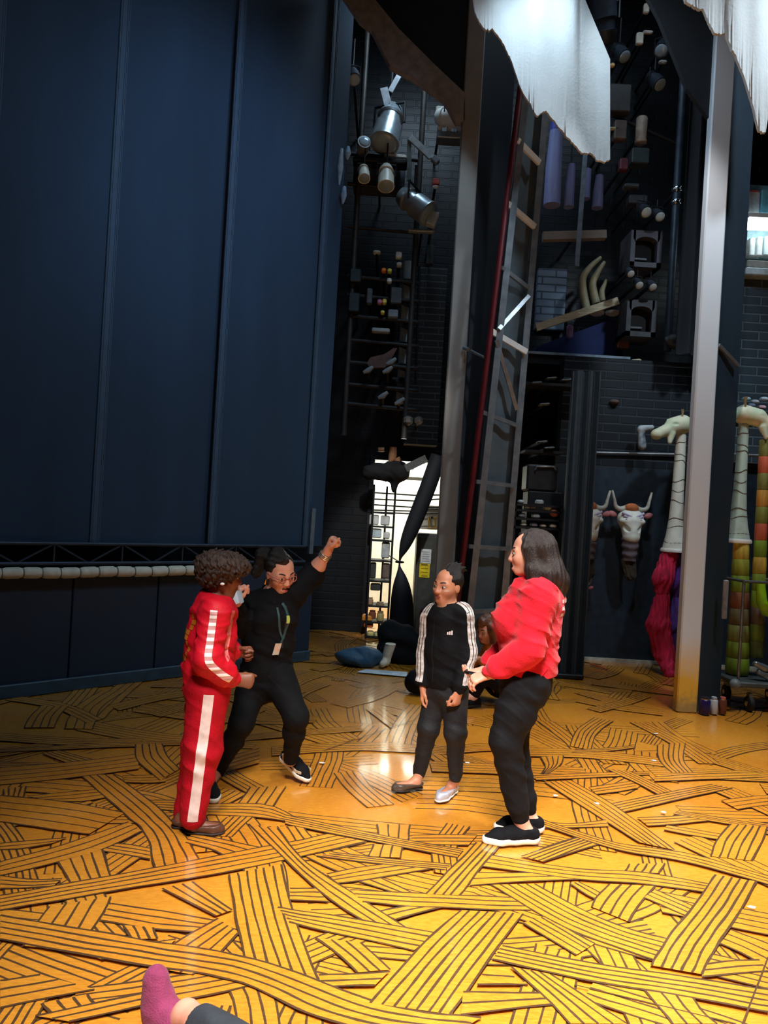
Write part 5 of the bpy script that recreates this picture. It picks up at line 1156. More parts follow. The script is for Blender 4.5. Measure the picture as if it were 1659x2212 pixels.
# ================================================================== LEFT BAY: between the drop and the grey post
def chunk(px0, py0, px1, py1, Y, d=.12, r=.01, tilt=0.0):
    """box seen from px0,py0 to px1,py1 at depth Y"""
    a, c = W((px0+px1)/2-(px1-px0)/2, (py0+py1)/2, Y), W((px0+px1)/2+(px1-px0)/2, (py0+py1)/2, Y); wd = (c-a).length; h = (py1-py0)/FPX*Y
    b = MB(); ct = (a+c)/2+V((0, d/2, 0)); ca, sa = math.cos(tilt), math.sin(tilt)
    b.rbox(ct, (wd, d, h), r, (V((ca, 0, sa)), V((0, 1, 0)), V((-sa, 0, ca)))); return b
def lantern(name, px, py, Y, size, aim, label, mbody, lens_on=None, group=None, hang=.25):
    """theatre spotlight: can, lens, yoke, clamp"""
    c = W(px, py, Y); a = V(aim).normalized(); sd = a.orthogonal().normalized()
    sd = V((a.y, -a.x, 0)).normalized() if abs(a.z) < .95 else V((1, 0, 0))
    t = thing(name, label, 'spotlight', c, group)
    b = MB(); L = size; R0 = size*.34
    b.lathe(c-a*L*.55, a, [(0, R0*.35), (L*.06, R0*.7), (L*.32, R0*.95), (L*.34, R0*.8), (L*.60, R0*.8), (L*.62, R0), (L*1.05, R0), (L*1.1, R0*1.06), (L*1.14, R0*1.06)], 18); b.build('can', mbody, t)
    b = MB(); b.lathe(c+a*L*.585, a, [(0, R0*.9), (L*.02, R0*.86), (L*.05, R0*.6), (L*.06, R0*.1)], 18)
    b.build('lens', lens_on or mat('lens_glass', (150, 176, 190), .08, var=.05), t)
    b = MB(); b.tube([c+sd*R0*1.15, c+sd*R0*1.15+UPZ*R0*1.4, c-sd*R0*1.15+UPZ*R0*1.4, c-sd*R0*1.15], R0*.10, 6); b.tube([c+UPZ*R0*1.4, c+UPZ*(R0*1.4+hang)], R0*.12, 6); b.build('yoke', M_black, t)
    return t
M_lampon = mat('lit_lens', (250, 252, 255), .3, emit=(245, 250, 255), es=6.0)
M_silver = mat('silver_can', (168, 182, 190), .32, .5, var=.2)
M_warmw = mat('warm_white_enamel', (222, 222, 206), .4, var=.1)
YL = 8.6
# lighting ladder: two uprights and rungs
ld = thing('lighting_ladder', 'black lighting ladder with cross bars hanging between drop and grey post', 'ladder', W(860, 640, YL))
for px in (762, 893):
    b = MB(); x = W(px, 600, YL).x; b.tube([(x, YL, 2.55), (x, YL, 8.8)], .035, 10); b.build('upright', mat('bronze_grey_pipe', (62, 60, 58), .5, .3), ld)
for py in (340, 405, 497, 605, 645, 690, 742, 790, 838, 880):
    b = MB(); z = W(828, py, YL).z; b.tube([(W(750, py, YL).x, YL, z+.02), (W(905, py, YL).x, YL, z-.01)], .024, 8); b.build('cross_bar', M_black, ld)
lantern('spotlight', 840, 270, YL-.1, .50, (-.15, -.35, -1), 'large ribbed silver spotlight hanging under the brown brace', M_silver, hang=.5)
b = MB(); p = [W(866, 158, YL-.15), W(852, 190, YL-.15), W(842, 200, YL-.15)]; b.beam(W(866, 156, YL-.15), W(843, 198, YL-.15), .06, .02, (0, 1, 0)); b.beam(W(829, 190, YL-.15), W(838, 226, YL-.15), .09, .02); b.beam(W(838, 226, YL-.15), W(850, 238, YL-.15), .05, .02)
tag(b.build('bent_bracket', mat('pale_sheet_metal', (186, 196, 204), .4, .3)), 'bent pale metal strap above the large silver spotlight', 'bracket')
lantern('spotlight', 786, 372, YL-.25, .20, (.1, -.5, -.9), 'small white spotlight, left one under the lamp shelf', M_warmw); lantern('spotlight', 834, 380, YL-.25, .28, (.05, -.4, -1), 'white bell-shaped spotlight, right one under the lamp shelf', M_warmw)
b = chunk(762, 340, 880, 349, YL-.2, .2); tag(b.build('lamp_shelf', M_black), 'black shelf carrying white lamps below the silver spotlight', 'shelf')
lantern('spotlight', 783, 322, YL-.15, .22, (.2, -1, .2), 'small round silver lamp standing on the black lamp shelf', M_silver, hang=.02)
b = chunk(830, 332, 878, 340, YL-.12, .12); tag(b.build('light_bar', mat('white_bar', (232, 228, 220), .4)), 'thin white bar lying on the black lamp shelf', 'bar')
b = chunk(763, 355, 875, 402, YL+.1, .3); k = b.build('dimmer_case', mat('grey_blue_case', (66, 72, 86), .55, var=.15)); tag(k, 'grey vented equipment case behind the white spotlights', 'case')
b = MB()
for i in range(6): b.box(W(860, 362+i*5, YL+.09), (.06, .01, .008))
b.build('vent', M_black, k)
b = MB(); b.beam(W(842, 293, YL-.2), W(840, 330, YL-.2), .055, .03); k = tag(b.build('striped_bracket', mat('pale_lilac_strip', (176, 182, 204), .5)), 'upright pale bracket with yellow tags beneath the silver spotlight', 'bracket')
for y in (298, 304.5): b = MB(); b.box(W(832, y, YL-.22), (.05, .012, .026)); lab(b.build('tag', mat('yellow_tape', (226, 218, 70), .5), k), 'yellow tag')
# bright lamp cluster tucked behind the grey post
lantern('spotlight', 972, 253, YL-.35, .34, (.75, -.5, -.25), 'lit white floodlight glowing left of the grey post', M_white, M_lampon, hang=.2)
b = chunk(944, 283, 1000, 297, YL-.3, .2); b2 = tag(b.build('lamp_tray', M_alu), 'small metal tray below the lit floodlight', 'tray')
for px in (950, 970, 992): b = chunk(px-5, 271, px+5, 284, YL-.28, .06); b.build('lamp_socket', M_white, b2)
b = chunk(942, 228, 968, 241, YL-.32, .1); tag(b.build('junction_box', M_warmw), 'small white junction box above the lit floodlight', 'box')
# slanted struts and boxes
b = MB(); b.beam(W(886, 297, YL-.3), W(932, 340, YL-.3), .07, .04); k = b.build('slanted_strut', mat('pale_blue_grey', (168, 182, 188), .45, .2)); tag(k, 'slanted pale strut running down to the grey post', 'strut')
b = MB(); b.rbox(W(940, 346, YL-.3), (.10, .08, .07), .01, (V((.75, 0, -.65)), V((0, 1, 0)), V((.65, 0, .75)))); b.build('end_cap', M_silver, k)
b = MB(); b.beam(W(884, 300, YL-.28), W(884, 390, YL-.28), .05, .04); tag(b.build('upright_bar', mat('grey_green_bar', (96, 112, 116), .5, .2)), 'upright grey green bar under the slanted pale strut', 'bar')
b = chunk(934, 384, 950, 396, YL-.3, .08); k = tag(b.build('indicator_box', mat('coral_plastic', (222, 120, 116), .45)), 'small coral pink box on a bar beside the grey post', 'box')
b = chunk(935, 399, 948, 404, YL-.3, .06); b.build('base', M_white, k)
lantern('spotlight', 894, 440, YL-.25, .42, (.72, -.35, -.6), 'pale slanted spotlight under the coral pink box', M_silver, hang=.25)
b = chunk(924, 455, 946, 485, YL-.35, .12, tilt=-.3); k = tag(b.build('colour_scroller', mat('white_housing', (196, 214, 220), .45)), 'tilted white box lamp at the end of the slanted spotlight', 'lamp')
b = chunk(882, 494, 940, 500, YL-.2, .08); tag(b.build('shelf_edge', mat('pale_edge', (150, 164, 166), .4, .3)), 'narrow pale ledge below the tilted white box lamp', 'shelf')
# pale cloth wisps on the drop edge
for i, (x0, y0, x1, y1) in enumerate(((738, 322, 732, 400), (752, 318, 750, 345), (744, 404, 740, 440))):
    b = MB(); b.tube([W(x0, y0, 7.75), W((x0+x1)/2, (y0+y1)/2, 7.73), W(x1, y1, 7.75)], [.02, .036, .012], 8, flat=None)
    tag(b.build('cloth_wisp', mat('pale_blue_cloth', (136, 162, 184), .8)), ['longest pale cloth wisp on the right edge of the blue-black drop', 'short upper cloth wisp beside the white lamps', 'lowest pale cloth wisp on the right edge of the drop'][i], 'cloth', 'cloth wisps on the drop edge')
# white pipe with black brackets, brick pier beside it
pp = thing('vertical_pipe', 'white vertical pipe with black brackets on the brick pier', 'pipe', W(878, 860, YL+.35))
a, c = W(878, 566, YL+.35), W(870, 872, YL+.35); a.x = c.x = (a.x+c.x)/2; b = MB(); b.tube([a, c], .062, 14); b.build('pipe', mat('white_pipe', (176, 194, 198), .45, var=.15, scale=5), pp)
for py in (607, 652, 700, 743, 790, 820, 840):
    b = MB(); z = W(874, py, YL+.3).z; b.box((a.x, YL+.27, z), (.24, .05, .028)); b.beam((a.x-.07, YL+.27, z-.02), (a.x+.07, YL+.27, z-.07), .03, .04); b.build('bracket', M_black, pp)
x0, x1 = W(888, 700, YL+.6).x, W(960, 700, YL+.6).x; zb, zt = 2.55, W(900, 575, YL+.6).z
b = MB(); b.box(((x0+x1)/2, YL+.75, (zb+zt)/2), (x1-x0, .3, zt-zb)); struct(b, 'wall_pier', brick_mat('slate_brick', (44, 52, 58), (78, 88, 92), 1.0, .40, .085, .5))
b = MB(); b.tube([W(906, 575, YL+.42), W(898, 830, YL+.42)], .016, 8); tag(b.build('conduit', M_black), 'thin black conduit running down the brick pier', 'pipe')
b = chunk(921, 528, 937, 570, YL+.35, .08); tag(b.build('cable_box', mat('grey_box', (70, 78, 84), .5, .2)), 'tall grey box above the brick pier', 'box')
# gear on the cross bars
gear = [
 ('warning_label', 824, 578, 834, 586, (236, 130, 44), 'orange label on the dark gear under the lamp shelf', 'label'), ('warning_label', 837, 579, 846, 587, (226, 220, 100), 'yellow label right of the orange label', 'label'),
 ('plastic_cap', 836, 600, 846, 609, (214, 226, 226), 'white cap beneath the orange and yellow labels', 'cap'), ('warning_label', 815, 646, 825, 655, (196, 120, 160), 'pink label left of a yellow one on the dark rack', 'label'),
 ('warning_label', 826, 645, 835, 655, (222, 206, 96), 'yellow label right of the pink label', 'label'), ('warning_label', 822, 670, 831, 676, (224, 218, 110), 'lowest yellow label on the dark rack', 'label'),
 ('cable_reel', 803, 708, 842, 717, (150, 156, 158), 'flat grey cable reel on the middle bar of the ladder', 'reel'), ('metal_box', 855, 543, 868, 556, (204, 220, 222), 'small white metal box above the white pipe', 'box'),
 ('metal_box', 857, 565, 868, 573, (190, 206, 206), 'white box touching the top of the white pipe', 'box'), ('gear_case', 792, 622, 804, 655, (74, 84, 90), 'narrow grey case left of the pink label', 'case'), ('gear_case', 844, 620, 868, 655, (64, 70, 74), 'square grey case left of the white pipe', 'case'),
 ('gear_case', 806, 540, 822, 545, (190, 206, 206), 'thin white strip light above the orange label', 'lamp'), ('cloth_bundle', 838, 668, 860, 685, (118, 128, 136), 'pale cloth bundle left of the white pipe', 'cloth'),
 ('gear_case', 756, 580, 780, 608, (34, 48, 52), 'dark green case at the left end of the ladder, upper', 'case'), ('gear_case', 753, 632, 776, 672, (34, 48, 54), 'dark green case at the left end of the ladder, lower', 'case')]
for nm, x0, y0, x1, y1, c, lb, cat in gear: tag(chunk(x0, y0, x1, y1, YL-.12, .10).build(nm, mat('paint_%d_%d_%d' % c, c, .5)), lb, cat)
b = MB(); b.prism([W(792, 785, YL-.15), W(800, 772, YL-.15), W(830, 765, YL-.15), W(850, 752, YL-.15), W(858, 752, YL-.15), W(840, 785, YL-.15), W(832, 794, YL-.15), W(800, 794, YL-.15)], (0, .06, 0)); tag(b.build('wooden_prop', mat('brown_wood', (88, 62, 54), .6)), 'dull brown winged board lying on the ladder bars', 'board')
for i, (px, py) in enumerate(((846, 782), (838, 800), (796, 800), (828, 855), (864, 868))):
    b = MB(); c = W(px, py, YL-.2); b.tube([c+V((-.06, 0, -.03)), c+V((0, 0, .0)), c+V((.05, 0, .045))], [.018, .034, .02], 8); tag(b.build('cable_coil', mat('grey_cable', (128, 138, 144), .6)), ['grey cable bundle on the tip of the brown board', 'grey cable bundle under the brown board', 'grey cable bundle at the left end of the brown board', 'grey cable bundle below the brown board, lower', 'grey cable bundle against the foot of the white pipe'][i], 'cable', 'cable bundles on the ladder')
b = MB()
for i in range(2): b.ball(W(880+22*i, 908, YL-.1), (.06, .06, .05), 12)
k = chunk(872, 897, 892, 917, YL-.1, .12, .03); tag(k.build('work_lamp', mat('ribbed_grey', (110, 106, 102), .5)), 'ribbed grey lamp head at the bottom of the ladder, left', 'lamp'); k = chunk(896, 898, 914, 916, YL-.1, .12, .03); tag(k.build('work_lamp', mat('ribbed_pale', (140, 142, 142), .5)), 'paler grey lamp head at the bottom of the ladder, right', 'lamp')

# ---- doorway zone
YD = 9.2
dk = thing('hanging_puppet', 'dark puppet with tan wooden limbs hanging above the lit doorway', 'puppet', W(845, 1000, YD-.12))
b = MB(); b.tube([W(850, 966, YD-.12), W(848, 985, YD-.12), W(843, 1005, YD-.12)], [.045, .055, .03], 10); b.tube([W(856, 990, YD-.14), W(868, 1012, YD-.14), W(880, 1034, YD-.14)], [.05, .04, .012], 10); b.tube([W(817, 971, YD-.12), W(830, 971, YD-.12)], .03, 8); b.build('limb', mat('tan_wood', (196, 146, 108), .55, c2=(160, 112, 80)), dk)
S = Sdf(); S.cone(W(800, 1020, YD-.12), W(862, 1018, YD-.12), .10, .14, .05); S.cone(W(858, 1018, YD-.12), W(850, 1062, YD-.12), .11, .02, .05); S.disp = wrinkle(.01, 30); sdf_obj('hide', S, .015, mat('black_fur', (18, 19, 22), .9, bump=.5), dk)
b = MB(); b.beam(W(876, 1012, YD-.6), W(921, 990, YD-.6), .09, .05); tag(b.build('fuzzy_roll', mat('fuzzy_grey', (120, 124, 122), .95, bump=1, bscale=300, c2=(70, 74, 74), scale=90)), 'fuzzy grey roll slanting above the lit doorway', 'roll')
ft = thing('fluorescent_fixture', 'fluorescent ceiling fixture shining in the lit doorway', 'lamp', W(870, 1046, YB+.7))
b = MB(); p, q = W(806, 1046, YB+.8), W(930, 1050, YB+.8); b.tube([p, q], .055, 12); b.build('tube', mat('lit_tube', (255, 255, 250), .4, emit=(255, 255, 244), es=22.0), ft)
b = MB(); b.box((p+q)/2+UPZ*.1, ((q-p).length+.1, .16, .05)); b.build('housing', M_white, ft); b = MB(); m_ = (p+q)/2; b.box((m_.x, m_.y, (m_.z+3.2)/2+.05), (.03, .03, 3.2-m_.z-.1)); b.build('stem', M_white, ft)
# pipes / cables across the head of the doorway
for i, (y0, y1) in enumerate(((1066, 1074), (1080, 1078), (1092, 1100), (1104, 1098), (1108, 1112))):
    b = MB(); za, ze = W(838, y0, YB).z, W(975, y1-8, YB).z; b.tube([(DX0-.06, YB-.05, za), ((DX0+DX1)/2-.1, YB-.05, (za+ze)/2-.03-.02*(i % 2)), (DX1+.06, YB-.05, ze)], .010, 6); tag(b.build('overhead_cable', M_rubber), 'dark cable strung across the top of the lit doorway', 'cable', 'cables across the lit doorway')
# storage rack with boxes
rk = thing('storage_rack', 'black storage rack loaded with white boxes in the lit doorway', 'rack', W(822, 1390, YD))
xa, xb_ = W(797, 1250, YD).x, W(843, 1250, YD).x
for x, yy in ((xa, YD-.05), ((xa+xb_)/2+.03, YD+.34), (xb_, YD-.05)): b = MB(); b.tube([(x, yy, 0), (x, yy, 2.0)], .014, 8); b.build('post', M_black, rk)
SHY = (1108, 1138, 1168, 1212, 1256, 1310, 1345, 1376)
for y in SHY: b = MB(); z = W(820, y, YD).z; b.box(((xa+xb_)/2, YD+.15, z), (xb_-xa, .36, .022)); b.build('shelf', M_black, rk)
bx = [(798, 1112, 818, 1134, (228, 230, 222)), (822, 1114, 842, 1135, (222, 226, 220)), (800, 1142, 824, 1162, (206, 222, 224)), (828, 1150, 842, 1164, (232, 232, 226)), (824, 1172, 842, 1206, (200, 206, 206)), (799, 1216, 812, 1250, (66, 66, 62)), (826, 1218, 842, 1250, (122, 104, 96)), (800, 1262, 822, 1276, (62, 66, 66)), (828, 1238, 842, 1252, (226, 222, 204)),
      (792, 1290, 806, 1305, (208, 168, 132)), (812, 1300, 830, 1312, (150, 130, 104)), (796, 1318, 812, 1336, (150, 90, 62)), (782, 1330, 804, 1342, (226, 146, 48)), (813, 1320, 829, 1341, (186, 168, 110)), (786, 1348, 806, 1356, (214, 110, 60)), (793, 1366, 806, 1388, (220, 206, 124)), (809, 1368, 818, 1387, (228, 216, 150))]
lbs = ['white box on the top shelf of the rack, left', 'white box on the top shelf of the rack, right', 'pale blue box on the second shelf of the rack', 'small white box on the second shelf of the rack', 'tall pale box in the middle of the rack', 'dark box low on the rack, left', 'brownish box low on the rack, right', 'flat dark box under the tall pale box', 'small cream pot at the right edge of the rack',
       'tan jar on the lower rack, left', 'dull tan jar on the lower rack, right', 'brown jar on the lower rack', 'bright orange tray on the lower rack', 'greenish jar on the lower rack', 'flat orange packet under the orange tray', 'yellow carton at the foot of the rack, left', 'pale yellow carton at the foot of the rack, right']
for (x0, y0, x1, y1, c), lb in zip(bx, lbs):
    rnd = 'jar' in lb or 'pot' in lb
    if rnd:
        p = W((x0+x1)/2, y1, YD+.05); h = (y1-y0)/FPX*YD; r_ = (x1-x0)/2/FPX*YD; b = MB(); b.lathe(p, UPZ, [(0, r_*.9), (h*.06, r_), (h*.72, r_), (h*.8, r_*.75), (h*.82, r_*.8), (h, r_*.8)], 14); nm = 'jar'
    else: b = chunk(x0, y0, x1, y1, YD+.0, .18, .012); nm = 'storage_box'
    tag(b.build(nm, mat('box_%d_%d_%d' % c, c, .55)), lb, 'jar' if rnd else 'box', 'things on the storage rack')
# grey cabinet with notices, white board with a yellow frame
YC = 8.9
cb = thing('electrical_cabinet', 'tall dark grey cabinet with white and yellow notices beside the grey post', 'cabinet', W(922, 1400, YC))
x0, x1 = W(893, 1300, YC).x, W(962, 1300, YC).x; zt = W(915, 1152, YC).z
b = MB(); b.rbox(((x0+x1)/2, YC+.2, zt/2), (x1-x0, .4, zt), .012); b.build('cabinet_body', mat('grey_olive_cabinet', (74, 76, 72), .5, var=.08), cb)
b = MB(); b.rbox(((x0+x1)/2+.01, YC-.008, zt/2), (x1-x0-.05, .016, zt-.08), .006); d = b.build('door', mat('grey_olive_door', (70, 72, 70), .45), cb)
b = MB(); b.box(W(920, 1202, YC-.02), (.13, .006, .18)); k = b.build('notice', mat('white_notice', (226, 232, 236), .5), d); lab(k, 'white printed notice')
for i in range(5): b = MB(); b.box(W(920, 1192+i*5, YC-.0245), (.09, .002, .006)); b.build('text_line', mat('grey_print', (150, 156, 164), .6), d)
b = MB(); b.box(W(917, 1232, YC-.02), (.13, .006, .18)); lab(b.build('notice', mat('yellow_notice', (238, 212, 40), .5), d), 'yellow printed notice')
for i in range(4): b = MB(); b.box(W(917, 1220+i*8, YC-.0245), (.08, .002, .016 if i == 0 else .006)); b.build('text_line', mat('dark_print', (120, 100, 20), .6), d)
b = chunk(898, 1092, 962, 1144, YB+.3, .06, .008); k = tag(b.build('wall_board', mat('white_board', (234, 234, 222), .5, var=.05)), 'white board with yellow square frame at the right of the doorway', 'board')
p = [W(926, 1118, YB+.27), W(941, 1118, YB+.27), W(941, 1138, YB+.27), W(926, 1138, YB+.27)]; b = MB(); b.tube(p+[p[0]], .012, 4); b.build('frame', mat('yellow_frame', (224, 190, 60), .5), k)
# black cloth knotted and hanging diagonally
kn = thing('tied_drape', 'black drape pulled aside and tied in a knot across the doorway', 'drape', W(865, 1216, YC-.35))
pts = lerp_path([W(948, 985, YC-.35), W(925, 1050, YC-.35), W(898, 1120, YC-.35), W(874, 1180, YC-.35), W(863, 1214, YC-.35), W(866, 1250, YC-.35), W(868, 1300, YC-.35), W(866, 1380, YC-.35)], 40); b = MB()
rs = [.10-.09*math.exp(-((i-22.5)/6)**2)+(.06*min(1, max(0, (i-24)/14))) for i in range(40)]
b.tube(pts, rs, 14); b.build('drape_cloth', MATS['black_masking'], kn)
b = MB(); c = W(863, 1214, YC-.35); b.tube([c+V((-.045, 0, .0)), c+V((0, -.04, .008)), c+V((.045, 0, 0)), c+V((0, .04, -.008)), c+V((-.045, 0, 0))], .012, 8); b.tube([c, W(840, 1200, YC-.35)], .006, 6); b.build('tie', M_black, kn)
# dark heap in place of a seated figure, blue bag, white boot, black bag by the girl
S = Sdf(); S.disp = wrinkle(.02, 14, 3); S.ell(W(868, 1400, 7.9), (.22, .18, .28)); S.ell(W(842, 1380, 7.9), (.14, .14, .22), None, .08); S.ell(W(895, 1410, 7.9), (.14, .14, .2), None, .08); S.plane((0, 0, FZ+.002), (0, 0, -1))
tag(sdf_obj('dark_heap', S, .018, mat('black_wool', (16, 18, 22), .9, bump=.4), None), 'dark heap in place of a seated figure, in front of the cabinet', 'cloth')
S = Sdf(); S.disp = wrinkle(.012, 18, 1); p = F(772, 1438); S.ell(p+V((0, 0, .09)), (.24, .14, .10)); S.ell(p+V((.12, 0, .10)), (.14, .12, .10), None, .06); S.plane((0, 0, FZ+.002), (0, 0, -1))
tag(sdf_obj('duffel_bag', S, .014, mat('dull_blue_nylon', (42, 78, 104), .6, bump=.3), None), 'dull blue soft bag on the floor by the end of the drop', 'bag')
p = F(832, 1438, FZ); bt = thing('boot', 'cream white boot standing in front of the dark heap', 'boot', p)
S = Sdf(); S.cone(p+V((0, 0, .05)), p+V((.045, 0, .24)), .05, .056, .02); S.cone(p+V((0, 0, .05)), p+V((-.03, -.10, .035)), .045, .034, .03); S.plane(p+V((0, 0, .001)), (0, 0, -1)); S.plane(p+V((.04, 0, .235)), (-.1, 0, 1)); sdf_obj('shaft', S, .008, mat('cream_leather', (216, 204, 180), .5), bt)
b = MB(); b.tube([p+V((.0435+.05*math.cos(a), .052*math.sin(a), .232)) for a in np.linspace(0, 2*math.pi, 15)], .008, 6, caps=False); b.build('cuff', mat('cream_trim', (228, 220, 200), .6), bt)
S = Sdf(); S.disp = wrinkle(.008, 22, 7); p = F(904, 1500); S.ell(p+V((0, 0, .11)), (.14, .11, .12)); S.ell(p+V((.10, .05, .09)), (.12, .10, .09), None, .05); S.plane((0, 0, FZ+.002), (0, 0, -1)); tag(sdf_obj('backpack', S, .01, M_bk, None), 'black backpack slumped on the floor behind the girl', 'bag')
b = MB(); b.prism([F(770, 1452, FZ), F(880, 1462, FZ), F(880, 1452, FZ), F(790, 1446, FZ)], (0, 0, .003)); tag(b.build('paper_sheet', mat('pale_paper', (188, 204, 212), .6)), 'pale sheet lying on the floor by the blue bag', 'paper')

# dim gear hanging in the dark at the top left beside the brace
for i, (px, py, sz) in enumerate(((692, 56, .24), (728, 104, .24), (762, 160, .22))):
    lantern('spotlight', px, py, 8.2, sz, (.2*(-1)**i, -.5, -.8), ['dark spotlight high above the drop, leftmost of three', 'dark spotlight above the right end of the drop, middle of three', 'dark spotlight closest to the brown brace'][i], mat('dark_can', (52, 60, 72), .5, .3), group='spotlights in the dark above the drop', hang=.3)
b = MB(); b.tube([W(640, -75, 8.32), W(830, 75, 8.32)], .03, 8); tag(b.build('lighting_pipe', M_black), 'black pipe carrying the dark spotlights above the drop', 'pipe')
# ================================================================== RIGHT BAY
YS = 9.0
# dark drape column in front of the masks
xp = F(1228, 1466).x; yp = F(1228, 1466).y
b = MB(); zt = W(1240, 800, yp).z; rows = [[V((xp-.145+.29*u, yp+.03*math.sin(u*17)+.02*math.sin(u*31), z)) for u in np.linspace(0, 1, 24)] for z in np.linspace(.04, zt, 6)]
b.grid(rows, thick=(0, .05, 0)); tag(b.build('narrow_drape', mat('petrol_drape', (38, 54, 66), .7, var=.15)), 'narrow dark petrol drape hanging to the floor behind the woman in red', 'drape')
b = MB(); b.rbox((xp, yp+.1, .03), (.30, .3, .05), .01); tag(b.build('drape_weight', M_black), 'flat dark weight at the foot of the narrow petrol drape', 'weight')
# wildebeest masks
def beest(px, py, Y, s, label, dim=False):
    c = W(px, py, Y); t = thing('antelope_mask', label, 'mask', c)
    P = lambda x, y, z: c+V((x*(1.5 if z < .09 else 1), y*1.2, (z if z > .09 else .09+(z-.09)*1.42)))*s
    M_f = mat('mask_white', (214, 218, 208), .6, var=.12, scale=14) if not dim else mat('mask_grey', (150, 146, 142), .6, var=.15, scale=14)
    S = Sdf(); S.ell(P(0, 0, .02), (.155*s, .09*s, .12*s), None, .03*s); S.cone(P(0, -.02, -.02), P(0, -.05, -.13), .125*s, .10*s, .05*s); S.ell(P(.055, -.06, -.005), (.07*s, .045*s, .04*s), None, .02*s); S.ell(P(-.055, -.06, -.005), (.07*s, .045*s, .04*s), None, .02*s)
    S.ell(P(.062, -.10, -.06), (.07*s, .04*s, .026*s), ((.8, 0, .55), (0, 1, 0), (-.55, 0, .8)), .015*s, True); S.ell(P(-.062, -.10, -.06), (.07*s, .04*s, .026*s), ((.8, 0, -.55), (0, 1, 0), (.55, 0, .8)), .015*s, True)
    S.plane(P(0, .05, 0), (0, 1, 0)); f_ = sdf_obj('face', S, .007, M_f, t)
    b = MB()
    for k in range(3): b.tube([P(-.085+.012*k, -.062-.012*k, .065-.026*k), P(0, -.098-.002*k, .02-.026*k), P(.085-.012*k, -.062-.012*k, .065-.026*k)], .016*s, 8)
    b.build('forehead_stripe', mat('lilac_paint', (176, 170, 196), .6), t)
    for sg in (-1, 1):
        b = MB(); pts = lerp_path([P(.05*sg, 0, .115), P(.13*sg, -.01, .095), P(.185*sg, -.01, .125), P(.205*sg, -.01, .20), P(.235*sg, 0, .31)], 16); b.tube(pts, [.036*s*(1-.65*(i/15)) for i in range(16)], 10); b.build('horn', mat('horn', (206, 208, 196), .45, c2=(120, 118, 110), scale=6), t)
        b = MB(); b.ball(P(.142*sg, .01, .05), (.058*s, .018*s, .036*s), 12, 0, (V((.95, 0, .25*sg)), V((0, 1, 0)), V((-.25*sg, 0, .95)))); b.build('ear', mat('pink_ear', (172, 108, 112), .7), t)
    b = MB(); b.ball(P(0, -.02, .115), (.085*s, .06*s, .055*s), 14); b.build('crown_tuft', mat('orange_fibre', (196, 112, 66), .9, bump=1, bscale=120), t)
    S = Sdf(); S.disp = lambda X, Y, Z: .006*np.sin(Z*70/s+np.sin(X*20)); S.cone(P(0, -.03, -.17), P(0, -.03, -.31), .100*s, .080*s, .03); S.plane(P(0, 0, -.335), (0, 0, -1)); sdf_obj('muzzle', S, .008, mat('mauve_hide', (92, 82, 90), .75, bump=.5, bscale=24), t)
    S = Sdf(); S.disp = strands(.008, (0, 0, 1), 160); S.cone(P(0, -.02, -.34), P(.02, -.02, -.45), .085*s, .070*s, .03*s, ((0, 1, 0), .6)); sdf_obj('beard', S, .009, mat('dark_raffia', (56, 50, 38), .9, bump=.6), t)
beest(1362, 1118, 8.4, 1.0, 'horned antelope mask with orange tuft, right one on the dark blue wall')
beest(1272, 1114, 8.4, 1.0, 'horned antelope mask half hidden by the petrol drape, upper one')
beest(1252, 1272, 8.42, .62, 'smaller dim horned mask low on the wall behind the petrol drape', True)
# pale conduit on the wall, rod on floor
b = MB(); b.tube([W(1256, 977, YR-.04), W(1462, 982, YR-.04)], .016, 8); tag(b.build('conduit', M_alu), 'pale conduit running along the wall above the horned masks', 'pipe')
b = MB(); p, q = F(1275, 1436, FZ), F(1312, 1447, FZ); b.tube([p+UPZ*.012, q+UPZ*.012], .012, 8); tag(b.build('orange_rod', mat('orange_wood', (196, 108, 66), .5)), 'short orange rod lying on floor below the horned masks', 'rod')
# prop birds / white mask by conduit
S = Sdf(); c = W(1388, 945, YR-.2); S.cone(c+V((-.02, 0, .08)), c+V((.0, 0, -.10)), .035, .05, .03); S.cone(c+V((-.02, 0, .10)), c+V((.09, -.03, .12)), .045, .03, .03); tag(sdf_obj('bird_prop', S, .01, mat('blue_black_feather', (52, 66, 84), .6, c2=(190, 206, 214), scale=8), None), 'small blue and white bird prop perched left of the giraffe', 'prop')
b = MB(); b.ball(W(1327, 868, YR-.03), (.06, .05, .03)); tag(b.build('rag', mat('dull_brown_rag', (86, 72, 66), .9)), 'dull brown rag on the brick wall above the conduit', 'rag')

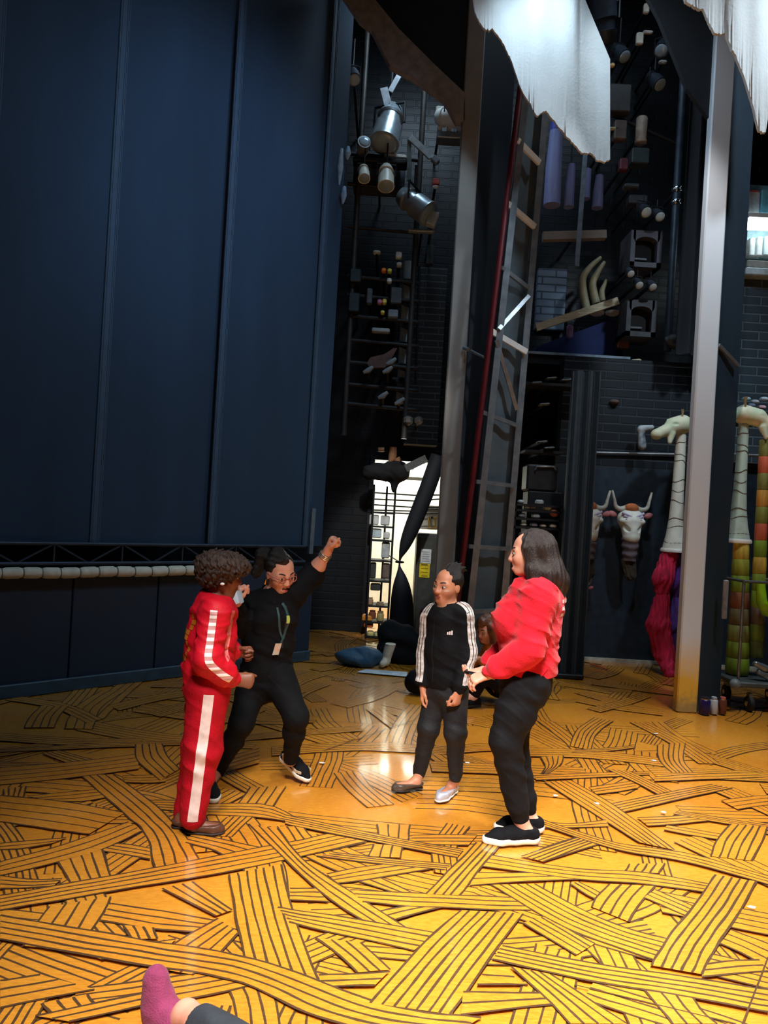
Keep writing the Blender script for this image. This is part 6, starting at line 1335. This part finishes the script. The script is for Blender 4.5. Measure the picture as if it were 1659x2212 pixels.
def giraffe(px, base_py, top_py, headpx, Y, label, cn, cbody, side=-1, g=1.0):
    p0, p1 = W(px, base_py, Y), W(headpx, top_py, Y); z0, z1 = p0.z, p1.z
    t = thing('giraffe_puppet', label, 'puppet', (p0.x, Y, 0)); x = p0.x
    b = MB(); L = z1-z0; prof = [(q_[0], q_[1]*g) for q_ in [(0, .115), (.02*L, .112), (.12*L, .088), (.25*L, .070), (.45*L, .058), (.7*L, .052), (1.0*L, .046)]]; b.lathe((x, Y, z0), UPZ, prof, 18); nk = b.build('neck', cn, t)
    b = MB()
    for k in range(9):
        h = L*(.06+.105*k+.03*math.sin(k*2.3)); r_ = np.interp(h, [q[0] for q in prof], [q[1] for q in prof])
        b.tube([(x+(r_+.002)*math.cos(a), Y+(r_+.002)*math.sin(a), z0+h+.018*math.sin(a+k*1.7)+.008*math.sin(3*a+k)) for a in np.linspace(0, 2*math.pi, 17)], .0028, 5, caps=False)
    b.build('neck_cord', mat('brown_cord', (64, 40, 30), .8), nk)
    h = V((x, Y, z1)); S = Sdf(); d = V((side, -.35, -.18)).normalized()
    S.cone(h+V((0, 0, .04)), h+d*.12+V((0, 0, .04)), .098*g, .080*g, .03); S.cone(h+d*.12+V((0, 0, .02)), h+d*.30*g+V((0, 0, -.04)), .066*g, .050*g, .03); S.cone(h+d*.16+V((0, -.03, -.06)), h+d*.18+V((0, -.05, -.15)), .042*g, .020*g, .02); S.ell(h+d*.30*g+V((0, 0, -.045)), (.055*g, .05*g, .045*g), None, .02); S.ell(h+d*.13+V((0, -.095, .05)), (.05, .02, .02), None, .01, True); hd = sdf_obj('head', S, .008, mat('mint_cream_head', (216, 208, 184), .6, c2=(182, 204, 172), scale=9), t)
    for sg in (-1, 1):
        b = MB(); e = h+V((.02*sg, .05*sg, .07)); b.tube([e, e+V((.01*sg, .02*sg, .10)), e+V((.012*sg, .025*sg, .135))], [.012, .010, .018], 8); b.build('ossicone', mat('ossicone_brown', (150, 130, 96), .7), hd)
        b = MB(); b.ball(h+V((.09*sg, .03*sg, .03)), (.11*g, .022, .045*g), 10, 0, (V((.9, .3, .3*sg)).normalized(), V((-.3, .95, 0)).normalized(), UPZ)); b.build('ear', mat('mint_ear', (166, 204, 172), .6), hd)
    b = MB(); b.ball(h+d*.12+V((-.01, -.05, .055)), .014, 8); b.build('eye', M_black, hd)
    b = MB(); b.lathe((x, Y, z0-.035), UPZ, [(0, .13*g), (.02, .135*g), (.04, .125*g)], 18); b.build('collar', M_white, t)
    return t, V((x, Y, z0)), cbody
t, n0, _ = giraffe(1457, 1186, 925, 1470, 8.05, 'white giraffe puppet with netted neck and crimson and purple fringe beside the white post', mat('netted_white', (214, 216, 204), .6, var=.1, scale=10), None, -1, 1.15)
def tuft(name, pts, rs, c, lbl, par, seed):
    S = Sdf(); S.disp = strands(.011, (.1, 0, 1), 90); S.chain([V(p) for p in pts], rs, .04); lab(sdf_obj(name, S, .01, mat('fringe_%d_%d_%d' % c, c, .85, var=.3, scale=14, stretch=(4, 4, .4), bump=.6, bscale=70), par), lbl)
GY = 8.05
tuft('fringe', [W(1446, 1200, GY), W(1432, 1250, GY), W(1430, 1275, GY)], [.09, .11, .08], (206, 32, 78), 'crimson fringe, upper tuft', t, 1); tuft('fringe', [W(1432, 1280, GY), W(1422, 1350, GY), W(1434, 1410, GY), F(1446, 1455, .04)], [.07, .125, .11, .06], (200, 26, 70), 'crimson fringe, lower tuft', t, 2)
tuft('fringe', [W(1472, 1205, GY+.05), W(1465, 1260, GY+.05), W(1466, 1290, GY+.05)], [.08, .115, .08], (78, 36, 132), 'purple fringe, upper tuft', t, 3); tuft('fringe', [W(1466, 1290, GY+.05), W(1459, 1350, GY+.05), W(1463, 1445, GY+.05)], [.08, .125, .08], (76, 46, 130), 'purple fringe, lower tuft', t, 4)
# green and yellow giraffe costumes on the cart at the right edge
def stalk(px0, px1, py_t, py_b, Y, segs, label, wd):
    p = W(px1, py_b, Y); q = W(px0, py_t, Y); t = thing('costume_stalk', label, 'costume', p); n = len(segs)
    for i, c in enumerate(segs):
        a, e = p.lerp(q, i/n), p.lerp(q, (i+1)/n); L = (e-a).length; r_ = wd*(1-.35*i/n); b = MB(); b.lathe(a, e-a, [(0, r_*.94), (L*.04, r_), (L*.5, r_*1.01), (L*.96, r_*.97), (L*.995, r_*.92)], 14)
        lab(b.build('segment', mat('stalk_%d_%d_%d' % c, c, .65, var=.25, scale=10, stretch=(3, 3, .5)), t), 'segment of another colour') if c[0] > 170 else b.build('segment', mat('stalk_%d_%d_%d' % c, c, .65, var=.25, scale=10, stretch=(3, 3, .5)), t)
    return t
t2, _, _ = giraffe(1592, 1165, 905, 1604, 6.9, 'mint giraffe puppet with rosy head right of the white post', mat('netted_mint', (172, 196, 184), .6, var=.12, scale=10), None, 1)
stalk(1601, 1592, 1172, 1455, 6.85, [(104, 128, 24), (110, 130, 30), (120, 128, 64), (96, 88, 58), (120, 70, 40), (112, 140, 32), (140, 146, 44), (190, 170, 70)], 'thick lime green leg piece standing on the cart', .105)
stalk(1652, 1632, 950, 1420, 6.85, [(84, 96, 40), (96, 120, 40), (88, 76, 62), (120, 150, 40), (130, 150, 50), (196, 164, 60), (110, 140, 36), (178, 84, 56), (116, 124, 52), (190, 140, 60), (120, 120, 60), (190, 90, 60), (120, 126, 66)], 'tall jointed green and orange neck piece at the right edge', .07)
b = MB(); b.tube([W(1643, 1255, 6.7), W(1645, 1300, 6.7), W(1656, 1318, 6.7), W(1690, 1330, 6.7)], [.035, .05, .06, .05], 12); tag(b.build('lime_hose', mat('bright_lime', (132, 190, 20), .5)), 'bright lime curved piece at the right edge of the picture', 'costume')
# cart
ct = thing('costume_cart', 'grey wheeled cart under the green costume pieces', 'cart', W(1640, 1530, 6.55))
x0, x1 = W(1588, 1480, 6.55).x, W(1750, 1480, 6.55).x; zd = W(1630, 1480, 6.55).z
b = MB(); b.rbox(((x0+x1)/2, 6.8, zd), (x1-x0, .55, .05), .01); b.build('deck', mat('grey_deck', (78, 84, 84), .5, .3), ct)
for x in (x0+.03, x1-.03):
    for y in (6.56, 7.04): b = MB(); b.tube([(x, y, zd), (x, y, zd+.95)], .014, 8); b.build('upright', M_metal, ct)
b = MB(); b.tube([(x0+.03, 6.56, zd+.95), (x1-.03, 6.56, zd+.95), (x1-.03, 7.04, zd+.95), (x0+.03, 7.04, zd+.95), (x0+.03, 6.56, zd+.95)], .014, 8); b.build('rail', M_metal, ct)
for x in (W(1622, 1520, 6.55).x, x1-.1):
    for y in (6.58, 7.02):
        b = MB(); b.lathe((x-.025, y, .075), (1, 0, 0), [(0, .055), (.008, .07), (.042, .07), (.05, .055)], 18); wl = b.build('wheel', M_rubber, ct)
        b = MB(); b.lathe((x-.03, y, .075), (1, 0, 0), [(0, .025), (.06, .025)], 12); b.build('hub', M_chrome, wl); b = MB(); b.box((x, y, .15), (.03, .06, .05)); b.build('caster_fork', M_metal, wl)
b = MB(); b.ball(W(1588, 1478, 6.5), .05, 14); tag(b.build('grey_ball', mat('grey_rubber', (104, 110, 114), .5)), 'grey ball beside the cart deck', 'ball')
for i, (px, py) in enumerate(((1632, 1434), (1648, 1440), (1640, 1452))):
    S = Sdf(); c = W(px, py, 6.62); S.cone(c, c+V((.09, 0, -.04)), .028, .034, .02); S.disp = wrinkle(.006, 50, i); tag(sdf_obj('silver_bundle', S, .008, mat('silver_foil', (150, 158, 164), .3, .7), None), ['crumpled silver bundle on the cart, left', 'crumpled silver bundle on the cart, right', 'crumpled silver bundle on the cart, lowest'][i], 'bundle', 'silver bundles on the cart')
# three water bottles by the white post
for px, c, lb, cc in ((1522, (40, 30, 84), 'dark purple water bottle on the floor, closest to the white post', (30, 26, 44)), (1541, (196, 198, 202), 'white metal water bottle between the purple and the brown ones', (150, 152, 156)), (1560, (112, 62, 44), 'brown water bottle with a silver collar, right of the white bottle', (176, 84, 76))):
    p = F(px, 1541, FZ); t = thing('water_bottle', lb, 'bottle', p, 'water bottles by the white post'); h = 36/FPX*p.y; r_ = .034 if px != 1522 else .046
    b = MB(); b.lathe(p, UPZ, [(0, r_*.92), (.006, r_), (h*.78, r_), (h*.86, r_*.8), (h*.88, r_*.62)], 18); b.build('bottle_body', mat('enamel_%d' % c[0], c, .3, .2, var=.08), t)
    b = MB(); b.lathe(p+UPZ*h*.86, UPZ, [(0, r_*.86), (h*.03, r_*.86)], 16); b.build('collar', M_chrome, t)
    b = MB(); b.lathe(p+UPZ*h*.89, UPZ, [(0, r_*.72), (h*.09, r_*.72), (h*.11, r_*.5)], 16); b.build('cap', mat('cap_%d' % cc[0], cc, .45), t)

# ---- upper right bay: storage loft
zl = W(1250, 772, YS).z; xa, xb_ = W(1130, 772, YS).x, W(1352, 775, YS).x
b = MB(); b.box(((xa+xb_)/2, YS+.35, zl-.08), (xb_-xa, 1.0, .12)); b2 = tag(b.build('loft_shelf', M_black), 'black loft shelf carrying the tusks and the blue canvas', 'shelf')
b = MB(); b.box(((xa+xb_)/2, YS-.16, zl-.01), (xb_-xa, .02, .03)); lab(b.build('edge_strip', mat('pale_strip', (150, 166, 180), .5), b2), 'pale front edge')
b = MB(); b.prism([W(1155, 766, YS), W(1160, 748, YS), W(1320, 690, YS), W(1345, 700, YS), W(1345, 766, YS)], (0, .5, 0)); tag(b.build('blue_canvas', mat('navy_canvas', (16, 38, 92), .8, var=.15, bump=.2)), 'navy blue canvas draped on the loft shelf below the plank', 'canvas')
b = MB(); b.beam(W(1158, 708, YS-.15), W(1335, 650, YS-.15), .09, .05); tag(b.build('plank', mat('pale_rough_wood', (190, 184, 156), .6, var=.25, scale=6, stretch=(1, 1, 8), bump=.4)), 'pale rough plank slanting below the curved tusks', 'plank')
for i, q in enumerate((((1268, 672), (1258, 610), (1272, 580), (1298, 556)), ((1288, 655), (1280, 615), (1290, 590), (1306, 566)), ((1302, 650), (1300, 630), (1306, 615), (1310, 604)))):
    b = MB(); pts = lerp_path([W(x, y, YS+.05) for x, y in q], 16); b.tube(pts, [(.050, .05, .038)[i]*(1-.55*(k/15)**2) for k in range(16)], 10); tag(b.build('tusk', mat('ivory', (190, 184, 150), .5, c2=(140, 134, 104), scale=5)), ['largest curved tusk prop, leftmost of three on the loft shelf', 'middle curved tusk prop on the loft shelf', 'shortest tusk prop, rightmost of three on the loft shelf'][i], 'tusk', 'tusks on the loft shelf')
for i, px in enumerate((1290, 1323)): b = MB(); b.lathe(W(px, 682, YS-.05), UPZ, [(0, .05), (.02, .085), (.05, .09), (.055, .08)], 16); tag(b.build('bowl', mat('pale_enamel', (164, 168, 170), .4)), ['pale bowl under the tusks, left', 'pale bowl under the tusks, right'][i], 'bowl', 'bowls on the loft shelf')
b = chunk(1226, 700, 1239, 730, YS-.1, .07, .02); k = tag(b.build('lilac_bottle', mat('lilac_plastic', (150, 130, 184), .4)), 'lilac bottle in front of the blue canvas', 'bottle')
b = chunk(1229, 692, 1238, 700, YS-.08, .05); b.build('cap', mat('teal_cap', (70, 100, 110), .5), k)
b = MB(); p = W(1360, 792, YS-.2); b.lathe(p, (.9, -.3, .1), [(0, .07), (.02, .085), (.12, .085), (.14, .07)], 16); tag(b.build('cream_drum', mat('cream_drum', (214, 208, 176), .5)), 'cream drum lying at the right end of the loft shelf', 'drum')
b = chunk(1335, 736, 1360, 752, YS-.1, .12, .01); tag(b.build('rust_box', mat('rust_red', (128, 76, 54), .7)), 'rust brown box at the right end of the blue canvas', 'box')
# back wall patch between loft things, its light put into a paler brick colour
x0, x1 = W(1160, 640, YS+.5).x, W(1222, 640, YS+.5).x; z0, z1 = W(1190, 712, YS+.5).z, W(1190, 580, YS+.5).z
b = MB(); b.box(((x0+x1)/2, YS+.55, (z0+z1)/2), (x1-x0, .1, z1-z0)); struct(b, 'wall_patch', brick_mat('brick_painted_light', (124, 146, 168), (84, 100, 120), 1.0, .36, .10, .6))
# wooden beam, hanging rod
b = MB(); b.beam(W(1172, 512, YS-.2), W(1308, 508, YS-.2), .10, .10); tag(b.build('wooden_beam', mat('beige_beam', (134, 124, 114), .7, var=.1)), 'beige beam spanning the bay below the hanging tubes', 'beam')
b = MB(); b.beam(W(1264, 335, YS-.45), W(1246, 575, YS-.45), .05, .03); tag(b.build('hanging_rod', mat('pale_rod', (128, 146, 160), .5, .2)), 'long pale rod hanging in front of the beige beam', 'rod')
# hanging cloth tubes
for i, (x0, y0, x1, y1, wd) in enumerate(((1202, 282, 1192, 444, .105), (1235, 356, 1228, 448, .065), (1270, 366, 1264, 430, .06), (1296, 380, 1290, 450, .07))):
    b = MB(); b.tube([W(x0, y0, YS-.25+.1*i), W((x0+x1)/2-1, (y0+y1)/2, YS-.25+.1*i), W(x1, y1, YS-.25+.1*i)], [wd*.75, wd*.95, wd], 16); k = tag(b.build('cloth_tube', mat('periwinkle_cloth', (136, 146, 196), .75, var=.15, scale=8, stretch=(3, 3, .3))), ['largest periwinkle cloth tube, leftmost under the torn white cloth', 'second periwinkle cloth tube from the truss tower', 'third periwinkle cloth tube, partly behind the pale rod', 'periwinkle cloth tube farthest from the truss tower'][i], 'tube', 'cloth tubes under the torn cloth')
    if i == 0: b = MB(); b.lathe(W(1203, 284, YS-.25), UPZ, [(0, .085), (.03, .09), (.06, .08), (.10, .085), (.14, .06)], 14); lab(b.build('cap', mat('bright_blue_cord', (70, 84, 190), .6), k), 'bright blue corded cap')
# loudspeakers
M_spk = mat('grey_lilac_cabinet', (86, 88, 98), .6, var=.1)
def speaker(x0, y0, x1, y1, Y, label, m):
    a, c = W(x0, y1, Y), W(x1, y0, Y); wd = c.x-a.x; h = c.z-a.z; ct = V(((a.x+c.x)/2, Y+.2, (a.z+c.z)/2)); t = thing('loudspeaker', label, 'loudspeaker', V((ct.x, ct.y, a.z)))
    b = MB(); T = .055; yb = Y+.4
    b.box((ct.x, yb, ct.z), (wd, .02, h)); b.box((a.x+T/2, Y+.2, ct.z), (T, .4, h)); b.box((c.x-T/2, Y+.2, ct.z), (T, .4, h)); b.box((ct.x, Y+.2, a.z+.03), (wd, .4, .06))
    r_ = (wd-2*T)/2; pts = [(a.x+T*.5, c.z-r_*.55-.02), (a.x+T*.5, c.z), (c.x-T*.5, c.z), (c.x-T*.5, c.z-r_*.55-.02)] + [(ct.x+r_*math.cos(q), c.z-.075-r_*.55+r_*.55*math.sin(q)) for q in np.linspace(0, math.pi, 13)]
    b.prism([(x, Y, z) for x, z in pts], (0, .4, 0)); b.build('cabinet', m, t)
    b = MB(); b.box((ct.x, Y+.12, ct.z-.03), (wd-2*T, .02, h-.12)); b.build('grille', mat('black_grille', (12, 13, 16), .8, bump=.4, bscale=200), t)
    b = MB(); b.rbox((ct.x-.03, Y+.10, a.z+.13), (.16, .02, .035), .008); b.build('badge_plate', mat('grey_badge', (92, 96, 104), .4), t)
speaker(1360, 500, 1432, 575, YS-.4, 'grey arched loudspeaker, upper one in the dark rack', M_spk); speaker(1351, 650, 1420, 725, YS-.4, 'grey arched loudspeaker, lower one in the dark rack', mat('dark_grey_cabinet', (64, 68, 76), .6))
b = chunk(1138, 1004, 1205, 1061, 8.2, .3, .02); k = tag(b.build('equipment_case', mat('dark_case', (34, 40, 46), .5)), 'dark rounded equipment case behind the woman\'s head', 'case'); b = MB(); b.tube([W(1156, 1016, 8.18), W(1160, 1008, 8.18), W(1196, 1008, 8.18), W(1202, 1016, 8.18)], .012, 8); b.build('handle', M_metal, k)
b = chunk(1130, 1062, 1205, 1433, 8.2, .3, .01); tag(b.build('flight_case', mat('black_trunk', (22, 26, 30), .6)), 'tall black flight case standing behind the woman in red', 'trunk')
pr = thing('prop_rack', 'black stepped rack of small props behind the woman in red', 'rack', W(1160, 1420, 8.05)); xa, xb_ = W(1112, 1100, 8.0).x, W(1212, 1100, 8.0).x; PZ = []
for k, y in enumerate((1090, 1102, 1120, 1139)):
    z = W(1160, y, 8.02).z; PZ.append(z); b = MB(); b.box(((xa+xb_)/2, 8.06, z-.012), (xb_-xa, .16, .024)); b.build('shelf', M_black, pr)
for x in (xa, xb_): b = MB(); b.box((x, 8.06, PZ[0]/2), (.03, .16, PZ[0])); b.build('side_panel', M_black, pr)
for i, (px, k, c) in enumerate(((1124, 0, 1), (1150, 1, 2), (1164, 0, 1), (1137, 1, 1), (1128, 2, 2), (1158, 2, 1), (1175, 3, 0), (1196, 3, 0), (1182, 1, 3), (1133, 3, 0), (1155, 3, 2))):
    cc = [(206, 196, 180), (168, 180, 184), (120, 124, 134), (190, 206, 160)][c]; b = MB(); z = PZ[k]; x = W(px, 1110, 8.02).x; s_ = .055+.015*((i*7) % 3)/2
    b.rbox((x, 8.03, z+s_*.4), (s_*1.3, s_, s_*.8), .015); tag(b.build('small_prop', mat('prop_%d' % cc[0], cc, .6)), 'small pale prop piece on the rack behind the woman in red', 'prop', 'prop pieces on the rack behind the woman in red')
b = MB(); b.ball(W(1197, 1108, 8.02)+V((0, 0, .0)), (.05, .04, .05), 12); tag(b.build('orange_prop', mat('orange_prop', (190, 104, 66), .7)), 'orange prop lump beside the petrol drape', 'prop')
for i, (px, py) in enumerate(((1175, 874), (1190, 818), (1158, 828), (1222, 822), (1170, 955), (1185, 968))):
    b = MB(); p = W(px, py, 8.3); b.rbox(p, (.12, .12, .022), .008, (V((.98, 0, .12)), V((0, 1, 0)), V((-.12, 0, .98)))); tag(b.build('flat_case', mat('dim_grey_case', (104, 112, 114), .5)), ['flat grey case right of the truss tower, near the orange tip', 'flat grey case on the ledge, third from left', 'flat grey case on the ledge by the truss tower', 'flat grey case on the ledge, closest to the petrol drape', 'flat grey case high beside the rounded equipment case', 'flat grey case just above the rounded equipment case'][i], 'case', 'flat cases on the ledges')
b = MB(); b.box(W(1185, 835, 8.4), (.6, .3, .03)); tag(b.build('ledge', M_black), 'dark ledge right of the truss tower', 'shelf'); b = MB(); b.box(W(1170, 978, 8.45), (.45, .3, .03)); tag(b.build('ledge', M_black), 'dark ledge above the rounded equipment case', 'shelf')
# lamps above the speakers
for i, (px, py) in enumerate(((1392, 440), (1391, 462), (1417, 458), (1389, 474), (1415, 473), (1374, 612), (1403, 600), (1374, 618), (1405, 618))):
    pass
for i, (px, py, s) in enumerate(((1389, 452, .20), (1419, 462, .18), (1376, 610, .15), (1405, 614, .15), (1358, 586, .14))):
    lantern('spotlight', px, py, YS-.5, s, (.1, -.7, -.6), ['small white-faced spotlight above the upper loudspeaker, left', 'small white-faced spotlight above the upper loudspeaker, right', 'small spotlight between the loudspeakers, left', 'small spotlight between the loudspeakers, right', 'small spotlight left of the pair between the loudspeakers'][i], mat('dark_can', (52, 60, 72)), mat('pale_lens', (206, 222, 222), .3), 'spotlights round the loudspeakers', .08)
# upper cluster by the torn cloth
up = [(1371, 256, 1396, 311, (178, 160, 142), .14, 'beige cylinder standing right of the torn white cloth', 'canister'), (1328, 258, 1355, 300, (98, 84, 78), .1, 'brown mechanism beside the beige cylinder', 'machine'), (1316, 273, 1338, 279, (196, 190, 150), .05, 'cream rod poking from the torn white cloth', 'rod'),
      (1319, 134, 1329, 143, (232, 186, 130), .05, 'small amber lamp at the corner of the torn cloth', 'lamp'), (1318, 180, 1364, 240, (62, 62, 60), .15, 'dim grey box right of the torn cloth, upper', 'box'), (1366, 318, 1404, 352, (52, 64, 66), .18, 'dim green box with a round fan below the beige cylinder', 'box'), (1340, 340, 1358, 366, (112, 54, 66), .1, 'dull red box beneath the brown mechanism', 'box'),
      (1376, 68, 1391, 94, (204, 196, 176), .06, 'pale ribbed lamp high beside the torn cloth', 'lamp'), (1392, 5, 1404, 26, (206, 190, 172), .06, 'small pale lamp at the very top', 'lamp'), (1390, 64, 1412, 70, (196, 190, 186), .05, 'thin white strip right of the pale ribbed lamp', 'strip'), (1425, 128, 1442, 135, (170, 170, 164), .05, 'tiny glinting fitting below the pale ribbed lamp', 'fitting'),
      (1350, 395, 1382, 404, (74, 80, 84), .12, 'dim grey shelf bracket under the dull red box', 'bracket'), (1360, 420, 1400, 440, (58, 62, 68), .15, 'dim grey box over the small white-faced spotlights', 'box')]
for x0, y0, x1, y1, c, d, lb, cat in up:
    if cat == 'canister':
        p = W((x0+x1)/2, y1, YS-.3); h = (y1-y0)/FPX*YS; b = MB(); b.lathe(p, UPZ, [(0, .068), (.01, .074), (h*.12, .074), (h*.13, .066), (h*.95, .07), (h, .06)], 16)
    else: b = chunk(x0, y0, x1, y1, YS-.4, d, .012)
    tag(b.build({'canister': 'beige_canister', 'machine': 'winch_motor', 'rod': 'cream_rod', 'lamp': 'small_lamp', 'box': 'gear_box', 'strip': 'strip_light', 'fitting': 'metal_fitting', 'bracket': 'shelf_bracket'}[cat], mat('up_%d_%d_%d' % c, c, .55)), lb, cat)
lantern('spotlight', 1306, 50, YS-.9, .42, (-.25, -.35, 1), 'blue-lit spotlight half hidden behind the top of the torn cloth', mat('dark_can', (52, 60, 72)), mat('blue_lens', (150, 186, 220), .2), hang=.05)
for i, (px, py) in enumerate(((1338, 112), (1432, 100), (1414, 172))):
    lantern('spotlight', px, py, YS-.3, .24, (.3*(-1)**i, -.5, -.7), ['dark spotlight closest to the torn cloth', 'dark spotlight below the pale ribbed lamp, upper right', 'dark spotlight above the beige cylinder'][i], mat('dark_can', (52, 60, 72)), group='dark spotlights in the right bay', hang=.3)
b = MB(); b.tube([W(1315, 246, YS-.2), W(1478, 318, YS-.2)], .02, 8); tag(b.build('cross_pipe', M_black), 'dark pipe crossing below the beige cylinder', 'pipe')
# vertical pipe with clamps
vp = thing('standpipe', 'dark grey vertical pipe with two shiny clamps right of the loudspeakers', 'pipe', W(1440, 780, YS-.5)); xq = W(1458, 480, YS-.5).x; b = MB(); b.tube([(xq, YS-.5, zl+.02), (xq, YS-.5, 7.6)], .045, 12); b.build('pipe', mat('slate_pipe', (58, 70, 84), .45, .3), vp)
for y in (402, 430): b = MB(); z = W(1462, y, YS-.6).z; b.lathe((xq, YS-.5, z-.03), UPZ, [(0, .055), (.01, .065), (.05, .065), (.06, .055)], 14); b.box((xq+.05, YS-.56, z), (.06, .05, .04)); b.build('clamp', M_chrome, vp)
S = Sdf(); c = W(1452, 735, YS-.6); S.ell(c, (.09, .08, .07)); S.ell(c+V((.06, 0, -.06)), (.08, .06, .04), None, .03); S.disp = wrinkle(.01, 40, 3); tag(sdf_obj('cable_pile', S, .012, mat('dark_cable', (46, 48, 52), .6), None), 'dark cable pile at the foot of the slate standpipe', 'cable')

# ---- far right strip: lit window, fluorescent and shutters
YW = 8.3
fx = thing('fluorescent_fixture', 'bright fluorescent light at the right edge beside the white post', 'lamp', W(1640, 488, YW)); p, q = W(1612, 487, YW), W(1760, 492, YW)
b = MB(); b.tube([p, q], .05, 12); b.build('tube', mat('lit_tube_blue', (250, 255, 255), .4, emit=(236, 250, 255), es=9.0), fx); b = MB(); b.box((p+q)/2+UPZ*.09, ((q-p).length, .14, .05)); b.build('housing', M_white, fx)
b = MB(); x0, x1 = W(1616, 480, YW+.35).x, W(1800, 480, YW+.35).x; z0, z1 = W(1640, 560, YW+.35).z, W(1640, 400, YW+.35).z
b.box(((x0+x1)/2, YW+.4, (z0+z1)/2), (x1-x0, .1, z1-z0)); struct(b, 'wall_lit_panel', mat('pale_cyan_panel', (170, 206, 214), .6))
for i, (x0, y0, x1, y1, c, lb) in enumerate(((1618, 413, 1642, 460, (206, 218, 222), 'white box with red top edge above the right fluorescent light'), (1645, 410, 1700, 462, (120, 190, 210), 'cyan panel above the right fluorescent light'), (1621, 512, 1632, 552, (220, 234, 238), 'white tube box below the right fluorescent light, left'), (1637, 510, 1648, 552, (226, 238, 240), 'white tube box below the right fluorescent light, middle'), (1652, 510, 1690, 552, (210, 230, 234), 'white tube box below the right fluorescent light, rightmost'))):
    k = tag(chunk(x0, y0, x1, y1, YW+.2, .12, .01).build('wall_box', mat('wbox_%d' % c[0], c, .5)), lb, 'box', 'boxes round the right fluorescent light')
    if i == 0: b = chunk(x0, y0-3, x1, y0, YW+.19, .1); lab(b.build('lid', mat('red_lid', (200, 80, 70), .5), k), 'red lid')
b = chunk(1614, 566, 1800, 582, YW+.1, .2); tag(b.build('window_ledge', mat('grey_ledge', (130, 128, 124), .5)), 'grey ledge under the white tube boxes at the right edge', 'ledge')
b = chunk(1612, 582, 1800, 598, YW+.05, .25); tag(b.build('window_ledge', mat('pale_ledge', (190, 206, 212), .5)), 'pale lower ledge at the right edge above the ribbed brick', 'ledge')
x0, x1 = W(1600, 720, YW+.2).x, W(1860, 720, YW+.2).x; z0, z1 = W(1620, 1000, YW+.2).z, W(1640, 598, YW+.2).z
b = MB(); b.box(((x0+x1)/2, YW+.3, (z0+z1)/2), (x1-x0, .2, z1-z0)); struct(b, 'wall_right_edge', brick_mat('slate_brick_painted_light', (60, 72, 80), (104, 118, 126), 1.0, .40, .105, .35, .8))  # brighter copy of the slate brick, light put into its colour
for i, (px, py, c) in enumerate(((1612, 862, (150, 190, 200)), (1630, 868, (178, 186, 196)), (1645, 880, (196, 160, 170)), (1622, 876, (110, 130, 150)), (1650, 862, (160, 176, 190)), (1606, 884, (196, 190, 120)))):
    b = MB(); b.rbox(W(px, py, 7.3), (.07, .07, .035), .01); tag(b.build('small_prop', mat('rprop_%d' % c[0], c, .6)), 'small coloured prop piece on the ledge above the mint giraffe', 'prop', 'prop pieces above the mint giraffe')
b = MB(); b.box(W(1640, 896, 7.35)+V((0, .35, 0)), (.6, .95, .03)); tag(b.build('ledge', M_black), 'dark ledge above the mint giraffe puppet', 'shelf')
b = MB(); b.tube([W(1585, 982, 7.2), W(1690, 986, 7.2)], .016, 8); tag(b.build('rail_bar', M_alu), 'pale horizontal rail behind the mint giraffe neck', 'rail')
# ================================================================== fixings: arms and drop rods that hold the hung gear
def top(stem): return [o for o in list(COL.objects) if o.parent is None and o.name.split('.')[0] == stem and o.get('category')]
for st in ('colour_scroller', 'cable_box', 'vertical_pipe', 'shelf_edge', 'wooden_prop', 'cable_coil', 'indicator_box', 'warning_label', 'plastic_cap', 'cable_reel', 'metal_box', 'gear_case', 'cloth_bundle', 'junction_box', 'work_lamp', 'fuzzy_roll', 'wall_board', 'gear_box', 'beige_canister', 'winch_motor', 'cream_rod', 'small_lamp', 'strip_light', 'metal_fitting', 'shelf_bracket', 'flat_case', 'ledge', 'wooden_beam', 'loudspeaker'):
    for o in top(st): mount(o)
for o in top('conduit'):
    if o.location.x < 1.5: mount(o, 9.2)
for o in top('bird_prop'): mount(o, 8.6)
for o in top('antelope_mask'): mount(o, 8.61, .05)
for o in top('lilac_bottle') + top('hanging_puppet'): mount(o)
for o in top('spotlight'):
    if 'dark spotlight' in o['label'] or 'between the loudspeakers' in o['label']: mount(o)
for o in top('standpipe') + top('dimmer_case'): mount(o)
for o in top('hanging_rod') + top('cloth_tube'): mount(o, None, .02)
